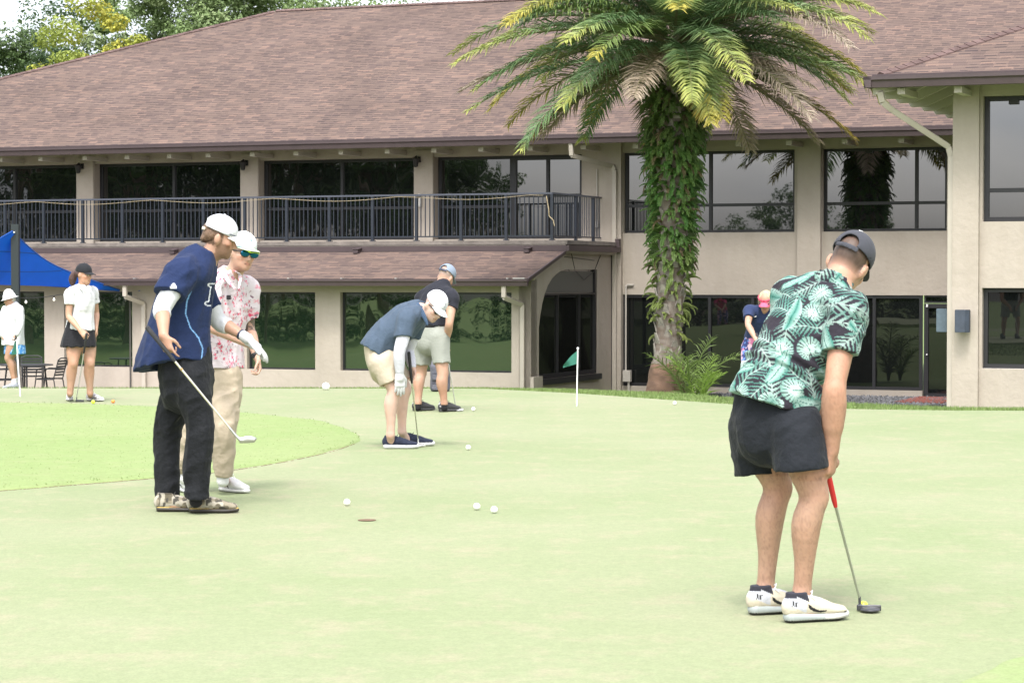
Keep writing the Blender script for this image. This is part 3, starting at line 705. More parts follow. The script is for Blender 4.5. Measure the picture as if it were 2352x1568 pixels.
# pale rope light tied along the railing in swags
t = thing('rope_light', 'pale yellow rope light hung in loose swags under the balcony handrail', 'rope light', bw(0, -3.38, 2.305), -TH)
mb = MB(); pts = []
for u in np.arange(-17, -0.14, 0.15):
    ph = (u * 0.5) % 1.0; sag = 0.085 * (4 * (((u + 17) / 3.3) % 1) * (1 - ((u + 17) / 3.3) % 1)) ** 1.0
    pts.append((u, 0, 1.03 - sag * (0.4 + 0.6 * abs(math.sin(u * 0.9)))))
mb.tube(pts, 0.005, 5); mb.build('cord', mat('pale_cord', (0.36, 0.29, 0.18), 0.5), t)
mb = MB(); mb.tube([(-0.12, 0, 1.0), (-0.06, -0.01, 0.7), (-0.05, -.01, 0.55), (0.05, -0.01, 0.45), (0.08, -.01, 0.32)], 0.012, 5); mb.build('loose_end', mat('pale_cord', (0.7, .6, .4)), t)
# ================================================================== ground
CRX = np.array([-60, -6.7, -0.43, 0.7, 2.07, 2.7, 3.6, 4.9, 5.6, 60.0]); CRD = np.array([31.5, 31.5, 31.4, 31.0, 30.0, 28.8, 27.9, 26.7, 26.5, 26.3])
def crest(x): return np.interp(x, CRX, CRD)
def gz(x, y):
    x = np.asarray(x, float); y = np.asarray(y, float)
    dl = np.maximum(y - crest(x), 0); s = 1.45 / crest(x)
    z = -s * dl - 0.0058 * np.maximum(dl - 8.5, 0) ** 2
    z = np.maximum(z, FLOOR)
    # behind the camera the course falls gently away and rolls
    b = np.maximum(-y - 6, 0)
    lf = np.clip((-x - 0.22 * np.maximum(y, 0) - 3.5) / 14, 0, 1); lf = lf * lf * (3 - 2 * lf)
    z = z - 1.5 * lf * np.clip((50 - y) / 8, 0, 1)
    return z - 0.9 * np.clip(b / 40, 0, 1) + 0.5 * np.sin(x * 0.06 + 1) * np.clip(b / 40, 0, 1)

def grass_mat(name, ca, cb, cc, fine, rough=0.85, streak=(1, 1, 1), big=0.35, bump=0.4):
    m = bpy.data.materials.new(name); m.use_nodes = True; t = m.node_tree; N = t.nodes.new; k = t.links.new
    b = t.nodes['Principled BSDF']; b.inputs['Roughness'].default_value = rough; b.inputs['Specular IOR Level'].default_value = 0.15
    co = N('ShaderNodeTexCoord'); mpn = N('ShaderNodeMapping'); mpn.inputs['Scale'].default_value = streak; k(co.outputs['Object'], mpn.inputs[0])
    def noise(s, det=5, rg=0.6):
        n = N('ShaderNodeTexNoise'); n.inputs['Scale'].default_value = s; n.inputs['Detail'].default_value = det; n.inputs['Roughness'].default_value = rg; k(mpn.outputs[0], n.inputs['Vector'])
        mr = N('ShaderNodeMapRange'); mr.inputs[1].default_value = 0.35; mr.inputs[2].default_value = 0.65; k(n.outputs['Fac'], mr.inputs[0]); return mr
    a = noise(big, 6); m1 = N('ShaderNodeMix'); m1.data_type = 'RGBA'; k(a.outputs[0], m1.inputs['Factor']); m1.inputs['A'].default_value = (*ca, 1); m1.inputs['B'].default_value = (*cb, 1)
    c = noise(3.1, 6, 0.7); c.inputs[1].default_value = 0.50; c.inputs[2].default_value = 0.80
    m2 = N('ShaderNodeMix'); m2.data_type = 'RGBA'; k(c.outputs[0], m2.inputs['Factor']); k(m1.outputs['Result'], m2.inputs['A']); m2.inputs['B'].default_value = (*cc, 1)
    d = noise(fine, 3, 0.7); d.inputs[3].default_value = 0.92; d.inputs[4].default_value = 1.07
    e = noise(fine * 0.22, 3, 0.7); e.inputs[3].default_value = 0.95; e.inputs[4].default_value = 1.05
    mu = N('ShaderNodeMath'); mu.operation = 'MULTIPLY'; k(d.outputs[0], mu.inputs[0]); k(e.outputs[0], mu.inputs[1])
    cbn = N('ShaderNodeCombineColor'); [k(mu.outputs[0], cbn.inputs[i]) for i in range(3)]
    m3 = N('ShaderNodeMix'); m3.data_type = 'RGBA'; m3.blend_type = 'MULTIPLY'; m3.inputs['Factor'].default_value = 1; k(m2.outputs['Result'], m3.inputs['A']); k(cbn.outputs[0], m3.inputs['B'])
    k(m3.outputs['Result'], b.inputs['Base Color'])
    n2 = N('ShaderNodeTexNoise'); n2.inputs['Scale'].default_value = fine * 0.8; n2.inputs['Detail'].default_value = 3; k(mpn.outputs[0], n2.inputs['Vector'])
    bp_ = N('ShaderNodeBump'); bp_.inputs['Strength'].default_value = bump; bp_.inputs['Distance'].default_value = 0.01; k(n2.outputs['Fac'], bp_.inputs['Height']); k(bp_.outputs[0], b.inputs['Normal'])
    return m
green_m = grass_mat('putting_green_grass', (0.200, 0.238, 0.126), (0.238, 0.258, 0.156), (0.290, 0.262, 0.182), 85.0, streak=(1, 0.8, 1))
lawn_m = grass_mat('lawn_grass', (0.13, 0.19, 0.060), (0.16, 0.21, 0.075), (0.18, 0.19, 0.085), 40.0, bump=0.8)
rough_m = grass_mat('rough_grass_turf', (0.190, 0.255, 0.096), (0.214, 0.266, 0.114), (0.238, 0.262, 0.130), 45.0, bump=0.8)

corner_m = grass_mat('collar_grass', (0.205, 0.262, 0.112), (0.225, 0.268, 0.130), (0.25, 0.262, 0.145), 60.0, bump=0.5)
def height_grid(name, xs, ys, dz, m, mask=None):
    X, Y = np.meshgrid(xs, ys); Z = gz(X, Y) + dz; n, k = X.shape
    V = np.stack([X.ravel(), Y.ravel(), Z.ravel()], 1); i = np.arange(n*k).reshape(n, k)
    q = np.stack([i[:-1, :-1].ravel(), i[:-1, 1:].ravel(), i[1:, 1:].ravel(), i[1:, :-1].ravel()], 1)
    return link(name, mesh_np(name, V, q), m)
ys = np.unique(np.concatenate([np.arange(-260, -10, 6.0), np.arange(-10, 20, 3.0), np.arange(20, 62, 0.4), np.arange(62, 400, 12.0)]))
xs = np.unique(np.concatenate([np.arange(-260, -24, 12.0), np.arange(-24, 24, 0.8), np.arange(24, 261, 12.0)]))
lawn = tag(height_grid('lawn', xs, ys, -0.02, lawn_m), None, None, None, 'structure')
# the putting green: a close mown sheet laid on the lawn, ending in a curved back edge
rows = np.concatenate([np.linspace(0, 0.9, 40), np.linspace(0.91, 1.0, 14)])
gx = np.unique(np.concatenate([np.linspace(-22, -9, 8), np.linspace(-8.5, 8.5, 80), np.linspace(9, 16, 6)]))
bk = crest(gx) + np.interp(gx, [-9, -1, 0.5, 2.0, 3.5, 5, 9], [3.2, 0.6, -0.7, -1.9, -1.3, -0.5, -0.3])
bk = bk + 0.12 * np.sin(gx * 1.3)
V = []; 
for t in rows:
    y = -5 + (bk + 5) * t; V.append(np.stack([gx, y, gz(gx, y) + 0.004], 1))
V = np.vstack(V); n, k = len(rows), len(gx); i = np.arange(n*k).reshape(n, k)
q = np.stack([i[:-1, :-1].ravel(), i[:-1, 1:].ravel(), i[1:, 1:].ravel(), i[1:, :-1].ravel()], 1)
tag(link('putting_green', mesh_np('putting_green', V, q), green_m), None, None, None, 'structure')

# apron of longer grass: a low pad on the green
def gp(x, y):
    d = ground_d(y); r = ray(x, y); return np.array([r[0] / r[1] * d, d])
def turf_pad(name, outline, m, hgt):
    P = np.array([gp(*p) for p in outline]); P = catmull(np.vstack([P, P[:1]]), 8)[:-1]
    P = P * 1.0 + (np.stack([vnoise(np.c_[P, P[:, 0] * 0], 2.5, 3) - 0.5, vnoise(np.c_[P, P[:, 0] * 0], 2.5, 8) - 0.5], 1)) * 0.10
    c = P.mean(0); fr = [1.0, 0.995, 0.985, 0.96, 0.9, 0.75, 0.55, 0.3]; hh = [-0.10, 0.35, 0.7, 0.95, 1, 1, 1, 1]
    V = []; 
    for f_, h_ in zip(fr, hh):
        p = c + (P - c) * f_; V.append(np.c_[p, np.full(len(p), hgt * h_ + 0.004)])
    V.append(np.array([[c[0], c[1], hgt + 0.004]])); V = np.vstack(V); n = len(P); Fs = []
    for a in range(len(fr) - 1):
        for j in range(n): Fs.append((a*n+j, a*n+(j+1) % n, (a+1)*n+(j+1) % n, (a+1)*n+j))
    me = bpy.data.meshes.new(name); e = len(V) - 1; a = (len(fr) - 1) * n
    me.from_pydata([tuple(v) for v in V], [], Fs + [(a+j, a+(j+1) % n, e) for j in range(n)])
    for p in me.polygons: p.use_smooth = True
    o = link(name, me, m); return tag(o, None, None, None, 'structure'), P
apron_out = [(-220, 1150), (-60, 1133), (0, 1128), (150, 1116), (345, 1100), (500, 1085), (650, 1062), (760, 1038), (815, 1020), (830, 1007), (810, 992), (740, 972), (640, 958), (500, 945), (330, 935), (150, 929), (0, 927), (-220, 924)]
_, AP = turf_pad('grass_apron', apron_out, rough_m, 0.022)
_, AP2 = turf_pad('grass_corner', [(2160, 1600), (2190, 1566), (2260, 1535), (2352, 1510), (2500, 1490), (2700, 1700), (2300, 1700)], corner_m, 0.006)

def inside(P, poly):
    x, y = P[:, 0], P[:, 1]; r = np.zeros(len(P), bool); n = len(poly)
    for i in range(n):
        a, b = poly[i], poly[(i + 1) % n]
        c = ((a[1] > y) != (b[1] > y)) & (x < (b[0] - a[0]) * (y - a[1]) / (b[1] - a[1] + 1e-12) + a[0]); r ^= c
    return r
rng = np.random.default_rng(5)
def blades(name, P, z, hgt, wid, cols, lean=0.5):
    n = len(P); a = rng.uniform(0, 6.283, n); h_ = hgt * rng.uniform(0.5, 1.2, n); ln = h_ * lean * rng.uniform(0.2, 1.2, n); la = rng.uniform(0, 6.283, n)
    dx, dy = np.cos(a) * wid / 2, np.sin(a) * wid / 2
    V = np.stack([np.c_[P[:, 0] - dx, P[:, 1] - dy, z], np.c_[P[:, 0] + dx, P[:, 1] + dy, z], np.c_[P[:, 0] + np.cos(la) * ln, P[:, 1] + np.sin(la) * ln, z + h_]], 1).reshape(-1, 3)
    c = np.array(cols)[rng.integers(0, len(cols), n)] * rng.uniform(0.85, 1.15, (n, 1)); c = np.repeat(c, 3, 0)
    return tag(link(name, mesh_np(name, V, np.arange(3 * n).reshape(-1, 3), False, c), blade_m), None, None, None, 'stuff')
blade_m = mat('grass_blade', (0, 0, 0), 0.7, attr=True, trans=0.3, spec=0.2)
Q = rng.uniform([AP[:, 0].min(), AP[:, 1].min()], [AP[:, 0].max(), AP[:, 1].max()], (150000, 2))
Q = Q[inside(Q, AP) & (np.abs(Q[:, 0] / Q[:, 1]) < 0.23)][:6000]
tag(blades('short_grass', Q, np.full(len(Q), 0.018), 0.014, 0.012, [(0.19, 0.258, 0.096), (0.21, 0.265, 0.11), (0.225, 0.265, 0.12), (0.175, 0.245, 0.085)]), 'short bright green grass growing on the apron beside the green', 'grass')
# fringe beyond the green's back edge
X = rng.uniform(-7.5, 7.5, 60000); Y = crest(X) + rng.uniform(-2.2, 3.5, 60000); bkx = np.interp(X, gx, bk); k_ = Y > bkx - 0.02
X, Y = X[k_][:26000], Y[k_][:26000]
tag(blades('fringe_grass', np.c_[X, Y], gz(X, Y) - 0.02, 0.05, 0.014, [(0.165, 0.23, 0.075), (0.19, 0.245, 0.09), (0.145, 0.215, 0.065)]), 'longer grass fringe along the back edge of the putting green', 'grass')
# broken thin brown line along the near edge of the apron
edge_brown = mat('edge_brown', (0.16, 0.11, 0.07), 0.9, var=0.3, vscale=20)
low = [gp(*p) for p in apron_out[1:9]]; low = catmull(np.array(low), 10)
mb = MB()
for a, b in zip(low[:-1], low[1:]):
    for t0_ in np.linspace(0, 0.92, 9):
            if rng.random() < (0.75 if b[0] < -2.0 else 0.35):
                p_, q_ = a + (b - a) * t0_, a + (b - a) * (t0_ + 0.11); o_ = rng.uniform(-0.012, 0.012); mb.bar((p_[0], p_[1] - 0.03 + o_, 0.004), (q_[0], q_[1] - 0.03 + o_, 0.004), rng.uniform(0.006, 0.018), 0.006)
tag(mb.build('apron_edge_line', edge_brown), None, None, None, 'structure')

# paved terrace by the porch, gravel bed and red mat by the right hand windows
def flat_quad(name, us, vs_, z, m, kind='structure'):
    P = [bw(us[0], vs_[0], z), bw(us[1], vs_[0], z), bw(us[1], vs_[1], z), bw(us[0], vs_[1], z)]
    mb = MB(); mb.add(P + [p - np.array([0, 0, 0.1]) for p in P], [(0,1,2,3),(7,6,5,4),(0,4,5,1),(1,5,6,2),(2,6,7,3),(3,7,4,0)])
    return tag(mb.build(name, m), None, None, None, kind)
flat_quad('terrace', (-26, -6.5), (-10.5, -5.37), FLOOR + 0.03, mat('terrace_concrete', (0.34, 0.31, 0.27), 0.9, var=0.12, vscale=1.5))
flat_quad('gravel_base', (1.0, 11.2), (-3.4, 0.09), FLOOR + 0.012, mat('gravel_dark', (0.09, 0.09, 0.092), 0.95, var=0.4, vscale=14, bump=1, bscale=20))
n = 9000; gu = rng.uniform(1.0, 11.2, n); gv = rng.uniform(-3.3, 0.05, n); s = rng.uniform(0.018, 0.05, n)
base = np.array([(1,0,0),(-.5,.87,0),(-.5,-.87,0),(0,0,.9),(0.1,0,-.8)])
ct = np.array([bw(a, b, 0) for a, b in zip(gu, gv)]); ct[:, 2] = FLOOR + 0.02
ang = rng.uniform(0, 6.28, n); rot = np.stack([np.stack([np.cos(ang), -np.sin(ang), 0*ang], 1), np.stack([np.sin(ang), np.cos(ang), 0*ang], 1), np.stack([0*ang, 0*ang, 1+0*ang], 1)], 1)
V = (np.einsum('nij,kj->nki', rot, base) * s[:, None, None] * rng.uniform(0.7, 1.3, (n, 5, 1)) + ct[:, None, :]).reshape(-1, 3)
T = np.array([(0,1,3),(1,2,3),(2,0,3),(1,0,4),(2,1,4),(0,2,4)]); Fq = (T[None] + (np.arange(n) * 5)[:, None, None]).reshape(-1, 3)
cc = np.repeat(np.array([(0.10, 0.10, 0.105)]) * rng.uniform(0.5, 2.0, (n, 1)), 5, 0)
tag(link('gravel', mesh_np('gravel', V, Fq, False, cc), mat('gravel_stone', (0, 0, 0), 0.9, attr=True)), 'dark grey gravel bed along the right hand windows', 'gravel', None, 'stuff')
mt = flat_quad('door_mat', (7.72, 9.6), (-2.6, -0.05), FLOOR + 0.05, mat('red_mat', (0.20, 0.055, 0.04), 0.9, var=0.15, vscale=6, bump=0.3, bscale=80), None)
tag(mt, 'flat red mat on the ground in front of the entrance door', 'mat')
# ================================================================== plants
leaf_m = mat('tree_leaf', (0, 0, 0), 0.6, attr=True, trans=0.35, spec=0.3)
palm_m = mat('palm_leaf', (0, 0, 0), 0.5, attr=True, trans=0.28, spec=0.4)
bark_m = mat('bark', (0.16, 0.125, 0.095), 0.95, var=0.35, vscale=6, bump=0.8, bscale=14)
def leaves_mesh(name, P, Nn, size, cols, rg, aspect=0.6):
    """one folded quad per leaf at P facing Nn"""
    n = len(P); a = rg.normal(size=(n, 3)); t = np.cross(Nn, a); t /= np.linalg.norm(t, axis=1)[:, None] + 1e-9; b = np.cross(Nn, t); s = size * rg.uniform(0.6, 1.3, (n, 1))
    V = np.stack([P - t*s*0.5, P + b*s*0.5*aspect + Nn*s*0.08, P + t*s*0.5, P - b*s*0.5*aspect + Nn*s*0.08], 1).reshape(-1, 3)
    return mesh_np(name, V, np.arange(4*n).reshape(-1, 4), False, np.repeat(cols, 4, 0))
def leafy_tree(name, label, base, h, cr, blobs, n, size, pal, seed, group=None, cat='tree'):
    rg = np.random.default_rng(seed)
    t = thing(name, label, cat, base, 0, group)
    mb = MB(); top = h * 0.62
    mb.tube([(0, 0, -0.5), (0.05*h*0.2, 0, top*0.4), (-0.1, 0.1, top)], [0.028*h, 0.021*h, 0.010*h], 8)
    for i in range(9):
        a = i * 2.4; z0 = top * (0.45 + 0.06 * i); e = np.array([math.cos(a)*cr*0.6, math.sin(a)*cr*0.6, z0 + cr*0.45])
        mb.tube([(0, 0, z0), tuple(e * np.array([0.5, 0.5, 1]) - np.array([0, 0, cr*0.12])), tuple(e)], [0.011*h, 0.007*h, 0.003*h], 5)
    mb.build('trunk', bark_m, t, smooth=True)
    P, N_, C_ = [], [], []
    # clump centres through the crown; leaves round each clump
    K = blobs; cc = []
    while len(cc) < K:
        q = rg.uniform(-1, 1, 3); r_ = np.linalg.norm(q)
        if r_ > 1 or (r_ < 0.45 and rg.random() < 0.8): continue
        lump = 0.75 + 0.5 * vnoise(q[None] * 1.0, 1.7, seed)[0]
        cc.append(q * np.array([cr, cr, h * 0.36]) * lump + np.array([0, 0, h * 0.62]))
    per = n // K
    for c in cc:
        rr = cr * rg.uniform(0.16, 0.30); d = rg.normal(size=(per, 3)); d /= np.linalg.norm(d, axis=1)[:, None]
        p = c + d * rr * rg.uniform(0.25, 1.0, (per, 1)) ** 0.6 * np.array([1.15, 1.15, 0.8])
        P.append(p); nn = d * 0.6 + np.array([0, 0, 0.7]) + rg.normal(size=(per, 3)) * 0.5; N_.append(nn / np.linalg.norm(nn, axis=1)[:, None])
        ca = np.array(pal[rg.integers(0, len(pal))]); C_.append(ca * rg.uniform(0.75, 1.25, (per, 1)))
    P, N_, C_ = np.vstack(P), np.vstack(N_), np.vstack(C_)
    link('crown', leaves_mesh('crown', P, N_, size, C_, rg), leaf_m, t)
    return t
GREEN = [(0.175, 0.245, 0.095), (0.205, 0.275, 0.115), (0.145, 0.205, 0.08), (0.235, 0.29, 0.14)]
DARK = [(0.075, 0.12, 0.048), (0.09, 0.14, 0.055), (0.06, 0.10, 0.045), (0.11, 0.16, 0.062)]
YEL = [(0.36, 0.37, 0.06), (0.30, 0.33, 0.06), (0.40, 0.385, 0.07), (0.25, 0.30, 0.065)]
def tree_at(px, ytop, d, cr, **k):
    b = at(px, 640, d); ztop = at(px, ytop, d)[2]; h = (ztop - FLOOR)
    return leafy_tree(base=(b[0], b[1], FLOOR), h=h, cr=cr, **k)
tree_at(15, -5, 92, 3.0, name='broadleaf_tree', label='dark green tree at the far left behind the roof, beside the yellow tree', blobs=90, n=24000, size=0.18, pal=DARK + [(0.08, 0.125, 0.045), (0.09, 0.14, 0.05)], seed=1)
tree_at(118, 20, 104, 3.0, name='broadleaf_tree', label='dark green tree whose top shows behind the yellow leaved tree', blobs=70, n=15000, size=0.18, pal=DARK + [(0.07, 0.11, 0.04)], seed=2)
tree_at(182, 8, 84, 2.3, name='broadleaf_tree', label='bright yellow leaved tree behind the left end of the roof', blobs=80, n=24000, size=0.15, pal=YEL, seed=3)
tree_at(300, -40, 97, 1.9, name='broadleaf_tree', label='light green tree just right of the yellow tree behind the roof slope', blobs=80, n=20000, size=0.17, pal=GREEN, seed=4)
tree_at(470, -190, 96, 3.6, name='broadleaf_tree', label='tall light green tree rising highest behind the left roof slope', blobs=130, n=52000, size=0.17, pal=GREEN, seed=5)
tree_at(700, -130, 97, 4.2, name='broadleaf_tree', label='light green tree behind the left end of the ridge, nearest the palm', blobs=110, n=42000, size=0.17, pal=GREEN, seed=6)

# trees across the course, behind the photographer: the windows mirror them
PV = VV_ * -1.0                                              # facade normal
def mirror_pos(px, dist, v=0.3):
    r = ray(px, 640)[:2]; o = np.array([OX, OY]); t = (v + o @ VV_) / (r @ VV_); p = r * t
    d = r / np.linalg.norm(r); d = d - 2 * (d @ PV) * PV; return p + d * dist
def mtree(px, dist, h, cr, src=None, seed=11):
    p = mirror_pos(px, dist); z = float(gz(p[0], p[1]))
    lab = 'dark tree across the course seen as a reflection in the windows'; grp = 'trees reflected in the clubhouse windows'
    if src is None: return leafy_tree('mirrored_tree', lab, (p[0], p[1], z), h, cr, 60, 6500, 0.34, [(0.05, 0.09, 0.032), (0.065, 0.11, 0.04), (0.04, 0.07, 0.03), (0.08, 0.12, 0.045)], seed, grp)
    c = copy_tree(src); c.location = (p[0], p[1], z); c.rotation_euler = (0, 0, px * 0.37); s_ = h / MTH; c.scale = (s_, s_, s_); return c
MTH = 15.0
mt0 = mtree(60, 57, MTH, 4.6)
mt1 = mtree(700, 55, MTH, 4.2, seed=12)
for px, dist, h in ((-190, 60, 14), (185, 62, 13), (330, 56, 16), (455, 64, 13), (575, 58, 16), (860, 57, 14), (985, 63, 12), (1085, 60, 9.5), (250, 95, 19), (640, 98, 19), (930, 100, 18)):
    mtree(px, dist, h, 5, mt0 if int(px) % 20 else mt1)
for px, dist, h in ((1735, 100, 8.2), (1830, 104, 9.8), (1990, 102, 8.5), (1640, 130, 6), (1480, 135, 5.5), (2120, 138, 5.5), (2330, 118, 9), (1330, 130, 6)):
    mtree(px, dist, h, 5, mt1)
def mbush(src, px, dist, sink, sc_, rz):
    p = mirror_pos(px, dist); c = copy_tree(src); c.name = 'mirrored_bush'; c['label'] = 'dark bush across the course seen as a reflection in the lower windows'; c['category'] = 'bush'; c['group'] = 'bushes reflected in the clubhouse windows'
    c.location = (p[0], p[1], float(gz(p[0], p[1])) - sink); c.rotation_euler = (0, 0, rz); c.scale = sc_
for i, px in enumerate(range(-200, 1260, 105)): mbush(mt1, px + (i * 37) % 50, 60 + (i * 7) % 9, 1.4, (0.42, 0.42, 0.27), i * 1.3)
for i, px in enumerate(range(1400, 2400, 105)): mbush(mt0, px, 70 + (i * 5) % 8, 1.5, (0.60, 0.60, 0.30), i * 1.3)
# ------------------------------------------------------------------ date palm
def frond_mesh(rg, L_, az, el, droop, col_a, col_b, col_r, n=62, lw=0.040, ll=0.60, tipstart=0.55, vee=0.45, twist=0.0):
    """arching rachis with two rows of leaflets; returns V, quads, colours"""
    st = 18; p = np.zeros(3); pts = [p.copy()]; dirs = []
    az2 = az
    for i in range(st):
        t = i / st; e = el - droop * t ** 1.3; d = np.array([math.cos(az2)*math.cos(e), math.sin(az2)*math.cos(e), math.sin(e)]); az2 += twist / st
        dirs.append(d); p = p + d * L_ / st; pts.append(p.copy())
    dirs.append(dirs[-1]); pts = np.array(pts); dirs = np.array(dirs)
    V, Q, C = [], [], []
    def put(vs, c):
        b = len(V); V.extend(vs); C.extend(c if isinstance(c, list) else [c] * len(vs)); Q.append((b, b+1, b+2, b+3))
    # rachis
    for i in range(st):
        d = dirs[i]; s_ = nrm(np.cross(d, (0, 0, 1))); u_ = np.cross(s_, d); w0, w1 = 0.03*(1-i/st)+0.006, 0.03*(1-(i+1)/st)+0.006
        put([pts[i]-s_*w0, pts[i]+s_*w0, pts[i+1]+s_*w1, pts[i+1]-s_*w1], col_r)
        put([pts[i]-u_*w0, pts[i]+u_*w0, pts[i+1]+u_*w1, pts[i+1]-u_*w1], col_r)
    for k in range(n):
        t = 0.10 + 0.90 * (k + rg.uniform(-0.3, 0.3)) / n; t = min(max(t, 0.05), 0.995)
        f = t * st; i = int(f); q = pts[i] + (pts[i+1] - pts[i]) * (f - i); d = dirs[i]
        s_ = nrm(np.cross(d, (0, 0, 1))); u_ = np.cross(s_, d)
        prof = min(1, 0.35 + t * 2.2) * (1 - 0.72 * max(0, (t - 0.45) / 0.55) ** 1.5)
        for sg in (-1, 1):
            l = ll * prof * rg.uniform(0.8, 1.12); fw = 0.55 + 0.55 * t
            dr = nrm(s_ * sg + d * fw * rg.uniform(0.8, 1.2) + u_ * (vee + rg.normal() * 0.22))
            wv = nrm(np.cross(dr, u_ + rg.normal(size=3) * 0.35)) * lw * 0.5
            mid = q + dr * l * 0.5; end = q + dr * l + np.array([0, 0, -1]) * l * (0.16 + 0.18 * rg.random())
            m = np.clip((t - tipstart) / (1 - tipstart) + rg.normal() * 0.10, 0, 1)
            ca = np.array(col_a) * rg.uniform(0.75, 1.25); cb = np.array(col_b) * rg.uniform(0.8, 1.2)
            c0 = ca * (1 - m*0.7) + cb * m*0.7; mt_ = min(1, m * 1.25 + 0.12); c1 = ca * (1 - mt_) + cb * mt_
            put([q - wv*0.5, mid - wv, mid + wv, q + wv*0.5], [c0, c0*0.6+c1*0.4, c0*0.6+c1*0.4, c0])
            put([mid - wv, end - wv*0.08, end + wv*0.08, mid + wv], [c0*0.6+c1*0.4, c1, c1, c0*0.6+c1*0.4])
    return np.array(V), np.array(Q), np.array(C)
PD = 49.0
pb = at(1528, 640, PD); pbase = np.array([pb[0], pb[1], FLOOR]); zt = at(1540, 165, PD)[2] - FLOOR
palm = thing('palm_tree', 'tall date palm with fern covered trunk standing in front of the right hand windows', 'palm tree', pbase)
rg = np.random.default_rng(77)
def tr_c(z):
    t = z / zt; return np.array([0.10 * math.sin(t * 2.2) + 0.10 * t, 0.0, z])
tr = SDF(0.03)
tz = np.linspace(-0.3, zt, 14)
rad = np.interp(tz, [-0.3, 0.5, 0.8, 1.05, 1.5, 3, 5, zt], [0.42, 0.40, 0.33, 0.27, 0.25, 0.27, 0.31, 0.34])
tr.chain([tr_c(z) for z in tz], rad, k=0.02, sub=2)
tr.disp(lambda P: -0.05 * vnoise(P * np.array([1, 1, 1.3]), 7, 3) * (P[:, 2] < 1.05) - 0.025 * vnoise(P, 5, 4))
def trunk_col(V):
    n_ = vnoise(V * np.array([1, 1, 2.0]), 9, 5)[:, None]; g = np.array([0.24, 0.21, 0.185]); b = np.array([0.10, 0.065, 0.047]); r_ = np.array([0.135, 0.08, 0.055])
    c = b + (g - b) * n_; low = V[:, 2] < 0.95 + 0.1 * n_[:, 0]; c[low] = (r_ * (0.55 + 0.75 * n_))[low]; return c
trm = sdf_obj(tr, 'trunk', mat('palm_bark', (0, 0, 0), 0.95, attr=True, bump=0.6, bscale=30), palm, (0, 0, 0), trunk_col)
# old leaf bases: pale scales standing off the trunk
mb = MB(); bcols = []
for i in range(170):
    z = 1.05 + (zt - 1.2) * i / 170 + rg.uniform(-.04, .04); a = i * 2.39996; c = tr_c(z); r_ = np.interp(z, [0.7, 1.5, 3, 5, zt], [0.29, 0.25, 0.27, 0.32, 0.36])
    d = np.array([math.cos(a), math.sin(a), 0]); s_ = np.array([-math.sin(a), math.cos(a), 0]); p = c + d * (r_ - 0.02); w_ = rg.uniform(0.06, 0.10); h_ = rg.uniform(0.12, 0.24); o_ = rg.uniform(0.03, 0.08)
    q = p + d * o_ + np.array([0, 0, h_])
    mb.add([p - s_*w_, p + s_*w_, p + s_*w_ + d*0.03, p - s_*w_ + d*0.03, q - s_*w_*0.45, q + s_*w_*0.45, q + s_*w_*0.4 + d*0.02, q - s_*w_*0.4 + d*0.02], [(0,1,5,4),(3,7,6,2),(0,4,7,3),(1,2,6,5),(4,5,6,7)])
mb.build('leaf_base', mat('palm_scale', (0.24, 0.215, 0.19), 0.95, var=0.5, vscale=7, bump=0.5, bscale=30), palm)
# ferns growing on the trunk
FV, FQ, FC = [], [], []; off = 0
fern_n = 1500
for i in range(fern_n):
    u_ = rg.random() ** 0.72; z = 1.5 + (zt - 1.5) * u_
    if z < 3.0 and rg.random() < 0.5: continue
    a = rg.uniform(0, 6.283); c = tr_c(z); r_ = np.interp(z, [0.7, 1.5, 3, 5, zt], [0.28, 0.25, 0.27, 0.32, 0.36]) + 0.02
    dens = np.interp(z, [1, 2.8, 4.2, 5.0, zt], [0.24, 0.30, 0.36, 0.42, 0.38])
    g = np.interp(z, [1.2, 2.6, 3.6, 4.6, zt], [0, 0.35, 0.9, 1.0, 0.55]) * rg.uniform(0.7, 1.1)
    ca = np.array([0.25, 0.285, 0.085]) * (1 - g) + np.array([0.085, 0.195, 0.042]) * g
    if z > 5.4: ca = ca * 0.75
    if rg.random() < 0.07: ca = np.array([0.18, 0.14, 0.075])
    L_ = dens * rg.uniform(0.7, 1.25)
    v, q, cc_ = frond_mesh(rg, L_, a, rg.uniform(-0.5, 0.55) if rg.random() < 0.85 else 0.9, rg.uniform(1.0, 2.2), ca, ca * 1.25, ca * 0.8, n=15, lw=0.016, ll=L_ * 0.18, tipstart=0.3, vee=0.05, twist=rg.uniform(-0.8, 0.8))
    v = v * 1.0 + c + np.array([math.cos(a), math.sin(a), 0]) * r_
    FV.append(v); FQ.append(q + off); FC.append(cc_); off += len(v)
fo = link('fern', mesh_np('fern', np.vstack(FV), np.vstack(FQ), False, np.vstack(FC)), palm_m, palm); fo['kind'] = 'stuff'
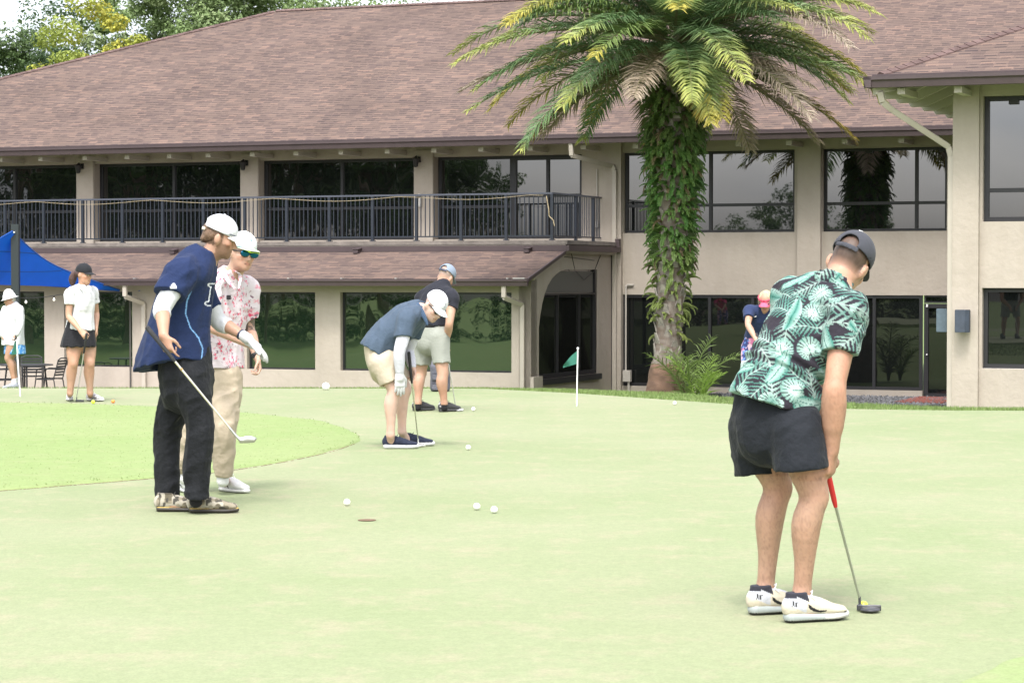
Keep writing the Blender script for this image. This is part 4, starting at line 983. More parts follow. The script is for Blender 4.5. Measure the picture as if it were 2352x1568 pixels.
# crown
ctop = tr_c(zt) + np.array([0, 0, 0.75])
nf = 98
for i in range(nf):
    t = i / (nf - 1); a = i * 2.39996 + rg.uniform(-0.25, 0.25)
    el = R(np.interp(t, [0, 0.28, 0.6, 0.85, 1], [-16, 8, 30, 58, 84]) + rg.uniform(-9, 9))
    L_ = np.interp(t, [0, 0.15, 0.5, 0.85, 1], [3.1, 4.1, 4.4, 3.7, 2.2]) * rg.uniform(0.88, 1.08)
    dr = R(np.interp(t, [0, 0.4, 1], [34, 50, 52]) + rg.uniform(-10, 14))
    gcol = np.array([0.105, 0.185, 0.080]) * rg.uniform(0.85, 1.2); ycol = np.array([0.34, 0.35, 0.08])
    r1 = rg.random()
    if t < 0.09:  gcol, ycol = (np.array([0.22, 0.175, 0.12]), np.array([0.33, 0.27, 0.20])) if r1 < 0.45 else (np.array([0.10, 0.115, 0.045]), np.array([0.36, 0.26, 0.05]))
    elif t < 0.55:
        if r1 < 0.05: gcol, ycol = np.array([0.22, 0.18, 0.13]), np.array([0.34, 0.28, 0.22])
        elif r1 < 0.45: gcol, ycol = np.array([0.12, 0.19, 0.06]), np.array([0.42, 0.35, 0.06])
    v, q, c = frond_mesh(rg, L_, a, el, dr, gcol, ycol, np.array([0.17, 0.17, 0.075]), n=125, lw=0.032, ll=0.68, tipstart=rg.uniform(0.3, 0.95) if t < 0.8 else 0.9, vee=0.30, twist=rg.uniform(-0.35, 0.35))
    s0 = np.array([math.cos(a), math.sin(a), 0]) * 0.22 + np.array([0, 0, np.interp(t, [0, 1], [-0.45, 0.35])])
    link('frond', mesh_np('frond', v, q, False, c), palm_m, palm, ctop + s0)
# young palms at the foot
def seedling(px, d, n, L_, label, seed, tints):
    rg2 = np.random.default_rng(seed); b = at(px, 640, d); t = thing('palm_seedling', label, 'plant', (b[0], b[1], float(FLOOR + 0.0)))
    for i in range(n):
        a = i * 2.4 + rg2.uniform(-.3, .3); c = np.array(tints) * rg2.uniform(0.8, 1.2)
        v, q, cc_ = frond_mesh(rg2, L_ * rg2.uniform(0.75, 1.1), a, R(rg2.uniform(74, 88)), R(rg2.uniform(40, 85)), c, c * 1.35, c * 1.3, n=26, lw=0.022, ll=0.34 * L_, tipstart=0.4, vee=0.3)
        link('frond', mesh_np('frond', v, q, False, cc_), palm_m, t)
seedling(1584, 48.3, 5, 1.75, 'young palm sprouting at the foot of the date palm, against the trunk', 21, (0.12, 0.17, 0.05))
seedling(1606, 48.0, 4, 1.35, 'light green young palm with open fronds, right of the date palm foot', 22, (0.17, 0.26, 0.05))
# ================================================================== things on the green and the terrace
white_pl = mat('white_plastic', (0.78, 0.78, 0.77), 0.35, spec=0.5)
def ball_mat(name, c):
    m = mat(name, c, 0.3, spec=0.5)
    t = m.node_tree; v = t.nodes.new('ShaderNodeTexVoronoi'); v.inputs['Scale'].default_value = 240
    co = t.nodes.new('ShaderNodeTexCoord'); t.links.new(co.outputs['Object'], v.inputs['Vector'])
    b = t.nodes.new('ShaderNodeBump'); b.inputs['Strength'].default_value = 0.35; b.inputs['Distance'].default_value = 0.0012
    t.links.new(v.outputs['Distance'], b.inputs['Height']); t.links.new(b.outputs[0], t.nodes['Principled BSDF'].inputs['Normal']); return m
bw_m = ball_mat('white_ball', (0.80, 0.80, 0.79)); by_m = ball_mat('yellow_ball', (0.62, 0.80, 0.05)); bo_m = ball_mat('orange_ball', (0.85, 0.25, 0.05))
ball_me = {}
def ball(px, py_bottom, m, label, r_=0.0214, z=None, d=None):
    d = ground_d(py_bottom) if d is None else d; p = at(px, 640, d); g = 0.006 if z is None else z
    key = (m.name, r_)
    if key not in ball_me:
        bm = bmesh.new(); bmesh.ops.create_icosphere(bm, subdivisions=4, radius=r_)
        for f in bm.faces: f.smooth = True
        me = bpy.data.meshes.new('golf_ball'); bm.to_mesh(me); bm.free(); me.materials.append(m); ball_me[key] = me
    o = link('golf_ball', ball_me[key], None, None, (p[0], p[1], g + r_)); return tag(o, label, 'golf ball', 'golf balls lying on the putting green')
ball(796, 1162.5, bw_m, 'white golf ball lying just behind the hole in the foreground')
ball(1095, 1172.3, bw_m, 'white golf ball, left one of the close pair in the foreground')
ball(1135, 1180, bw_m, 'white golf ball, right one of the close pair in the foreground')
ball(1075.5, 1034.5, bw_m, 'white golf ball right of the bent man in the blue polo')
ball(1087, 945, bw_m, 'white golf ball right of the man in the black shirt')
ball(1550, 931, bw_m, 'white golf ball out on the green in front of the palm')
ball(1985.8, 1405, by_m, 'yellow golf ball behind the putter head of the man in the leaf print shirt')
ball(213, 928.5, by_m, 'yellow golf ball at the foot of the woman in the black skirt')
ball(258.5, 927, bo_m, 'orange golf ball right of the woman in the black skirt')
o = ball(748, 895.5, bw_m, 'large white ball resting on the far crest of the green', 0.05, z=0.0, d=31.0); o['group'] = ''
del o['group']
o.name = 'ball_marker'
# hole
d = ground_d(1196.5); p = at(842, 640, d)
t = thing('golf_hole', 'empty golf hole with brown earth rim in the foreground of the green', 'golf hole', (p[0], p[1], 0.005))
mb = MB(); mb.lathe([(0.047, 0.0), (0.054, 0.0025), (0.054, 0.004), (0.047, 0.0035)], (0, 0, 0), 32); mb.build('rim', mat('earth', (0.13, 0.075, 0.045), 0.9, var=0.3, vscale=60), t, smooth=True)
mb = MB(); mb.lathe([(0.046, 0.0), (0.046, 0.0012)], (0, 0, 0), 32); mb.build('cup', mat('hole_dark', (0.075, 0.048, 0.032), 0.9), t)
# flags
flag_m = mat('flag_cloth', (0.03, 0.165, 0.115), 0.7, var=0.15, vscale=10, trans=0.25)
def flag(px, ybase, ytop, label, lean, shape, d=None, z=0.0):
    d = d or ground_d(ybase); b = at(px, 640, d); zt_ = at(px, ytop, d)[2] - z
    t = thing('golf_flag', label, 'flag', (b[0], b[1], z), 0, 'small green practice flags on the green')
    mb = MB(); mb.tube([(0, 0, -0.05), (lean, 0, zt_)], 0.0072, 10); mb.build('pole', white_pl, t, smooth=True)
    mb = MB(); mb.lathe([(0.004, -0.012), (0.013, -0.005), (0.014, 0.004), (0.004, 0.014)], (lean, 0, zt_), 12); mb.build('finial', white_pl, t, smooth=True)
    # cloth: grid between the pole edge and the fly, with a ripple and real thickness
    nx, nz = 14, 10; V = []
    for s_ in (0, 1):
        for i in range(nx + 1):
            for j in range(nz + 1):
                a, b_ = i / nx, j / nz; x, z_ = shape(a, b_); V.append((lean + x, 0.028 * math.sin(a * 7 + b_ * 2) * a + 0.0015 * s_, zt_ + z_))
    o = (nx+1)*(nz+1); Fq = []
    for i in range(nx):
        for j in range(nz):
            a = i*(nz+1)+j; Fq += [(a, a+1, a+nz+2, a+nz+1), (o+a, o+a+nz+1, o+a+nz+2, o+a+1)]
    mb = MB(); mb.add(V, Fq); mb.build('flag', flag_m, t, smooth=True); return t
k_ = 1 / 206.0
flag(1324.5, 933, 800, 'small green flag on a white pole near the middle of the green', 0.013, lambda a, b: (-0.009 - a*0.155, -0.032 - (1-b)*(0.10*a + 0.06*a*a) - b*(0.140 + 0.045*a)))
flag(46, 911, 782, 'small green flag hanging limp beside the woman in the white hat', -0.045, lambda a, b: (-0.075*a*(0.35+0.65*b) + 0.0, -0.01 - b*0.155 - 0.012*a*b))

# ------------------------------------------------------------------ terrace: table, chairs, shade sail, string lights
blk2 = mat('black_furniture', (0.018, 0.018, 0.020), 0.45)
def chair(px, d, rz, label, src=None):
    b = at(px, 640, d); loc = (b[0], b[1], FLOOR + 0.03)
    if src is not None:
        c = copy_tree(src); c.location = loc; c.rotation_euler = (0, 0, rz); c['label'] = label; return c
    t = thing('patio_chair', label, 'chair', loc, rz, 'black slatted patio chairs at the table')
    mb = MB()
    for i in range(6): y = -0.20 + i * 0.078; mb.box(-0.22, 0.22, y, y + 0.055, 0.425, 0.445)
    mb.build('seat', blk2, t)
    mb = MB()
    for i in range(6):
        z = 0.52 + i * 0.062; y = 0.235 + (z - 0.45) * 0.22; mb.bar((-0.22, y, z), (0.22, y, z), 0.014, 0.042)
    mb.build('backrest', blk2, t)
    mb = MB()
    for s_ in (-1, 1):
        x = s_ * 0.235
        mb.tube([(x, 0.30, 0), (x, 0.22, 0.43), (x, 0.34, 0.86)], 0.014, 8)
        mb.tube([(x, -0.28, 0), (x, -0.22, 0.42), (x, -0.20, 0.62), (x, -0.12, 0.66), (x, 0.27, 0.66)], 0.014, 8)
        mb.tube([(x, -0.22, 0.42), (x, 0.23, 0.42)], 0.012, 8)
    mb.tube([(-0.235, 0.34, 0.86), (-0.15, 0.36, 0.90), (0.15, 0.36, 0.90), (0.235, 0.34, 0.86)], 0.014, 8)
    mb.build('frame', blk2, t, smooth=True); return t
ch = chair(112, 55.0, R(-105), 'black slatted patio chair at the right end of the table')
chair(74, 56.2, R(15), 'black slatted patio chair behind the table, seen between its legs', ch)
chair(10, 54.6, R(110), 'black slatted patio chair at the left edge beside the woman in the white hat', ch)
b = at(58, 640, 55.2); t = thing('patio_table', 'dark patio table on the terrace behind the woman in the white hat', 'table', (b[0], b[1], FLOOR + 0.03), R(-20))
mb = MB(); mb.lathe([(0.60, 0.72), (0.62, 0.728), (0.62, 0.745), (0.60, 0.75)], (0, 0, 0), 32); mb.build('tabletop', mat('table_top', (0.05, 0.05, 0.055), 0.4), t)
for a in range(4):
    mb = MB(); x, y = 0.42*math.cos(a*1.5708+.6), 0.42*math.sin(a*1.5708+.6); mb.tube([(x*1.2, y*1.2, 0), (x, y, 0.72)], 0.02, 8); mb.build('leg', blk2, t)
# post and sail
sd_ = 53.0
b = at(36, 640, sd_); zt_ = at(36, 515, sd_)[2]
t = thing('sail_post', 'square black steel post carrying the blue shade sail', 'post', (b[0], b[1], FLOOR))
mb = MB(); mb.box(-0.085, 0.085, -0.085, 0.085, 0, zt_ - FLOOR); mb.box(-0.15, 0.15, -0.15, 0.15, 0, 0.03); mb.build('shaft', mat('post_paint', (0.012, 0.018, 0.020), 0.4), t, bevel=0.006)
mb = MB(); mb.tube([(0.0, -0.09, zt_-FLOOR-0.18), (0.0, -0.16, zt_-FLOOR-0.18)], 0.02, 6); mb.build('eye_bolt', mat('pale_metal', (0.6, .6, .6)), t)
A = at(28, 531, sd_ - 0.2); B = at(284, 669, 57.0); C = at(-330, 655, 50.5); D4 = at(-300, 560, 58)
mid = (A + B + C) / 3
def sail_pt(a, b_, c):
    p = A*a + B*b_ + C*c
    # the hems curve in, the cloth sags a little
    pin = 27 * a * b_ * c; hem = (a*b_ + b_*c + c*a)
    inward = (mid - p); edge = 4 * max(a*b_ * (1-c)**2, b_*c * (1-a)**2, c*a * (1-b_)**2)
    p = p + inward * 0.26 * edge * (1 - pin) * np.array([1, 1, 1.0]); p[2] -= 0.10 * pin
    return p
nn_ = 28; idx = {}; V = []; Fq = []
for i in range(nn_ + 1):
    for j in range(nn_ + 1 - i):
        idx[(i, j)] = len(V); V.append(sail_pt(1 - (i + j) / nn_, i / nn_, j / nn_))
for i in range(nn_):
    for j in range(nn_ - i):
        Fq.append((idx[(i, j)], idx[(i+1, j)], idx[(i, j+1)]))
        if i + j < nn_ - 1: Fq.append((idx[(i+1, j)], idx[(i+1, j+1)], idx[(i, j+1)]))
V = np.array(V); Fq = np.array(Fq); n = len(V)
me = mesh_np('sail', np.vstack([V, V - np.array([0, 0, 0.006])]), np.vstack([Fq, Fq[:, ::-1] + n]), True)
sail = thing('shade_sail', 'bright blue triangular shade sail stretched from the black post to the porch', 'shade sail', (0, 0, 0))
link('canopy', me, mat('sail_cloth', (0.006, 0.165, 0.70), 0.7, trans=0.4, var=0.05, vscale=3), sail)
mb = MB()
for k in (0.30, 0.62):
    pts = [sail_pt(1 - k, k * s_, k * (1 - s_)) + np.array([0, 0, 0.004]) for s_ in np.linspace(0.02, 0.98, 14)]; mb.tube([tuple(p) for p in pts], 0.012, 5)
mb.build('seam', mat('sail_seam', (0.004, 0.06, 0.30), 0.8), sail)
mb = MB(); mb.tube([tuple(sail_pt(1 - s_, s_, 0)) for s_ in np.linspace(0, 1, 20)], 0.014, 5); mb.tube([tuple(sail_pt(0, 1 - s_, s_)) for s_ in np.linspace(0, 1, 20)], 0.014, 5); mb.tube([tuple(sail_pt(s_, 0, 1 - s_)) for s_ in np.linspace(0, 1, 20)], 0.014, 5)
mb.tube([tuple(B), tuple(bw(-9.55, -5.37, 1.15))], 0.008, 5)
mb.build('edge_cable', mat('sail_seam', (0.004, .06, .3)), sail)
t = thing('string_lights', 'black string of clear bulbs hung under the blue shade sail', 'string lights', (0, 0, 0))
mb = MB(); pa, pb_, pc = at(-40, 672, 54.5), at(140, 676, 56.2), at(318, 672, 57.6); pts = []
for a_, b2 in ((pa, pb_), (pb_, pc)):
    for s_ in np.linspace(0, 1, 12): q = a_ + (b2 - a_) * s_; q[2] -= 0.10 * 4 * s_ * (1 - s_); pts.append(tuple(q))
mb.tube(pts, 0.008, 5); mb.build('wire', blk2, t)
bulb_m = mat('clear_bulb', (0.75, 0.72, 0.65), 0.1, spec=0.8)
for i in (2, 6, 10, 14, 17, 21):
    q = pts[i]; mb = MB(); mb.lathe([(0.012, 0), (0.016, -0.05), (0.012, -0.05)], q, 8); s_ = mb.build('socket', blk2, t)
    mb = MB(); mb.lathe([(0.012, -0.05), (0.032, -0.085), (0.030, -0.115), (0.008, -0.135)], q, 10); mb.build('bulb', bulb_m, s_, smooth=True)
# upturned landscape light / valve box by the palm
b = at(1642, 640, 53.5); t = thing('floodlight', 'low black floodlight on the gravel right of the palm', 'floodlight', (b[0], b[1], FLOOR + 0.02))
mb = MB(); mb.box(-0.15, 0.15, -0.08, 0.08, 0.06, 0.17); mb.build('housing', blk2, t, bevel=0.015)
mb = MB(); mb.box(-0.10, 0.10, -0.03, 0.03, 0, 0.058); mb.build('foot', blk2, t)
# golf rucksack standing on the far side of the green
bd = 30.6; b = at(1011, 640, bd); sc_ = bd / F
t = thing('backpack', 'charcoal backpack standing on the crest of the green behind the man in black', 'bag', (b[0], b[1], -0.01))
bag_m = mat('bag_cloth', (0.085, 0.085, 0.105), 0.8, var=0.12, vscale=12, bump=0.4, bscale=40)
s = SDF(0.01); s.box((0, 0, 0.19), (0.125, 0.08, 0.18), rd=0.05); s.chain([(-0.11, 0.0, 0.34), (-0.12, 0, 0.37), (-0.05, 0, 0.38)], [0.03, 0.03, 0.03], k=0.03)
s.disp(lambda P: 0.012 * (vnoise(P, 14, 1) - 0.5)); sdf_obj(s, 'body', bag_m, t, (0, 0, 0))
for z in (0.075, 0.20):
    s = SDF(0.01); s.box((0.0, -0.085, z), (0.105, 0.03, 0.05), rd=0.02); sdf_obj(s, 'pocket', bag_m, t, (0, 0, 0))
    mb = MB(); mb.box(-0.108, 0.108, -0.121, -0.113, z + 0.046, z + 0.056); mb.build('flap', mat('bag_trim', (0.05, 0.05, 0.065), 0.7), t)
mb = MB(); mb.tube([(-0.05, 0.0, 0.36), (-0.04, 0, 0.41), (0.04, 0, 0.41), (0.05, 0, 0.36)], 0.01, 6); mb.build('handle', blk2, t)
# ================================================================== people
skin_m = mat('skin', (0, 0, 0), 0.5, attr=True, sss=0.12, spec=0.35, bump=0.08, bscale=220)
cloth_m = mat('printed_cloth', (0, 0, 0), 0.85, attr=True, bump=0.25, bscale=55, spec=0.2, sheen=0.15)
def cloth(name, c, rough=0.85, bump=0.3, bscale=38, var=0.06): return mat(name, c, rough, var=var, vscale=9, bump=bump, bscale=bscale, spec=0.2, sheen=0.15)
hair_m = mat('hair', (0, 0, 0), 0.55, attr=True, bump=0.6, bscale=160, stretch=(1, 1, 0.25))
rubber = mat('sole_rubber', (0, 0, 0), 0.6, attr=True)
steel = mat('club_steel', (0.62, 0.62, 0.60), 0.22, metal=1.0)
grip_m = mat('club_grip', (0.02, 0.02, 0.022), 0.75, bump=0.5, bscale=160)
lens_dark = mat('dark_lens', (0.012, 0.012, 0.014), 0.08, spec=0.8)
frame_blk = mat('black_frame', (0.012, 0.012, 0.014), 0.35)

def frame(f, up):
    f = nrm(f); x = nrm(np.cross(f, up)); u = np.cross(x, f); return np.stack([x, f, u], 1)      # columns: right, forward, up
def lerp(a, b, t): return np.asarray(a, float) * (1 - t) + np.asarray(b, float) * t

class Person:
    def __init__(s, label, base, skin=(0.34, 0.205, 0.145), h=0.008, size=1.0, group=None):
        s.o = thing('person', label, 'person', base, 0, group); s.org = np.asarray(base, float); s.skin = np.array(skin); s.h = h; s.z = size
        s.b = SDF(h); s.paint = []
    def add(s, sd_, name, m, color=None, it=2, parent=None): return sdf_obj(sd_, name, m, parent or s.o, s.org, color, it)
    def torso(s, pts, rad, side): s.b.chain(pts, np.asarray(rad) * 0.87, k=0.03, side=side, sub=3)
    def arm(s, sh, el, wr, k=1.0):
        z = s.z * k
        s.b.chain([sh, lerp(sh, el, 0.5), el, lerp(el, wr, 0.3), lerp(el, wr, 0.72), wr], np.array([0.056, 0.050, 0.041, 0.044, 0.034, 0.027]) * z, k=0.02, sub=3)
    def leg(s, hip, kn, an, fwd, k=1.0):
        z = s.z * k; f = nrm(fwd)
        s.b.chain([hip, lerp(hip, kn, 0.55), kn - f*0.004, lerp(kn, an, 0.30) - f*0.018*z, lerp(kn, an, 0.68) - f*0.006, an], np.array([0.090, 0.076, 0.054, 0.058, 0.040, 0.034]) * z, k=0.02, sub=4)
        s.b.ell(kn + f*0.022*z, np.array([0.036, 0.036, 0.045]) * z, k=0.03)
    def foot(s, an, heel, toe):
        s.b.chain([an, lerp(heel, toe, 0.25) + [0, 0, 0.05], lerp(heel, toe, 0.8) + [0, 0, 0.03]], [0.034 * s.z, 0.033 * s.z, 0.025 * s.z], k=0.02)
    def hand(s, wr, D, N, T, curl=(25, 35, 20), sd=None, size=1.0, thumb=0.5, gl=0.0, spread=0.06, fcurl=None):
        """wr wrist; D towards the fingers, N the way the palm faces, T the thumb's side"""
        b = sd or s.b; z = s.z * size; D, N, T = nrm(D), nrm(N), nrm(T); M = np.stack([T, D, N], 1)
        wr = np.asarray(wr, float)
        b.chain([wr - D*0.01, wr + D*0.03*z, wr + D*0.085*z], np.array([[0.027, 0.019], [0.037, 0.017], [0.040, 0.014]]) * z + gl, k=0.015, side=T, sub=2)
        for i in range(4):
            o = 0.029 - 0.0195 * i; base = wr + D*(0.088 - 0.004*abs(i - 1.2))*z + T*o*z
            L_ = [0.072, 0.080, 0.074, 0.058][i] * z; r0 = [0.0088, 0.0090, 0.0086, 0.0076][i] * z + gl * 0.7
            pts = [base]; ang = 0; c = fcurl[i] if fcurl else curl
            d0 = nrm(D + T * (1.2 - i) * spread)
            for j, fr in enumerate((0.45, 0.31, 0.24)):
                ang += R(c[j]); d = d0 * math.cos(ang) + N * math.sin(ang); pts.append(pts[-1] + d * L_ * fr)
            b.chain(pts, [r0 * 1.05, r0, r0 * 0.92, r0 * 0.78], k=0.006, sub=2)
        base = wr + D*0.022*z + T*0.024*z; d1 = nrm(D*0.62 + T*0.62 + N*(0.15 + 0.5*thumb)); d2 = nrm(D*0.85 + T*(0.35 - 0.5*thumb) + N*(0.1 + 0.6*thumb))
        b.chain([base, base + d1*0.042*z, base + d1*0.042*z + d2*0.032*z, base + d1*0.042*z + d2*0.056*z], np.array([0.0145, 0.0115, 0.0100, 0.0080]) * z + gl * 0.7, k=0.010, sub=2)
    def head(s, H, M, neck, k=1.0, jaw=1.0, face=True, fem=False):
        z = s.z * k; s.H = np.asarray(H, float); s.M = np.asarray(M, float); s.hz = z; b = s.b
        P = lambda x, y, zz: s.H + s.M @ (np.array([x, y, zz]) * z)
        s.P = P
        b.ell(P(0, -0.012, 0.035), np.array([0.074, 0.094, 0.088]) * z, s.M, k=0.02)
        b.ell(P(0, 0.028, -0.030), np.array([0.060, 0.062, 0.078]) * z, s.M, k=0.03)
        b.ell(P(0, 0.045, -0.078), np.array([0.042 * jaw, 0.042, 0.034]) * z, s.M, k=0.03)
        b.ell(P(0, 0.074, -0.098), np.array([0.020 * jaw, 0.016, 0.016]) * z, s.M, k=0.02)
        if face:
            for sg in (-1, 1):
                b.ell(P(sg*0.040, 0.058, -0.022), np.array([0.022, 0.020, 0.020]) * z, s.M, k=0.02)
                b.ell(P(sg*0.031, 0.084, 0.003), np.array([0.017, 0.014, 0.011]) * z, s.M, k=0.010, op='s')
                b.ell(P(sg*0.031, 0.071, 0.003), np.array([0.013, 0.012, 0.012]) * z, s.M, k=0.003)
                b.ell(P(sg*0.030, 0.083, 0.020), np.array([0.022, 0.008, 0.006]) * z, s.M, k=0.012)
            b.chain([P(0, 0.080, 0.010), P(0, 0.096, -0.012), P(0, 0.108, -0.030)], np.array([0.009, 0.010, 0.0125]) * z, k=0.012)
            b.ell(P(0, 0.096, -0.036), np.array([0.017, 0.011, 0.008]) * z, s.M, k=0.008)
            b.ell(P(0, 0.086, -0.060), np.array([0.024, 0.010, 0.006]) * z, s.M, k=0.006)
            b.ell(P(0, 0.084, -0.070), np.array([0.021, 0.010, 0.006]) * z, s.M, k=0.006)
        for sg in (-1, 1):
            b.ell(P(sg*0.076, -0.008, -0.012), np.array([0.008, 0.019, 0.031]) * z, s.M, k=0.006)
            b.ell(P(sg*0.084, -0.012, -0.008), np.array([0.006, 0.020, 0.028]) * z, s.M, k=0.005)
        nr = 0.050 if fem else 0.060
        b.chain([P(0, -0.012, -0.040), lerp(P(0, -0.016, -0.085), neck, 0.4), neck], np.array([nr, nr*0.95, nr*1.12]) * z, k=0.035)
    def hl(s, V): return (V - s.H) @ s.M / s.hz          # head coordinates
    def skin_col(s, V):
        c = np.tile(s.skin, (len(V), 1)); n = vnoise(V, 28, 2)[:, None]; m = vnoise(V, 7, 5)[:, None]
        c = c * (0.92 + 0.16 * n) * (1 + (m - 0.5) * np.array([0.08, -0.06, -0.10]))
        if hasattr(s, 'H'):
            q = s.hl(V); x, y, z = q[:, 0], q[:, 1], q[:, 2]
            near = (np.abs(x) < 0.1) & (np.abs(y) < 0.14) & (z > -0.14) & (z < 0.14)
            lip = near & (y > 0.078) & (((x/0.025)**2 + ((z + 0.065)/0.011)**2) < 1); c[lip] = c[lip] * np.array([0.92, 0.74, 0.74])
            mo = near & (y > 0.078) & (np.abs(x) < 0.022) & (np.abs(z + 0.065) < 0.0022); c[mo] *= 0.35
            for sg in (-1, 1):
                e = near & (y > 0.066) & ((((x - sg*0.031)/0.0145)**2 + ((z - 0.002)/0.0065)**2) < 1); c[e] = (0.55, 0.53, 0.50)
                p = e & ((((x - sg*0.031)/0.006)**2 + ((z - 0.002)/0.0065)**2) < 1); c[p] = (0.04, 0.025, 0.02)
                br = near & (y > 0.06) & ((((x - sg*0.031)/0.022)**2 + ((z - 0.021 + 0.15*np.abs(x - sg*0.025))/0.0045)**2) < 1); c[br] = c[br] * 0.35
            ck = near & (y > 0.03) & ((((np.abs(x) - 0.042)/0.022)**2 + ((z + 0.028)/0.022)**2) < 1); c[ck] *= np.array([1.05, 0.92, 0.90])
        for f in s.paint: c = f(V, c)
        return np.clip(c, 0.003, 1)
    def finish_body(s): return s.add(s.b, 'body', skin_m, s.skin_col)
    # ---- clothes for the head
    def cap(s, c, brim_c=None, panel=None, droop=0.25, opening=False, strap=None, tilt=0.0, under=None, name='cap', m=None, brim_len=0.072, brim_dir=1):
        P, M, z = s.P, s.M, s.hz
        a = SDF(0.005); cen = (0, -0.010, 0.046)
        a.ell(P(*cen), np.array([0.088, 0.108, 0.097]) * z, M, k=0)
        a.ell(P(cen[0], cen[1], cen[2] - 0.004), np.array([0.081, 0.101, 0.091]) * z, M, op='s')
        a.plane(P(0, 0, 0.029), M @ np.array([0, -0.10 + tilt, -1]))
        if opening: a.ell(P(0, -0.118, 0.052), np.array([0.040, 0.06, 0.036]) * z, M, op='s')
        cm_ = m or cloth('cap_' + name + str(tuple(c)), c, bump=0.15, var=0.03)
        root = s.add(a, name, cm_, None, 1)
        if opening:
            st = SDF(0.004); pts = [P(x, -0.010 - 0.108 * math.sqrt(max(0, 1 - (x/0.088)**2)), 0.027) for x in (-0.048, -0.025, 0, 0.025, 0.048)]
            st.chain(pts, np.array([[0.012, 0.003]] * 5) * z, k=0, side=M[:, 2]); s.add(st, 'strap', cm_ if strap is None else cloth('strap' + str(tuple(strap)), strap), None, 1, root)
        # button and seams
        bt = SDF(0.003); bt.ell(P(cen[0], cen[1], cen[2] + 0.097), np.array([0.008, 0.008, 0.005]) * z, M); s.add(bt, 'button', cm_, None, 1, root)
        # brim: a curved plate with thickness
        nu, nv = 18, 8; V = []
        for lay in (0, 1):
            for i in range(nu + 1):
                u = -1 + 2 * i / nu; x = 0.074 * u
                y0 = -0.010 + 0.105 * math.sqrt(max(0, 1 - (x/0.088)**2)); ln = brim_len * math.sqrt(max(0.0, 1 - abs(u)**2.6))
                for j in range(nv + 1):
                    v = j / nv; y = y0 + ln * v; zz = 0.033 + tilt*0.0 + 0.010 - droop * 0.9 * (x*x)/0.074 - (y - y0) * droop - lay * 0.0035
                    V.append(P(x, y * brim_dir, zz))
        o = (nu+1)*(nv+1); Fq = []
        for i in range(nu):
            for j in range(nv):
                q = i*(nv+1)+j; Fq += [(q, q+nv+1, q+nv+2, q+1), (o+q, o+q+1, o+q+nv+2, o+q+nv+1)]
        for i in range(nu): q = i*(nv+1)+nv; Fq.append((q, q+nv+1, o+q+nv+1, o+q))
        mb = MB(); mb.add([v - s.org for v in V], Fq); bm_ = cloth('brim' + str(tuple(brim_c or c)), brim_c or c, bump=0.1)
        br = mb.build('brim', bm_, root, smooth=True)
        return root
    def on_cap(s, u, v, lift=0.0015, cen=(0, -0.010, 0.046), r=(0.088, 0.108, 0.097)):
        """a point on the cap's dome: u turns round the head from the front, v climbs"""
        return s.P(cen[0] + (r[0]+lift) * math.sin(u) * math.cos(v), cen[1] + (r[1]+lift) * math.cos(u) * math.cos(v), cen[2] + (r[2]+lift) * math.sin(v))
    def cap_mark(s, polys, u0, v0, scale, c, parent, name='emblem'):
        """flat strokes laid on the dome; polys are polylines in metres"""
        mb = MB()
        for pl, w_ in polys:
            mb.tube([tuple(s.on_cap(u0 + x/0.10*scale, v0 + y/0.09*scale) - s.org) for x, y in pl], w_, 5)
        return mb.build(name, mat('mark' + str(tuple(c)), c, 0.6), parent)
    def glasses(s, lens=lens_dark, w=0.029, h_=0.019, fr=frame_blk):
        P, M, z = s.P, s.M, s.hz
        a = SDF(0.0025)
        for sg in (-1, 1):
            a.chain([P(sg*0.055, 0.086, 0.012), P(sg*0.070, 0.060, 0.010), P(sg*0.079, 0.0, 0.008)], np.array([[0.004, 0.0025]]*3) * z * 1.3, k=0.003, side=M[:, 2])
            a.ell(P(sg*0.033, 0.098 - 0.004, 0.003), np.array([w + 0.004, 0.007, h_ + 0.004]) * z, M, k=0.003)
        a.chain([P(-0.012, 0.100, 0.008), P(0.012, 0.100, 0.008)], np.array([0.004, 0.004]) * z, k=0.003)
        g = s.add(a, 'sunglasses', fr, None, 1)
        for sg in (-1, 1):
            l = SDF(0.0025); l.ell(P(sg*0.034, 0.0985, 0.003), np.array([w, 0.0065, h_]) * z, M); s.add(l, 'lens', lens, None, 1, g)
        return g
    def hair(s, parts, color, name='hair', hh=0.006):
        a = SDF(hh)
        for kind, *r in parts:
            if kind == 'e': a.ell(s.P(*r[0]), np.array(r[1]) * s.hz, s.M, k=r[2] if len(r) > 2 else 0.012, op=r[3] if len(r) > 3 else 'u')
            elif kind == 'c': a.chain([s.P(*p) for p in r[0]], np.array(r[1]) * s.hz, k=0.015)
            elif kind == 'w': a.chain(r[0], r[1], k=0.015)
            elif kind == 'p': a.plane(s.P(*r[0]), s.M @ np.array(r[1], float))
        a.disp(lambda V: 0.004 * (vnoise((V - s.H) @ s.M * np.array([1, 1, 0.35]), 90, 3) - 0.5) + 0.006 * (vnoise(V, 30, 4) - 0.5))
        col = np.array(color)
        return s.add(a, name, hair_m, lambda V: col * (0.65 + 0.7 * vnoise((V - s.H) @ s.M * np.array([1, 1, 0.3]), 120, 6)[:, None]), 1)
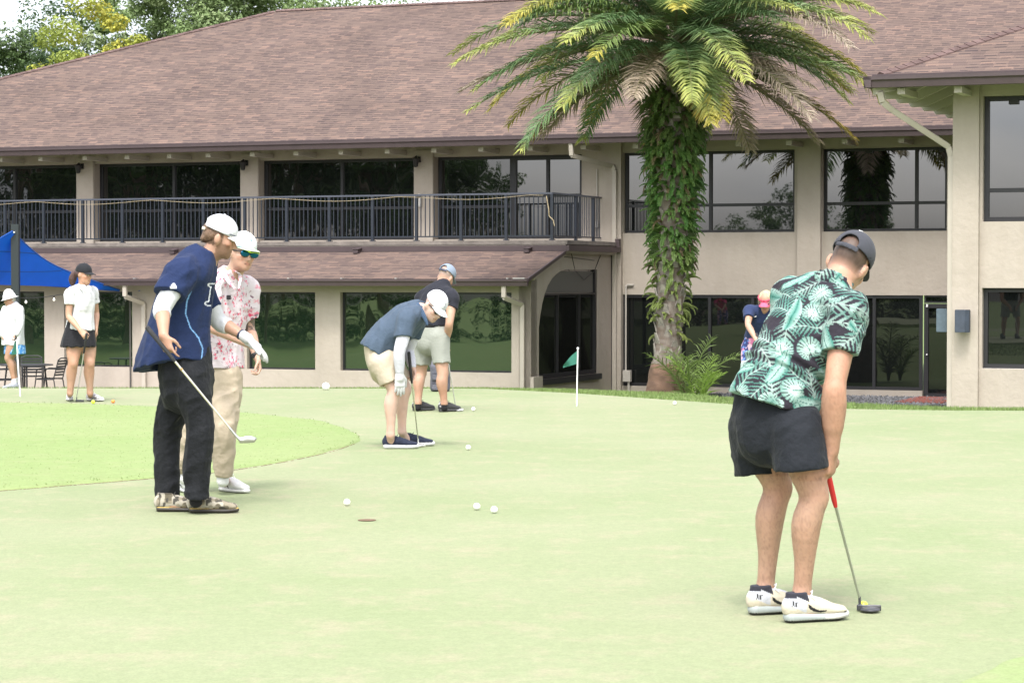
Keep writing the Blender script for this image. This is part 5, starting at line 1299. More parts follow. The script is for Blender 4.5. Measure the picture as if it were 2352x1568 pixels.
    # ---- shoes
    def shoe(s, heel, d, L_=0.295, col=None, sole=(0.75, 0.75, 0.74), solecol=None, hgt=1.0, w=1.0, thick=0.026, lace=(0.75, 0.75, 0.75), low=False):
        y = nrm([d[0], d[1], 0]); x = np.array([y[1], -y[0], 0]); zv = np.array([0, 0, 1.0]); hp = np.asarray(heel, float); k = L_ / 0.295
        P = lambda a, b, c: hp + x*a*k*w + y*b*k + zv*c*k*hgt
        h_ = max(0.0035, s.h * 0.55)
        a = SDF(h_)
        a.chain([P(0, 0.032, 0.055), P(0, 0.085, 0.056), P(0, 0.15, 0.050), P(0, 0.205, 0.040), P(0, 0.258, 0.034)], np.array([[0.034, 0.050], [0.037, 0.046], [0.041, 0.038], [0.045, 0.027], [0.036, 0.020]]) * k * w, k=0.012, side=x, sub=4)
        a.chain([P(0, 0.050, 0.070), P(0, 0.047, 0.108)], np.array([[0.035, 0.044], [0.034, 0.045]]) * k * w, k=0.012, side=x, end=(0, 0, 1))
        a.ell(P(0, 0.054, 0.128), np.array([0.022, 0.031, 0.034]) * k, np.stack([x, y, zv], 1), op='s')
        a.plane(P(0, 0.1, thick * 0.8), (0, 0, -1), 0.5)
        base = np.array(col if not callable(col) else (0.5, 0.5, 0.5))
        def cf(V):
            q = V - hp; l = np.stack([q @ x / (k*w), q @ y / k, q[:, 2] / (k*hgt)], 1)
            return col(l) if callable(col) else np.tile(base, (len(V), 1)) * (0.92 + 0.16 * vnoise(V, 60, 3)[:, None])
        root = s.add(a, 'shoe', cloth_m, cf, 1)
        b = SDF(h_)
        b.chain([P(0, 0.020, thick*0.55), P(0, 0.08, thick*0.5), P(0, 0.14, thick*0.45), P(0, 0.21, thick*0.45), P(0, 0.272, thick*0.6)], np.array([[0.034, thick*0.8], [0.038, thick*0.7], [0.040, thick*0.62], [0.049, thick*0.6], [0.030, thick*0.55]]) * k * w, k=0.004, side=x, sub=4)
        b.plane(P(0, 0.1, 0.001), (0, 0, -1), 0.5)
        def sf(V):
            q = V - hp; l = np.stack([q @ x / (k*w), q @ y / k, q[:, 2] / (k*hgt)], 1)
            return solecol(l) if solecol else np.tile(np.array(sole), (len(V), 1))
        s.add(b, 'sole', rubber, sf, 1, root)
        mb = MB()
        for i in range(5):
            t = 0.105 + i * 0.024; zc = 0.097 - i * 0.0085
            mb.tube([tuple(P(-0.018, t, zc - 0.006) - s.org), tuple(P(0, t + 0.006, zc) - s.org), tuple(P(0.018, t, zc - 0.006) - s.org)], 0.0026, 5)
        for sg in (-1, 1):
            mb.tube([tuple(P(0, 0.10, 0.100) - s.org), tuple(P(sg*0.018, 0.112, 0.112) - s.org), tuple(P(sg*0.030, 0.10, 0.098) - s.org), tuple(P(sg*0.034, 0.115, 0.082) - s.org)], 0.0024, 5)
        mb.build('laces', mat('lace' + str(tuple(lace)), lace, 0.8), root)
        return root
    def sock(s, an, c, r=0.040, hgt=0.05, up=0.03):
        a = SDF(0.005); a.chain([an - np.array([0, 0, hgt]), an + np.array([0, 0, up])], [r, r * 0.95], k=0); a.plane(an + np.array([0, 0, up]), (0, 0, 1), 0.2); return s.add(a, 'sock', cloth('sock' + str(tuple(c)), c), None, 1)
def folds(seed, amp, P0, axis, freq=16, along=0.35):
    """cloth folds: ridges running mostly along axis"""
    a = nrm(axis)
    def f(P):
        q = P - P0; t = q @ a; r = q - np.outer(t, a)
        w_ = r + np.outer(t * along, a); n1 = vnoise(w_, freq, seed); n2 = vnoise(w_ + 3.1, freq * 0.45, seed + 1)
        return amp * (0.75 * (np.abs(n1 - 0.5) * 2 - 0.5) + 0.9 * (n2 - 0.5)) * 1.9
    return f
def putter(label, top, hand_pt, foot, toe_dir, grip_c=(0.02, 0.02, 0.022), grip_len=0.27, kind='mallet', head_c=(0.62, 0.62, 0.60), shaft_c=None, name='putter', z=0.0):
    """a golf club: top of the grip, the foot of the shaft on the ground, the way the head's toe points"""
    top, foot = np.asarray(top, float), np.asarray(foot, float); base = np.array([foot[0], foot[1], 0.0]); base[2] = foot[2]
    t = thing(name, label, 'golf club', base)
    d = nrm(foot - top); L_ = np.linalg.norm(foot - top); q = lambda p: tuple(np.asarray(p) - base)
    gm = grip_m if tuple(grip_c) == (0.02, 0.02, 0.022) else mat('grip' + str(tuple(grip_c)), grip_c, 0.6)
    mb = MB(); mb.tube([q(top), q(top + d*0.01), q(top + d*grip_len*0.9), q(top + d*grip_len)], [0.010, 0.0145, 0.0115, 0.008], 12); mb.build('grip', gm, t, smooth=True)
    sm = steel if shaft_c is None else mat('shaft' + str(tuple(shaft_c)), shaft_c, 0.35, metal=0.5)
    mb = MB(); mb.tube([q(top + d*grip_len*0.98), q(foot + np.array([0, 0, 0.055]) * (kind != 'iron'))], [0.0066, 0.0048], 10); mb.build('shaft', sm, t, smooth=True)
    y = nrm([toe_dir[0], toe_dir[1], 0]); x = np.array([-y[1], y[0], 0]); zv = np.array([0, 0, 1.0]); M = np.stack([x, y, zv], 1)
    a = SDF(0.0022)
    if kind == 'mallet':
        a.box(foot + y*0.040 + zv*0.016, (0.008, 0.052, 0.013), M, rd=0.004); a.ell(foot + y*0.045 - x*0.025 + zv*0.010, (0.040, 0.042, 0.010), M, k=0.004)
        a.chain([foot + zv*0.060, foot + zv*0.032 + y*0.002, foot + y*0.012 + zv*0.020], [0.0062, 0.0062, 0.007], k=0.004)
    elif kind == 'blade':
        a.box(foot + y*0.045 + zv*0.015, (0.010, 0.055, 0.012), M, rd=0.004); a.chain([foot + zv*0.060, foot + zv*0.030, foot + y*0.010 + zv*0.018], [0.006, 0.006, 0.007], k=0.004)
    V, Q = a.mesh(); V = relax(V, Q, 1)
    link('head', mesh_np('head', V - base, Q), mat('head' + str(tuple(head_c)), head_c, 0.3, metal=0.7 if head_c[0] > 0.2 else 0.2), t)
    return t
W = at
def gpt(px, py):
    d = ground_d(py); p = W(px, 640, d); return np.array([p[0], p[1], 0.006])
Z = np.array([0, 0, 1.0])
def cyl_uv(V, a, b, ref):
    ax = nrm(np.asarray(b) - a); q = V - a; t = q @ ax; r = q - np.outer(t, ax); e1 = nrm(np.asarray(ref) - ax * (ax @ ref)); e2 = np.cross(ax, e1)
    return np.arctan2(r @ e2, r @ e1), t, np.linalg.norm(r, axis=1)

# ---------------------------------------------------------------- the leaf print
TEAL = np.array([0.022, 0.140, 0.108]); PALE = np.array([0.33, 0.43, 0.39]); NIGHT = np.array([0.020, 0.017, 0.024]); DEEP = np.array([0.018, 0.12, 0.10])
def leaf_print(uv, seed, n, box):
    rg = np.random.default_rng(seed); C = np.tile(NIGHT, (len(uv), 1))
    pts = []; tries = 0
    while len(pts) < n and tries < 6000:
        tries += 1; c = rg.uniform([box[0], box[2]], [box[1], box[3]]); md = 0.078 if tries < 3500 else 0.066
        if all(np.hypot(*(c - p)) > md for p in pts): pts.append(c)
    for i, c in enumerate(pts):
        a = rg.uniform(0, 6.283); kind = rg.choice([0, 0, 0, 1, 1, 2, 2]); L_ = rg.uniform(0.120, 0.155) * (1.0 if kind != 1 else 1.15); q = uv - c
        m = np.hypot(q[:, 0], q[:, 1]) < L_ * 0.75
        if not m.any(): continue
        x = q[m, 0] * math.cos(a) + q[m, 1] * math.sin(a); y = (-q[m, 0] * math.sin(a) + q[m, 1] * math.cos(a)) / L_ + 0.5; x = x / L_
        x = x + 0.10 * np.sin(y * 2.6) * rg.choice([-1, 1]); ax = np.abs(x); cur = C[m]
        br = rg.uniform(0.8, 1.15)
        if kind == 0:      # feathered palm frond
            wd = 0.36 * np.sin(np.clip(y, 0, 1) * 3.1) ** 0.6; f = (y - ax * 0.75) * 7.0; tooth = np.abs((f % 1) - 0.5) * 2
            on = (y > 0.02) & (y < 1) & (((ax < wd) & (tooth > 0.42 + 0.32 * ax / np.maximum(wd, 0.01))) | (ax < 0.014)); t = np.clip(1.15 - ax / np.maximum(wd, .02) * 0.9, 0.15, 1)[:, None]
            col = TEAL * 0.9 + (PALE * 0.75 - TEAL * 0.9) * (t * (0.35 if i % 2 else 0.8)) ; col = col * br; col[ax < 0.012] = PALE * 0.8
        elif kind == 1:    # banana leaf
            wd = 0.19 * np.sin(np.clip(y, 0, 1) * 3.14) ** 0.5; f = (y + ax * 0.5) * 13; tooth = np.abs((f % 1) - 0.5) * 2
            on = (y > 0) & (y < 1) & (ax < wd) & ~((tooth > 0.86) & (ax > wd * 0.55)); g = (0.25 + 0.75 * np.clip(ax / np.maximum(wd, 0.01), 0, 1) ** 1.5)[:, None] if i % 2 else (1 - 0.8 * np.clip(ax / np.maximum(wd, .01), 0, 1))[:, None]
            col = PALE * (1 - g) + TEAL * 1.1 * g; col = col * (0.86 + 0.2 * tooth)[:, None]; col[ax < 0.010] = TEAL * 0.6
        else:              # monstera: heart with slits
            r_ = np.hypot(x, y - 0.42); th = np.arctan2(ax, y - 0.42); rad = 0.40 + 0.09 * np.cos(th * 1.0) - 0.10 * np.exp(-((th - 3.14) / 0.35) ** 2)
            slit = np.abs(((th * 3.3) % 1) - 0.5) * 2
            on = (r_ < rad) & ~((slit > 0.72) & (r_ > rad * 0.42) & (th > 0.25)); g = np.clip((r_ / rad - 0.35) * 1.2, 0, 1)[:, None]
            col = PALE * (1 - 0.85 * g) + TEAL * 0.85 * g if i % 3 else PALE * (0.35 + 0.65 * g) + TEAL * 0.65 * (1 - g); col = col * (0.82 + 0.25 * (1 - slit))[:, None]; col[ax < 0.009] = TEAL * 0.7
        cur[on] = col[on]; C[m] = cur
    return C

# ================================================================ 1  the man in the leaf print shirt
A = Person('man in a green leaf print shirt seen from behind, bent over his putt', (*at(1815, 640, 10.1)[:2], 0), skin=(0.375, 0.225, 0.155), h=0.007, size=1.04)
fa = np.array([0.92, 0.39, 0])
kR, aR = W(1869, 1140, 9.99), W(1842, 1358, 10.055); kL, aL = W(1786, 1120, 10.24), W(1758, 1347, 10.285)
hR, hL = W(1832, 985, 10.02), W(1738, 975, 10.22)
A.leg(hR, kR, aR, fa, 1.03); A.leg(hL, kL, aL, fa, 1.03)
hRp, hLp = gpt(1808, 1432), gpt(1726, 1414)
A.foot(aR, hRp, hRp + fa * 0.28); A.foot(aL, hLp, hLp + fa * 0.28)
sideA = np.array([0.80, -0.40, -0.44])
A.torso([W(1785, 960, 10.12), W(1800, 860, 10.15), W(1850, 760, 10.22), W(1890, 700, 10.28), W(1920, 655, 10.32)], [[0.155, 0.12], [0.14, 0.115], [0.155, 0.12], [0.15, 0.10], [0.075, 0.06]], sideA)
sR, eR, wR = W(1947, 712, 10.05), W(1917, 888, 9.93), W(1911, 1035, 9.97)
sL, eL, wL = W(1800, 690, 10.36), W(1888, 870, 10.44), W(1892, 1015, 10.24)
A.arm(sR, eR, wR, 1.04); A.arm(sL, eL, wL, 1.0)
A.b.chain([lerp(eR, wR, 0.05), lerp(eR, wR, 0.28), lerp(eR, wR, 0.6)], [0.043, 0.049, 0.040], k=0.02)
A.hand(wR, (-0.06, 0.10, -1), (-0.80, 0.55, 0.05), (0.5, 0.8, 0), fcurl=[(35, 55, 35), (48, 60, 40), (55, 62, 40), (60, 65, 40)])
A.hand(wL, (0.08, -0.15, -1), (0.95, -0.2, 0), (0.2, 0.95, 0.0), curl=(62, 75, 50))
MA = frame((0.30, 0.80, -0.48), (0.50, 0.28, 0.86))
A.head(W(1949, 608, 10.42), MA, W(1915, 668, 10.31), face=True, k=1.02)
def paintA(V, c):
    q = A.hl(V); bk = (np.abs(q[:, 0]) < 0.088) & (q[:, 1] < 0.045) & (q[:, 2] > -0.045 - 0.25*np.clip(-q[:, 1], 0, 1)*0.2) & (q[:, 2] < 0.13) & (np.abs(q[:, 1]) < 0.13)
    ear = np.abs(q[:, 0]) > 0.073
    n_ = vnoise(q * np.array([1, 1, .3]), 120, 3)[:, None]; f = np.clip((q[:, 2] + 0.060) / 0.05, 0, 1)[:, None] * 0.92
    h = np.array([0.055, 0.038, 0.03]) * (0.6 + 0.8 * n_)
    c = np.where((bk & ~ear)[:, None], c * (1 - f) + h * f, c)
    # hair on the calves and forearm: sparse darker strokes
    low = V[:, 2] < 0.62; fz = vnoise(V * np.array([1, 1, 0.45]), 230, 7) * (0.6 + 0.4 * vnoise(V, 22, 8)); c[low] *= (1 - 0.26 * np.clip((fz[low] - 0.30) * 2.2, 0, 1))[:, None]
    kn = np.exp(-((V[:, 2] - kR[2]) / 0.05) ** 2)[:, None] * 0.10; c = c * (1 - kn * np.array([0, 0.5, 0.6]))
    arm = (V[:, 2] > 0.6) & (V[:, 2] < 1.25) ; c[arm] = c[arm] * np.array([0.97, 0.90, 0.86]) * (1 - 0.22 * np.clip((fz[arm] - 0.34) * 2.2, 0, 1))[:, None] * (0.93 + 0.14 * vnoise(V[arm], 14, 9))[:, None]; return c
A.paint.append(paintA); A.finish_body()
capA = A.cap((0.050, 0.052, 0.062), (0.040, 0.042, 0.05), opening=True, name='cap', brim_len=0.07)
# a white tick on the back of the cap
A.cap_mark([([(-0.018, 0.006), (-0.006, -0.004), (0.0, -0.004), (0.022, 0.006)], 0.0016), ([(-0.018, 0.006), (-0.010, -0.006), (0.0, -0.006), (0.022, 0.006)], 0.0012)], math.pi - 0.05, 1.02, 1.1, (0.75, 0.75, 0.75), capA, 'emblem')
# shirt
s = SDF(0.0046)
spine = [W(1768, 945, 10.10), W(1781, 905, 10.11), W(1800, 850, 10.14), W(1826, 798, 10.18), W(1853, 752, 10.22), W(1880, 708, 10.26), W(1900, 672, 10.30), W(1918, 652, 10.31)]
s.chain(spine, [[0.200, 0.165], [0.190, 0.160], [0.168, 0.142], [0.166, 0.142], [0.170, 0.142], [0.165, 0.128], [0.122, 0.095], [0.076, 0.068]], k=0.03, side=sideA, sub=3)
s.chain([W(1895, 692, 10.2), W(1945, 712, 10.05), lerp(sR, eR, 0.30), lerp(sR, eR, 0.545)], [0.080, 0.083, 0.070, 0.066], k=0.05, end=True)
s.chain([W(1860, 680, 10.3), W(1812, 690, 10.35), lerp(sL, eL, 0.3), lerp(sL, eL, 0.54)], [0.085, 0.086, 0.072, 0.066], k=0.05, end=True)
s.chain([W(1906, 668, 10.30), W(1925, 640, 10.33)], [0.078, 0.062], k=0.03)       # collar
upA = nrm(spine[1] - spine[0])
s.plane(W(1771, 932, 10.10), -upA + np.array([0.02, 0, 0.14]), 0.34)
s.chain([lerp(sR, eR, 0.42), lerp(sR, eR, 0.8)], [0.053, 0.053], k=0, op='s')
s.plane(W(1926, 641, 10.33), (0.42, 0.05, 0.9), 0.09)
dirs = np.array([0.7, 0.1, -0.6])
s.disp(folds(3, 0.013, spine[3], (0.75, 0.0, 0.66), 12, 0.25)); s.disp(folds(9, 0.010, spine[1], (0.9, 0.1, -0.35), 15, 0.3))
def pull(P):       # the waist gathers over the belt in a few deep folds
    q = (P - spine[2]) @ nrm(spine[3] - spine[1]); lat = (P - spine[2]) @ nrm(sideA)
    return 0.010 * np.exp(-(q / 0.06) ** 2) * np.sin(q * 120 + lat * 14)
s.disp(pull)
def colA(V):
    ang, t, r_ = cyl_uv(V, spine[0], spine[-2], (0, -1, 0)); uv = np.c_[ang * 0.175, t]; C = leaf_print(uv, 5, 112, (-0.56, 0.56, -0.06, 0.66))
    a2, t2, r2 = cyl_uv(V, sR, eR, (0, -1, 0)); m = (r2 < 0.088) & (t2 > -0.03); C2 = leaf_print(np.c_[a2 * 0.072, t2], 11, 20, (-0.24, 0.24, -0.06, 0.24)); C[m] = C2[m]; return C
shirtA = A.add(s, 'shirt', cloth_m, colA, 1)
c = SDF(0.0055)   # folded collar leaf lying on the shoulders
c.chain([W(1874, 640, 10.20), W(1902, 634, 10.19), W(1938, 652, 10.17), W(1962, 676, 10.24)], [[0.032, 0.006], [0.034, 0.007], [0.034, 0.007], [0.028, 0.006]], k=0, side=(0.35, -0.25, -0.9))
A.add(c, 'collar', cloth_m, lambda V: leaf_print(np.c_[V[:, 0], V[:, 2]] - [A.org[0], 0], 19, 60, (0.0, 0.5, 1.2, 1.6)), 1, shirtA)
# shorts
s = SDF(0.006)
s.chain([W(1770, 915, 10.12), W(1778, 955, 10.12), W(1783, 1000, 10.11)], [[0.150, 0.125], [0.172, 0.145], [0.160, 0.138]], k=0.03, side=(0.93, -0.3, -0.15))
s.chain([W(1737, 985, 10.2), W(1736, 1040, 10.24), W(1739, 1085, 10.25)], [[0.105, 0.115], [0.093, 0.108], [0.090, 0.106]], k=0.02, side=(1, 0, 0), end=(0.10, 0, -1))
s.chain([W(1826, 985, 10.02), W(1834, 1035, 9.99), W(1839, 1073, 9.97)], [[0.112, 0.125], [0.106, 0.122], [0.107, 0.120]], k=0.02, side=(1, 0, 0), end=(0.10, 0, -1))
for a_, b_, r_ in ((W(1740, 1060, 10.24), W(1741, 1120, 10.25), 0.070), (W(1841, 1055, 9.98), W(1842, 1120, 9.97), 0.086)): s.chain([a_, b_], [r_, r_], k=0, op='s')
s.disp(folds(21, 0.008, W(1790, 1000, 10.1), (0.35, 0, 0.93), 13, 0.3)); s.disp(folds(25, 0.006, W(1790, 1000, 10.1), (0.8, 0, 0.6), 20, 0.25))
black_cloth = cloth('black_shorts', (0.010, 0.012, 0.016), 0.8, bump=0.5, bscale=26)
shA = A.add(s, 'shorts', black_cloth, None, 1)
mb = MB(); pts = [W(1716 + i*3, 918 + i * 9, 9.92) for i in range(14)]
for aR_, nm in ((aR, 0), (aL, 1)): A.sock(aR_ + np.array([0, 0, -0.02]), (0.012, 0.012, 0.013), r=0.0365, hgt=0.05, up=0.014)
def airshoe(l):
    x, y, z = l[:, 0], l[:, 1], l[:, 2]; c = np.tile(np.array([0.47, 0.425, 0.33]), (len(l), 1)); n_ = vnoise(l, 45, 3)[:, None]
    c = c * (0.94 + 0.12 * n_); g = np.array([0.43, 0.44, 0.47])
    m = (z > 0.055 - (y - 0.02) * 0.35) & (y < 0.075); c[m] = g
    m = (y > 0.09) & (y < 0.16) & (np.abs(x) < 0.022); c[m] = g
    m = (z > 0.095 - 0.35 * np.clip(y - 0.03, 0, 0.1)) & (y < 0.09) & (y > 0.01); c[m] = (0.03, 0.03, 0.04)
    m = (y < 0.03) & (z > 0.088); c[m] = (0.03, 0.03, 0.04)
    # the tick on the outer side, a small one at the toe
    u, v = (y - 0.125) / 0.042, (z - 0.052) / 0.020
    m = (np.abs(x) > 0.012) & (u > -1) & (u < 1) & (v < -0.55 * u + 0.55) & (v > 0.55 * u * u - 0.75 - 0.35 * (u + 0.3)) & (v < 0.55 * u * u * 1.0 - 0.35 - 0.62 * u) & (v < 0.9); c[m] = (0.015, 0.015, 0.015)
    u, v = (y - 0.255) / 0.016, (z - 0.034) / 0.008; m = (np.abs(x) > 0.012) & (np.abs(u) < 1) & (np.abs(v + 0.5 * u) < 0.30 * (1 + u) / 1.3); c[m] = (0.05, 0.05, 0.05)
    # letters at the heel: A i r
    for (a0, b0), (a1, b1) in (((0.010, 0.060), (0.016, 0.080)), ((0.016, 0.080), (0.019, 0.060)), ((0.012, 0.067), (0.018, 0.067)), ((0.024, 0.060), (0.024, 0.074)), ((0.029, 0.060), (0.029, 0.074)), ((0.029, 0.072), (0.035, 0.074))):
        t = np.clip(((y - a0) * (a1 - a0) + (z - b0) * (b1 - b0)) / ((a1 - a0) ** 2 + (b1 - b0) ** 2), 0, 1); d = np.hypot(y - a0 - t * (a1 - a0), z - b0 - t * (b1 - b0)); c[(d < 0.0018) & (np.abs(x) > 0.012)] = (0.03, 0.03, 0.03)
    return c
def airsole(l):
    y, z = l[:, 1], l[:, 2]; c = np.tile(np.array([0.46, 0.45, 0.43]), (len(l), 1)); m = (y < 0.16) & (z > 0.010 + 0.0 * y); c[m] = (0.28, 0.31, 0.30); c[(z < 0.009)] = (0.015, 0.015, 0.016); return c
A.shoe(hRp, fa, 0.298, airshoe, solecol=airsole, thick=0.036, lace=(0.66, 0.67, 0.70), hgt=1.14, w=1.04); A.shoe(hLp, fa, 0.298, airshoe, solecol=airsole, thick=0.036, lace=(0.66, 0.67, 0.70), hgt=1.14, w=1.04)
fo_ = gpt(1977, 1406)
putter('putter with red grip and black head held by the leaf print golfer', W(1882, 1000, 10.12), wR, fo_, (0.95, -0.15), (0.52, 0.02, 0.02), 0.33, 'mallet', (0.045, 0.045, 0.05), (0.30, 0.32, 0.25))

# ================================================================ 2  the man in the navy jersey
B = Person('man in a navy jersey, black trousers and white cap, pointing with a white glove', (*at(415, 640, 14.72)[:2], 0), skin=(0.385, 0.225, 0.155), h=0.0075, size=1.0)
f0 = np.array([1.0, 0.06, 0])
kR, aR = W(459, 985, 14.6), W(450, 1128, 14.62); kL, aL = W(389, 985, 14.85), W(383, 1126, 14.85); hR, hL = W(438, 865, 14.62), W(420, 865, 14.82)
B.leg(hR, kR, aR, f0); B.leg(hL, kL, aL, f0)
hp1, hp2 = gpt(432, 1179), gpt(357, 1176)
B.foot(aR, hp1, hp1 + f0 * 0.28); B.foot(aL, hp2, hp2 + f0 * 0.28)
B.torso([W(427, 860, 14.72), W(425, 780, 14.72), W(437, 700, 14.72), W(452, 645, 14.72), W(474, 600, 14.72)], [[0.125, 0.16], [0.11, 0.145], [0.125, 0.165], [0.11, 0.165], [0.06, 0.07]], (1, 0, 0.25))
sR, eR, wR = W(420, 628, 14.52), W(373, 705, 14.40), W(376, 771, 14.24); sL, eL, wL = W(455, 634, 14.90), W(500, 735, 14.96), W(560, 772, 14.90)
B.arm(sR, eR, wR); B.arm(sL, eL, wL)
B.hand(wR, (0.32, -0.10, -0.94), (0.55, 0.80, 0.10), (0.75, -0.45, 0.25), fcurl=[(14, 22, 12), (52, 66, 40), (58, 70, 45), (62, 70, 45)], thumb=0.6)
MB_ = frame((0.93, 0.10, -0.28), (0.28, 0.02, 0.95))
B.head(W(505, 546, 14.72), MB_, W(470, 605, 14.72))
def paintB(V, c):
    q = B.hl(V); x, y, z = q.T; near = (np.abs(x) < 0.085) & (np.abs(y) < 0.13) & (z > -0.14) & (z < 0.05)
    bd = near & (y > -0.002) & (z < -0.030 - 0.0 * y) & ~((y > 0.076) & (z > -0.050)) & (np.abs(x) < 0.074); bd |= near & (y > -0.004) & (y < 0.022) & (z < 0.015) & (np.abs(x) > 0.048) & (np.abs(x) < 0.074)
    lip = (y > 0.084) & (z > -0.076) & (z < -0.058) & (np.abs(x) < 0.022); n_ = vnoise(q, 160, 4)[:, None]
    c = np.where((bd & ~lip)[:, None], c * 0.38 + np.array([0.085, 0.045, 0.025]) * (0.4 + 0.5 * n_), c)
    sc = near & (z > 0.0) & (y < 0.02) | (near & (y < -0.02) & (z > -0.055)); sc &= np.abs(x) < 0.078; c = np.where(sc[:, None], np.array([0.10, 0.058, 0.034]) * (0.6 + 0.8 * n_), c)
    return c
B.paint.append(paintB); B.finish_body()
B.hair([('e', (0, -0.052, 0.0), (0.076, 0.058, 0.052)), ('e', (0, -0.085, -0.030), (0.055, 0.028, 0.026)), ('e', (0, -0.092, 0.040), (0.05, 0.024, 0.03)), ('c', [(-0.074, 0.016, 0.03), (-0.076, 0.014, -0.012)], [0.006, 0.004]), ('c', [(0.074, 0.016, 0.03), (0.076, 0.014, -0.012)], [0.006, 0.004])], (0.115, 0.066, 0.036))
capB = B.cap((0.533, 0.542, 0.563), (0.64, 0.62, 0.58), opening=True, name='cap', droop=0.42, strap=(0.60, 0.54, 0.44), tilt=-0.05)
B.cap_mark([([(x, 0) for x in np.linspace(-0.085, 0.085, 15)], 0.0022)], 0.0, -0.10, 1.15, (0.03, 0.04, 0.08), capB, 'rope')
# jersey
NAVY = np.array([0.011, 0.021, 0.064])
s = SDF(0.006)
sp = [W(399, 852, 14.72), W(402, 812, 14.72), W(409, 760, 14.72), W(418, 710, 14.72), W(428, 662, 14.72), W(443, 625, 14.72), W(461, 595, 14.72), W(473, 577, 14.72)]
s.chain(sp, [[0.228, 0.215], [0.205, 0.205], [0.180, 0.195], [0.165, 0.195], [0.150, 0.200], [0.118, 0.175], [0.080, 0.095], [0.060, 0.068]], k=0.03, side=(1, 0, 0.05))
s.chain([W(445, 625, 14.6), sR + np.array([0.0, 0, 0.0]), lerp(sR, eR, 0.3), lerp(sR, eR, 0.62)], [0.080, 0.095, 0.090, 0.088], k=0.05, end=nrm(eR - sR) + np.array([0.15, 0, 0]))
s.chain([W(455, 628, 14.82), sL, lerp(sL, eL, 0.4), lerp(sL, eL, 0.74)], [0.070, 0.072, 0.070, 0.068], k=0.05, end=True)
# hem: rises at the side, drops behind
s.plane(W(402, 838, 14.72), (0.10, -0.16, -1), 0.42)
s.ell(W(402, 872, 14.5), (0.10, 0.2, 0.045), op='s', k=0.02) if False else None
s.chain([lerp(sR, eR, 0.4), lerp(sR, eR, 1.0)], [0.062, 0.060], k=0, op='s')
s.plane(W(474, 577, 14.72), (0.50, 0, 0.87), 0.10)
s.chain([W(420, 790, 14.72), W(404, 900, 14.72)], [[0.15, 0.17], [0.205, 0.195]], k=0, op='s', side=(1, 0, 0))
s.disp(folds(33, 0.014, sp[3], (0.25, 0, 1), 11, 0.25)); s.disp(folds(37, 0.008, sp[2], (0.8, 0.1, 0.5), 15, 0.3))
def poly_d(px, pz, pts):
    d = np.full(len(px), 9.0)
    for (a0, b0), (a1, b1) in zip(pts[:-1], pts[1:]):
        t = np.clip(((px - a0) * (a1 - a0) + (pz - b0) * (b1 - b0)) / ((a1 - a0) ** 2 + (b1 - b0) ** 2 + 1e-12), 0, 1); d = np.minimum(d, np.hypot(px - a0 - t * (a1 - a0), pz - b0 - t * (b1 - b0)))
    return d
def xz(pts, d): return [(lambda w_: (w_[0], w_[2]))(W(x, y, d)) for x, y in pts]
def colB(V):
    C = np.tile(NAVY, (len(V), 1)) * (0.9 + 0.2 * vnoise(V, 30, 3)[:, None]); x, y, z = V.T; nearside = y < 14.70
    arm = cyl_uv(V, sR, eR, (0, -1, 0)); onarm = (arm[2] < 0.10) & (arm[1] > 0.02)
    pipe = xz([(447, 655), (431, 690), (427, 720), (437, 752), (454, 776), (462, 800), (459, 850)], 14.55)
    d = poly_d(x, z, pipe); C[nearside & (d < 0.0032) & ~onarm] = (0.16, 0.32, 0.56)
    # the letter on the chest: an outlined slab R whose far half runs round the front
    for pl in ([(487, 655), (480, 697)], [(482, 655), (496, 655)], [(474, 697), (487, 697)], [(495, 655), (503, 664), (490, 676)], [(490, 676), (498, 697)]):
        d = poly_d(x, z, xz(pl, 14.6)); m = nearside & (d < 0.0135) & ~onarm; C[m] = (0.62, 0.64, 0.68)
    for pl in ([(487, 655), (480, 697)], [(482, 655), (496, 655)], [(474, 697), (487, 697)], [(495, 655), (503, 664), (490, 676)], [(490, 676), (498, 697)]):
        d = poly_d(x, z, xz(pl, 14.6)); m = nearside & (d < 0.0075) & ~onarm; C[m] = NAVY * 0.6
    d = poly_d(x, z, xz([(396, 661), (401, 653), (406, 660)], 14.42)); C[(y < 14.62) & (d < 0.0075)] = (0.60, 0.62, 0.66)
    d = poly_d(x, z, xz([(396, 661), (406, 660)], 14.42)); C[(y < 14.62) & (d < 0.006)] = (0.60, 0.62, 0.66)
    return C
B.add(s, 'jersey', cloth_m, colB, 1)
# undersleeves
for nm, a_, e_, w_, t1 in (('R', sR, eR, wR, 0.30), ('L', sL, eL, wL, 0.42)):
    s = SDF(0.006); s.chain([lerp(a_, e_, 0.4), e_, lerp(e_, w_, t1)], [0.062, 0.052, 0.049], k=0.02, end=True)
    s.disp(folds(41, 0.004, e_, (0, 0, 1), 30, 0.5)); B.add(s, 'undersleeve', cloth('white_sleeve', (0.516, 0.525, 0.542)), None, 1)
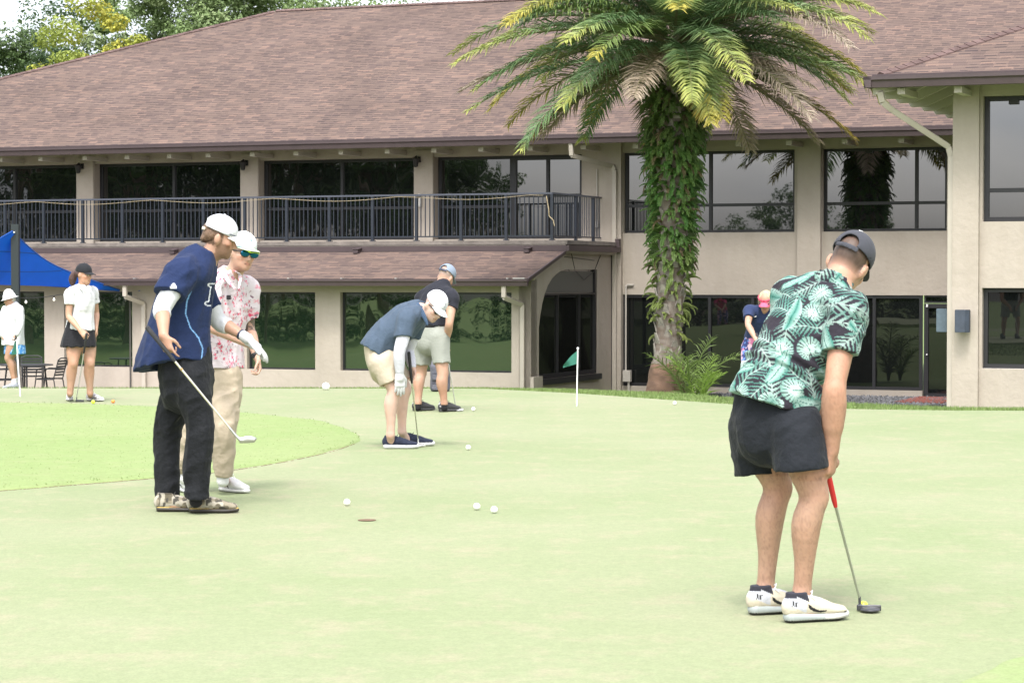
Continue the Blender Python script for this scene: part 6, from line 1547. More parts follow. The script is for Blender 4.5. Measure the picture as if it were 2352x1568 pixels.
# trousers
s = SDF(0.0065)
s.chain([W(424, 810, 14.72), W(426, 850, 14.72), W(428, 885, 14.72)], [[0.150, 0.165], [0.160, 0.175], [0.150, 0.170]], k=0.03, side=(1, 0, 0))
for h_, k_, a_ in ((hR, kR, aR), (hL, kL, aL)):
    s.chain([h_, lerp(h_, k_, 0.5), k_, lerp(k_, a_, 0.5), a_ + np.array([0.01, 0, 0.02]), a_ - np.array([-0.012, 0, 0.038])], [[0.100, 0.098], [0.088, 0.090], [0.076, 0.080], [0.073, 0.077], [0.070, 0.075], [0.070, 0.076]], k=0.03, side=(1, 0, 0), end=(-0.12, 0, -1))
    s.chain([a_, a_ - np.array([0, 0, 0.1])], [0.06, 0.062], k=0, op='s')
s.disp(folds(51, 0.014, W(425, 960, 14.7), (0.1, 0, 1), 12, 0.45)); s.disp(folds(53, 0.009, W(425, 1000, 14.7), (0.9, 0, 0.5), 17, 0.4))
B.add(s, 'trousers', cloth('black_trousers', (0.007, 0.008, 0.010), 0.75, bump=0.4), None, 1)
def camo(l):
    n1 = vnoise(l, 38, 3); n2 = vnoise(l + 5, 46, 4); n3 = vnoise(l + 9, 52, 5); c = np.tile(np.array([0.24, 0.21, 0.155]), (len(l), 1))
    c[n1 > 0.58] = (0.12, 0.105, 0.075); c[n2 > 0.64] = (0.36, 0.33, 0.27); c[n3 > 0.70] = (0.065, 0.06, 0.05); c[(l[:, 2] > 0.10)] *= 0.5; return c
def camosole(l): c = np.tile(np.array([0.03, 0.026, 0.022]), (len(l), 1)); c[l[:, 2] > 0.0235] = (0.36, 0.25, 0.05); return c
B.shoe(hp1, f0, 0.315, camo, solecol=camosole, thick=0.028, lace=(0.03, 0.03, 0.03), w=0.95); B.shoe(hp2, f0, 0.315, camo, solecol=camosole, thick=0.028, lace=(0.03, 0.03, 0.03), w=0.95)
for a_ in (aR, aL): B.sock(a_, (0.012, 0.012, 0.013), r=0.040, hgt=0.06, up=0.02)
# glove with the left hand in it, watch band
g = SDF(0.0045); gd = nrm(np.array([0.80, -0.15, -0.55]))
B.hand(wL + gd * 0.02, gd, (-0.35, 0.35, -0.85), (0.25, -0.9, -0.2), sd=g, gl=0.003, fcurl=[(18, 22, 12), (24, 28, 14), (30, 32, 16), (36, 36, 20)], size=1.08, thumb=0.35)
g.chain([wL - gd * 0.012, wL + gd * 0.03], [0.033, 0.036], k=0.01); B.add(g, 'glove', cloth('white_glove', (0.482, 0.482, 0.490), 0.6, bump=0.15, bscale=70), None, 1)
g = SDF(0.004); wb = lerp(eL, wL, 0.90); ad = nrm(wL - eL); g.chain([wb - ad * 0.013, wb + ad * 0.013], [0.0345, 0.0335], k=0); g.plane(wb - ad*0.012, -ad, 0.08); g.plane(wb + ad*0.012, ad, 0.08); B.add(g, 'wristband', mat('navy_band', (0.02, 0.028, 0.055), 0.5), None, 1)
# the wedge in his right hand
t0, t1 = W(336.5, 750, 14.20), W(541, 999, 14.22)
wd = thing('golf_wedge', 'steel wedge with black grip held low by the man in the navy jersey', 'golf club', t1); dd = nrm(t1 - t0); q = lambda p: tuple(np.asarray(p) - t1)
mb = MB(); mb.tube([q(t0), q(t0 + dd*0.008), q(t0 + dd*0.24), q(t0 + dd*0.265)], [0.011, 0.0150, 0.0110, 0.008], 12); mb.build('grip', grip_m, wd, smooth=True)
mb = MB(); mb.tube([q(t0 + dd*0.26), q(t1)], [0.0072, 0.0056], 10); mb.build('shaft', mat('club_steel_pale', (0.66, 0.62, 0.52), 0.28, metal=0.9), wd, smooth=True)
mb = MB(); mb.tube([q(lerp(t0, t1, 0.385)), q(lerp(t0, t1, 0.40))], 0.0085, 10); mb.build('shaft_band', mat('brass_band', (0.30, 0.20, 0.08), 0.4), wd)
a = SDF(0.003); h1 = t1 + np.array([0.035, 0, -0.030]); a.chain([t1 - dd*0.05, t1, t1 + np.array([0.02, 0, -0.02]), h1], [0.0075, 0.0085, 0.010, 0.012], k=0.006)
Mh = frame((0.98, 0.05, 0.04), (0.12, -0.25, 0.95)); a.ell(h1 + np.array([0.038, 0, 0.006]), (0.012, 0.052, 0.021), Mh, k=0.012); a.box(h1 + np.array([0.035, 0, -0.004]), (0.010, 0.045, 0.010), Mh, rd=0.006, k=0.01)
V, Q = a.mesh(); link('head', mesh_np('head', relax(V, Q, 1) - t1, Q), mat('club_head_steel', (0.42, 0.42, 0.40), 0.3, metal=0.9), wd)

# ================================================================ 3  the man in the floral polo
C = Person('smiling man in a pink flowered white polo and blue mirrored sunglasses', (*at(480, 640, 16.0)[:2], 0), skin=(0.44, 0.275, 0.20), h=0.008, size=0.99)
fc = nrm(np.array([0.62, -0.78, 0])); sx = np.array([-0.80, -0.60, 0])
hR, kR, aR = W(474, 868, 16.05), W(446, 980, 16.0), W(423, 1080, 16.08); hL, kL, aL = W(516, 868, 15.98), W(516, 978, 15.86), W(512, 1086, 15.92)
C.leg(hR, kR, aR, fc); C.leg(hL, kL, aL, fc)
h1, h2 = gpt(506, 1128), gpt(411, 1128); d1, d2 = np.array([0.70, -0.71, 0]), np.array([0.5, -0.86, 0])
C.foot(aL, h1, h1 + d1 * .28); C.foot(aR, h2, h2 + d2 * .28)
C.torso([W(498, 865, 16.0), W(500, 790, 16.0), W(506, 720, 16.0), W(515, 665, 15.98), W(528, 632, 15.95)], [[0.155, 0.12], [0.14, 0.11], [0.165, 0.12], [0.155, 0.10], [0.065, 0.06]], sx)
sL, eL, wL = W(568, 664, 16.12), W(571, 752, 16.15), W(591, 821, 15.98); sR, eR, wR = W(480, 664, 15.86), W(482, 745, 15.55), W(572, 790, 15.40)
C.arm(sL, eL, wL); C.arm(sR, eR, wR)
C.hand(wL, (0.20, -0.25, -0.94), (-0.85, -0.40, -0.05), (0.25, -0.92, 0.2), fcurl=[(30, 45, 25), (40, 55, 30), (48, 60, 35), (52, 60, 35)], thumb=0.6)
MC = frame((0.56, -0.79, -0.14), (0.20, -0.06, 0.97))
C.head(W(557, 580, 15.88), MC, W(530, 640, 15.95), jaw=1.1)
def paintC(V, c):
    a_, t, r_ = cyl_uv(V, eL, sL, (0, -1, 0)); L_ = np.linalg.norm(np.subtract(sL, eL)); n_ = vnoise(V, 60, 4); m = (r_ < 0.07) & (t > -0.02) & (t < L_ * 0.42) & (n_ > 0.30); c[m] = c[m] * 0.25 + np.array([0.03, 0.04, 0.035])
    q = C.hl(V); st = (q[:, 1] > 0.0) & (q[:, 2] < -0.04) & (np.abs(q[:, 0]) < 0.07) & (q[:, 2] > -0.13) & (np.abs(q[:, 1]) < 0.13); c[st] = c[st] * np.array([0.90, 0.87, 0.85])
    te = (q[:, 1] > 0.085) & (np.abs(q[:, 0]) < 0.013) & (np.abs(q[:, 2] + 0.0645) < 0.0022); return c
C.paint.append(paintC); C.finish_body()
C.hair([('e', (0, -0.05, 0.0), (0.076, 0.058, 0.05))], (0.13, 0.085, 0.05))
capC = C.cap((0.550, 0.568, 0.568), (0.46, 0.54, 0.36), droop=0.14, name='cap', brim_len=0.08)
C.cap_mark([([(x, 0) for x in np.linspace(-0.09, 0.09, 15)], 0.0024)], 0.0, -0.08, 1.15, (0.01, 0.16, 0.20), capC, 'rope')
C.cap_mark([([(0.0 + 0.013*math.cos(k*1.26*2), 0.028 + 0.013*math.sin(k*1.26*2)) for k in range(6)], 0.0012), ([(-0.018, 0.012), (0.018, 0.012)], 0.0012), ([(-0.014, 0.046), (0.014, 0.046)], 0.0012)], 0.0, 0.22, 1.0, (0.12, 0.30, 0.32), capC, 'emblem')
mb = MB(); V_ = [C.P(x, y, z) - C.org for x, y, z in ((-0.052, 0.088, 0.031), (0.052, 0.088, 0.031), (0.040, 0.160, 0.019), (-0.040, 0.160, 0.019))]
mb.add(V_ + [v - np.array([0, 0, 0.002]) for v in V_], [(0,1,2,3),(7,6,5,4),(0,4,5,1),(1,5,6,2),(2,6,7,3),(3,7,4,0)]); mb.build('brim_underside', cloth('lime_under', (0.42, 0.62, 0.06)), capC)
C.glasses(mat('blue_mirror_lens', (0.006, 0.10, 0.19), 0.08, metal=0.8), 0.034, 0.022)
def flowers(uv, seed, n, box):
    rg = np.random.default_rng(seed); Cc = np.tile(np.array([0.53, 0.475, 0.495]), (len(uv), 1))
    cols = [(0.52, 0.05, 0.11), (0.55, 0.13, 0.20), (0.45, 0.04, 0.08), (0.58, 0.26, 0.30)]
    for i in range(n):
        c = rg.uniform([box[0], box[2]], [box[1], box[3]]); q = uv - c; r_ = np.hypot(q[:, 0], q[:, 1]); th = np.arctan2(q[:, 1], q[:, 0]) + rg.uniform(0, 6); R_ = rg.uniform(0.009, 0.0155)
        Cc[r_ < R_ * (0.62 + 0.38 * np.cos(th * 5))] = cols[rg.integers(4)]
        for _ in range(2):
            c2 = c + rg.normal(size=2) * 0.022; a = rg.uniform(0, 3.14); p = uv - c2; l = p[:, 0]*math.cos(a) + p[:, 1]*math.sin(a); t = -p[:, 0]*math.sin(a) + p[:, 1]*math.cos(a)
            Cc[((l/0.009)**2 + (t/0.0032)**2) < 1] = [(0.15, 0.08, 0.11), (0.30, 0.22, 0.24), (0.50, 0.18, 0.24)][rg.integers(3)]
    return Cc
s = SDF(0.005)
sp = [W(500, 852, 16.0), W(500, 810, 16.0), W(502, 760, 16.0), W(507, 715, 16.0), W(514, 675, 15.99), W(522, 645, 15.96), W(529, 628, 15.94)]
s.chain(sp, [[0.178, 0.145], [0.170, 0.140], [0.172, 0.140], [0.185, 0.145], [0.180, 0.125], [0.105, 0.085], [0.068, 0.064]], k=0.03, side=sx)
s.chain([W(545, 652, 16.05), sL, lerp(sL, eL, 0.35), lerp(sL, eL, 0.70)], [0.075, 0.080, 0.074, 0.070], k=0.05, end=True); s.chain([W(500, 652, 15.9), sR, lerp(sR, eR, 0.3), lerp(sR, eR, 0.62)], [0.075, 0.080, 0.072, 0.066], k=0.05, end=True)
s.plane(W(500, 842, 16.0), (0, 0, -1), 0.3); s.chain([lerp(sL, eL, 0.5), lerp(sL, eL, 1.1)], [0.054, 0.052], k=0, op='s')
s.plane(W(532, 622, 15.93), (0.25, -0.35, 0.9), 0.09)
s.chain([W(545, 640, 15.82), W(548, 668, 15.80)], [0.030, 0.010], k=0, op='s')
s.disp(folds(61, 0.012, sp[2], (0.2, 0, 1), 12, 0.35)); s.disp(folds(63, 0.008, sp[1], (0.9, 0, -0.4), 16, 0.3))
def colC(V):
    ang, t, r_ = cyl_uv(V, sp[0], sp[-2], (0, -1, 0)); return flowers(np.c_[ang * 0.165, t], 8, 400, (-0.53, 0.53, -0.06, 0.74))
shC = C.add(s, 'polo_shirt', cloth_m, colC, 1)
for a_, b_, c_ in (((538, 622, 15.82), (561, 640, 15.90), (548, 664, 15.80)), ((530, 622, 15.80), (512, 648, 15.82), (540, 664, 15.78))):
    s = SDF(0.005); s.chain([W(*a_), lerp(W(*a_), W(*b_), 0.6), W(*c_)], [[0.014, 0.005], [0.016, 0.005], [0.008, 0.004]], k=0, side=(0.8, -0.3, -0.5)); C.add(s, 'collar', cloth_m, lambda V: flowers(np.c_[V[:, 0] - C.org[0], V[:, 2]], 9, 90, (-0.1, 0.5, 1.25, 1.6)), 1, shC)
mb = MB(); p = W(525.5, 683, 15.84) - C.org; mb.box(p[0]-0.014, p[0]+0.014, p[1]-0.012, p[1]+0.01, p[2]-0.015, p[2]+0.015); mb.build('badge', frame_blk, shC, bevel=0.002)
s = SDF(0.007)
s.chain([W(499, 825, 16.0), W(498, 855, 16.0), W(496, 885, 16.0)], [[0.135, 0.110], [0.152, 0.125], [0.155, 0.130]], k=0.03, side=sx)
for h_, k_, a_ in ((hR, kR, aR), (hL, kL, aL)):
    s.chain([h_, lerp(h_, k_, 0.5), k_, lerp(k_, a_, 0.5), lerp(k_, a_, 0.88), a_ + np.array([0, 0, 0.01]), a_ - np.array([0, 0, 0.01])], [0.104, 0.094, 0.076, 0.068, 0.062, 0.050, 0.050], k=0.03, end=(0, 0, -1))
s.disp(folds(71, 0.013, W(500, 950, 16), (0.1, 0, 1), 13, 0.4)); s.disp(folds(73, 0.009, W(500, 1000, 16), (0.9, 0, 0.5), 18, 0.35))
C.add(s, 'trousers', cloth('khaki', (0.375, 0.315, 0.235), 0.85), None, 1)
def whiteshoe(l):
    y, z = l[:, 1], l[:, 2]; c = np.tile(np.array([0.62, 0.62, 0.62]), (len(l), 1)); c[(np.abs(l[:, 0]) > 0.02) & (y > 0.04) & (y < 0.11) & (np.abs(z - 0.075 + (y - 0.04) * 0.5) < 0.006)] = (0.04, 0.04, 0.045); c[(np.abs(l[:, 0]) > 0.02) & (np.abs(y - 0.115) < 0.006) & (z < 0.05)] = (0.06, 0.06, 0.06); c[(y < 0.02) & (z > 0.05)] = (0.3, 0.3, 0.31); return c
C.shoe(h1, d1, 0.30, whiteshoe, sole=(0.60, 0.60, 0.59)); C.shoe(h2, d2, 0.30, whiteshoe, sole=(0.60, 0.60, 0.59))
for a_ in (aL, aR): C.sock(a_, (0.6, 0.6, 0.6), r=0.042, hgt=0.05, up=0.0)
g = SDF(0.005); C.hand(wR, (0.85, 0.0, -0.45), (-0.2, 0.2, -0.95), (0.3, -0.9, 0), sd=g, gl=0.003, curl=(25, 30, 20)); C.add(g, 'glove', cloth('white_glove', (0.56, .56, .57)), None, 1)
g = SDF(0.004); wb = lerp(eL, wL, 0.93); ad = nrm(wL - eL); g.chain([wb - ad*0.012, wb + ad*0.012], [0.033, 0.032], k=0); g.plane(wb - ad*0.011, -ad, 0.07); g.plane(wb + ad*0.011, ad, 0.07); g.box(wb + np.array([-0.012, -0.03, 0]), (0.017, 0.006, 0.018), rd=0.004); C.add(g, 'watch', frame_blk, None, 1)
# ================================================================ 4  the bent man in the blue polo
D = Person('man in a slate blue polo and white arm sleeves bent forward over his putter', (*at(905, 640, 20.35)[:2], 0), skin=(0.50, 0.34, 0.275), h=0.009, size=1.0)
fd = np.array([1.0, 0.03, 0])
hR, kR, aR = W(882, 832, 20.22), W(905, 897, 20.18), W(897, 998, 20.22); hL, kL, aL = W(893, 830, 20.46), W(929, 894, 20.46), W(923, 990, 20.5)
D.leg(hR, kR, aR, fd, 1.0); D.leg(hL, kL, aL, fd, 1.0)
h1, h2 = gpt(882, 1031), gpt(919, 1025); D.foot(aR, h1, h1 + fd*.28); D.foot(aL, h2, h2 + fd*.28)
sxd = np.array([0.69, 0, -0.72])
D.torso([W(875, 820, 20.33), W(895, 775, 20.33), W(925, 745, 20.33), W(950, 726, 20.32), W(970, 713, 20.3)], [[0.125, 0.16], [0.10, 0.14], [0.115, 0.16], [0.10, 0.15], [0.06, 0.065]], sxd)
sR, eR, wR = W(936, 733, 20.14), W(917, 810, 20.06), W(918, 858, 20.10); sL, eL, wL = W(956, 742, 20.50), W(938, 806, 20.55), W(947, 843, 20.42)
D.arm(sR, eR, wR); D.arm(sL, eL, wL)
D.hand(wL, (-0.02, 0.0, -1), (-0.6, -0.8, 0), (0.75, -0.6, 0.0), curl=(50, 62, 40))
MD = frame((0.50, -0.62, -0.60), (0.52, -0.25, 0.80))
D.head(W(998, 704, 20.18), MD, W(966, 716, 20.3))
def paintD(V, c):
    q = D.hl(V); x, y, z = q.T; b_ = (y > 0.03) & (z < -0.055) & (np.abs(x) < 0.065) & (z > -0.13) & (np.abs(y) < 0.13); lp = (np.abs(z + 0.065) < 0.010) & (np.abs(x) < 0.024); m = b_ & ~lp; c[m] = c[m] * 0.75 + np.array([0.10, 0.045, 0.02]) * 0.25; return c
D.paint.append(paintD); D.finish_body()
capD = D.cap((0.544, 0.552, 0.570), (0.544, 0.552, 0.570), droop=0.35, name='cap')
D.cap_mark([([(-0.004, -0.012), (0.0, 0.008), (0.008, 0.020)], 0.0016), ([(0.0, 0.008), (-0.012, 0.020)], 0.0014), ([(0.0, 0.0), (0.008, -0.014)], 0.0014), ([(-0.012, -0.022), (0.012, -0.022)], 0.001)], 0.0, 0.35, 1.2, (0.12, 0.13, 0.15), capD)
D.glasses(lens_dark, 0.031, 0.020)
SLATE = (0.056, 0.080, 0.115)
s = SDF(0.0075)
sp = [W(862, 815, 20.33), W(874, 797, 20.33), W(890, 776, 20.33), W(908, 757, 20.33), W(928, 740, 20.33), W(946, 727, 20.32), W(960, 717, 20.31), W(970, 711, 20.3)]
s.chain(sp, [[0.138, 0.185], [0.142, 0.185], [0.140, 0.180], [0.140, 0.185], [0.135, 0.190], [0.112, 0.165], [0.078, 0.090], [0.062, 0.066]], k=0.03, side=sxd)
s.chain([W(940, 730, 20.22), sR, lerp(sR, eR, 0.3), lerp(sR, eR, 0.56)], [0.075, 0.082, 0.082, 0.080], k=0.05, end=nrm(eR - sR) + np.array([0.15, 0, 0])); s.chain([W(950, 735, 20.42), sL, lerp(sL, eL, 0.3), lerp(sL, eL, 0.5)], [0.08, 0.085, 0.08, 0.075], k=0.05, end=True)
s.plane(W(867, 808, 20.33), (-0.55, 0, -0.83), 0.3); s.chain([lerp(sR, eR, 0.4), lerp(sR, eR, 1.0)], [0.062, 0.058], k=0, op='s')
s.plane(W(974, 709, 20.3), (0.75, -0.1, 0.65), 0.09)
s.disp(folds(81, 0.012, sp[3], (0.5, 0, 0.85), 13, 0.3)); s.disp(folds(83, 0.009, sp[2], (0.1, 0, 1), 18, 0.3))
pl = D.add(s, 'polo_shirt', cloth('slate_polo', SLATE, 0.85), None, 1)
s = SDF(0.006); s.chain([W(953, 700, 20.34), W(958, 701, 20.24), W(972, 722, 20.17), W(982, 746, 20.15)], [[0.026, 0.008], [0.028, 0.008], [0.026, 0.007], [0.012, 0.006]], k=0, side=(0.6, -0.3, 0.5)); D.add(s, 'collar', cloth('slate_collar', (0.05, 0.082, 0.135)), None, 1, pl)
for a_, e_, w_ in ((sR, eR, wR), (sL, eL, wL)):
    s = SDF(0.007); s.chain([lerp(a_, e_, 0.35), lerp(a_, e_, 0.7), e_, lerp(e_, w_, 0.5), w_], [0.060, 0.054, 0.049, 0.045, 0.034], k=0.02, end=(0, 0, -1)); D.add(s, 'arm_sleeve', cloth('white_arm_sleeve', (0.510, 0.510, 0.561)), None, 1)
s = SDF(0.0075); s.chain([W(868, 806, 20.33), W(876, 826, 20.33), W(884, 846, 20.33)], [[0.105, 0.150], [0.124, 0.160], [0.130, 0.160]], k=0.03, side=(0.95, 0, -0.3))
for h_, k_ in ((hR, kR), (hL, kL)):
    s.chain([h_, lerp(h_, k_, 0.4), lerp(h_, k_, 0.72)], [[0.118, 0.105], [0.102, 0.10], [0.096, 0.095]], k=0.03, side=(0.94, 0, -0.33), end=True); s.chain([lerp(h_, k_, 0.5), lerp(h_, k_, 1.1)], [0.078, 0.078], k=0, op='s')
s.disp(folds(91, 0.012, W(880, 840, 20.3), (0.3, 0, 1), 13, 0.3)); D.add(s, 'shorts', cloth('sand_shorts', (0.40, 0.345, 0.265), 0.85), None, 1)
nv = lambda l: np.tile(np.array([0.018, 0.022, 0.040]), (len(l), 1)) * (0.8 + 0.5 * vnoise(l, 80, 3)[:, None])
D.shoe(h1, fd, 0.30, nv, sole=(0.527, 0.527, 0.535), thick=0.036, lace=(0.02, 0.025, 0.05)); D.shoe(h2, np.array([1, 0.06, 0]), 0.30, nv, sole=(0.527, 0.527, 0.535), thick=0.036, lace=(0.02, 0.025, 0.05))
g = SDF(0.005); D.hand(wR + np.array([0, 0, -0.004]), (0.02, 0.05, -1), (-0.35, 0.93, 0), (0.93, 0.35, 0), sd=g, gl=0.003, curl=(8, 12, 8), size=1.1); g.chain([wR, wR - np.array([0, 0, 0.04])], [0.034, 0.035], k=0.01); D.add(g, 'glove', cloth('white_glove', (.56, .56, .57)), None, 1)
D.hand(wR, (0.02, 0.05, -1), (-0.35, 0.93, 0), (0.93, 0.35, 0))
fo_ = gpt(960, 1026)
putter('steel putter with black grip held by the bent man in the slate blue polo', W(939, 808, 20.30), wL, fo_, (0.7, -0.7), grip_len=0.28, kind='mallet')

# ================================================================ 5  the man in black, from behind
E = Person('man in a black polo and grey shorts putting with his back to the camera', (*at(990, 640, 25.9)[:2], 0), skin=(0.40, 0.235, 0.165), h=0.010, size=1.04)
fe = nrm(np.array([0.70, 0.70, 0])); sxe = np.array([0.93, -0.30, -0.20])
hL, kL, aL = W(973, 775, 26.0), W(967, 856, 26.03), W(960, 925, 26.0); hR, kR, aR = W(1008, 775, 25.85), W(1017, 857, 25.8), W(1020, 926, 25.85)
E.leg(hL, kL, aL, fe, 1.05); E.leg(hR, kR, aR, fe, 1.05)
h1, h2 = gpt(1010, 947), gpt(950, 945); E.foot(aR, h1, h1 + fe*.28); E.foot(aL, h2, h2 + fe*.28)
E.torso([W(990, 770, 25.92), W(994, 730, 25.95), W(1004, 695, 26.0), W(1012, 670, 26.03), W(1020, 655, 26.05)], [[0.16, 0.13], [0.15, 0.125], [0.175, 0.13], [0.16, 0.11], [0.07, 0.065]], sxe)
sR, eR, wR = W(1039, 684, 25.82), W(1032, 742, 25.72), W(1026, 783, 25.9); sL, eL, wL = W(970, 686, 26.15), W(990, 745, 26.3), W(1018, 783, 26.15)
E.arm(sR, eR, wR, 1.0); E.arm(sL, eL, wL, 1.0)
E.hand(wR, (-0.05, 0.2, -1), (-0.8, 0.5, 0), (0.5, 0.8, 0), curl=(50, 60, 40)); E.hand(wL, (0.05, 0, -1), (0.6, -0.7, 0), (0.6, 0.7, 0), curl=(50, 60, 40))
ME = frame((0.42, 0.74, -0.52), (0.42, 0.34, 0.84))
E.head(W(1024, 637, 26.1), ME, W(1014, 662, 26.04))
def paintE(V, c):
    q = E.hl(V); bk = (np.abs(q[:, 0]) < 0.074) & (q[:, 1] < 0.04) & (q[:, 2] > -0.04) & (q[:, 2] < 0.13) & (np.abs(q[:, 1]) < 0.13); f = np.clip((q[:, 2] + 0.04)/0.05, 0, 1)[:, None] * 0.7; return np.where(bk[:, None], c*(1-f) + np.array([0.22, 0.19, 0.17])*f, c)
E.paint.append(paintE); E.finish_body()
E.cap((0.19, 0.23, 0.29), opening=True, strap=(0.05, 0.06, 0.09), name='cap')
s = SDF(0.0085)
s.chain([W(990, 752, 25.92), W(993, 730, 25.94), W(999, 706, 25.98), W(1006, 685, 26.01), W(1013, 669, 26.03), W(1019, 656, 26.04)], [[0.170, 0.145], [0.170, 0.142], [0.182, 0.142], [0.180, 0.130], [0.125, 0.10], [0.072, 0.068]], k=0.03, side=sxe)
s.chain([W(1024, 676, 25.92), sR, lerp(sR, eR, 0.22), lerp(sR, eR, 0.42)], [0.074, 0.078, 0.072, 0.068], k=0.05, end=True); s.chain([W(985, 678, 26.1), sL, lerp(sL, eL, 0.22), lerp(sL, eL, 0.42)], [0.08, 0.086, 0.078, 0.072], k=0.05, end=True)
s.plane(W(990, 745, 25.92), (-0.1, 0, -1), 0.3); s.chain([lerp(sR, eR, 0.25), lerp(sR, eR, 0.9)], [0.050, 0.050], k=0, op='s')
s.disp(folds(101, 0.012, W(1000, 700, 26), (0.3, 0, 1), 13, 0.3)); E.add(s, 'polo_shirt', cloth('black_polo', (0.016, 0.017, 0.024), 0.8), None, 1)
s = SDF(0.0085); s.chain([W(990, 744, 25.92), W(990, 765, 25.92), W(990, 785, 25.92)], [[0.150, 0.128], [0.166, 0.142], [0.170, 0.145]], k=0.03, side=(0.95, -0.3, 0))
for h_, k_ in ((hR, kR), (hL, kL)):
    s.chain([h_, lerp(h_, k_, 0.4), lerp(h_, k_, 0.74)], [0.115, 0.105, 0.100], k=0.03, end=True); s.chain([lerp(h_, k_, 0.5), lerp(h_, k_, 1.1)], [0.072, 0.072], k=0, op='s')
s.disp(folds(103, 0.011, W(990, 790, 25.9), (0.2, 0, 1), 13, 0.3)); gs = E.add(s, 'shorts', cloth('grey_shorts', (0.235, 0.245, 0.215), 0.85), None, 1)
s = SDF(0.007); s.chain([W(990, 745, 25.92), W(990, 749, 25.92)], [[0.158, 0.136], [0.158, 0.136]], k=0, side=(0.95, -.3, 0)); s.plane(W(990, 743, 25.92), (0, 0, 1), 0.3); s.plane(W(990, 752, 25.92), (0, 0, -1), 0.3); E.add(s, 'belt', cloth('black_belt', (0.012, 0.012, 0.013), 0.5), None, 1)
def blackshoe(l): c = np.tile(np.array([0.045, 0.045, 0.048]), (len(l), 1)); m = (vnoise(l, 55, 3) > 0.62) & (l[:, 1] < 0.09); c[m] = (0.30, 0.30, 0.30); return c
for h_ in (h1, h2): E.shoe(h_, fe, 0.31, blackshoe, sole=(0.05, 0.05, 0.05), thick=0.03, lace=(0.05, 0.05, 0.05))
for a_ in (aL, aR): E.sock(a_, (0.012, 0.012, 0.013), r=0.038, up=0.022)
fo_ = gpt(1046, 945); putter('steel putter held by the man in the black polo', W(1021, 775, 26.0), wR, fo_, (0.9, -0.3), kind='mallet', head_c=(0.5, 0.5, 0.5))

# ================================================================ 6  the woman in the white polo
Fw = Person('woman in a white polo, black skirt and black cap with a dark ponytail', (*at(185, 640, 27.9)[:2], 0), skin=(0.40, 0.235, 0.16), h=0.010, size=0.93)
ff = nrm(np.array([0.60, -0.80, 0])); sxf = np.array([-0.80, -0.60, 0])
hR, kR, aR = W(170, 782, 27.86), W(168, 834, 27.80), W(161, 903, 27.86); hL, kL, aL = W(202, 782, 27.98), W(206, 834, 27.90), W(207, 903, 27.96)
Fw.leg(hR, kR, aR, ff, 1.16); Fw.leg(hL, kL, aL, ff, 1.16)
dR, dL = np.array([0.18, -0.98, 0]), np.array([0.80, -0.60, 0]); h1, h2 = gpt(158.5, 919), gpt(200, 921); Fw.foot(aR, h1, h1 + dR*.25); Fw.foot(aL, h2, h2 + dL*.25)
Fw.torso([W(184, 785, 27.9), W(185, 740, 27.9), W(187, 700, 27.9), W(190, 672, 27.9), W(192, 658, 27.9)], [[0.15, 0.12], [0.125, 0.105], [0.135, 0.11], [0.13, 0.085], [0.05, 0.05]], sxf)
sR, eR, wR = W(161, 674, 27.78), W(158, 726, 27.74), W(185, 759, 27.58); sL, eL, wL = W(213, 672, 28.04), W(221, 718, 28.12), W(221, 752, 28.0)
Fw.arm(sR, eR, wR, 0.95); Fw.arm(sL, eL, wL, 0.95)
Fw.hand(wR, (0.65, -0.25, -0.7), (0.1, 0.8, -0.6), (0.7, 0.2, 0.5), curl=(45, 55, 35)); Fw.hand(wL, (0.1, -0.1, -1), (-0.8, 0.3, 0), (0.3, -0.9, 0), curl=(30, 40, 25))
Fw.head(W(193, 631, 27.88), frame((0.88, -0.45, -0.10), (0.05, 0, 1)), W(190, 662, 27.9), k=1.02, fem=True)
Fw.finish_body()
HBR = (0.055, 0.026, 0.022)
Fw.hair([('e', (0, -0.040, 0.012), (0.079, 0.068, 0.066)), ('c', [(0, -0.105, 0.02), (0, -0.150, -0.01), (0, -0.165, -0.08), (0.0, -0.155, -0.15)], [0.024, 0.042, 0.046, 0.016]), ('c', [(-0.072, 0.02, 0.03), (-0.078, 0.0, -0.02)], [0.010, 0.006])], HBR, hh=0.007)
Fw.cap((0.016, 0.017, 0.020), name='cap', droop=0.32, brim_len=0.075)
wp = cloth('white_polo', (0.527, 0.527, 0.535), 0.85)
s = SDF(0.0085)
s.chain([W(183, 762, 27.9), W(184, 745, 27.9), W(186, 722, 27.9), W(187, 700, 27.9), W(188, 682, 27.9), W(190, 668, 27.9), W(192, 659, 27.9)], [[0.178, 0.150], [0.165, 0.140], [0.152, 0.130], [0.160, 0.142], [0.158, 0.125], [0.100, 0.080], [0.056, 0.056]], k=0.03, side=sxf)
s.chain([W(178, 667, 27.84), sR, lerp(sR, eR, 0.25), lerp(sR, eR, 0.48)], [0.064, 0.070, 0.064, 0.062], k=0.04, end=True); s.chain([W(200, 666, 27.96), sL, lerp(sL, eL, 0.25), lerp(sL, eL, 0.48)], [0.064, 0.068, 0.062, 0.06], k=0.04, end=True)
s.plane(W(183, 757, 27.9), (0, 0, -1), 0.28)
for a_, b_ in ((sR, eR), (sL, eL)): s.chain([lerp(a_, b_, 0.35), lerp(a_, b_, 0.9)], [0.052, 0.05], k=0, op='s')
s.disp(folds(111, 0.010, W(185, 710, 27.9), (0.2, 0, 1), 15, 0.3)); s.chain([W(199, 658, 27.74), W(202, 676, 27.74)], [0.032, 0.008], k=0, op='s')
pw = Fw.add(s, 'polo_shirt', wp, None, 1)
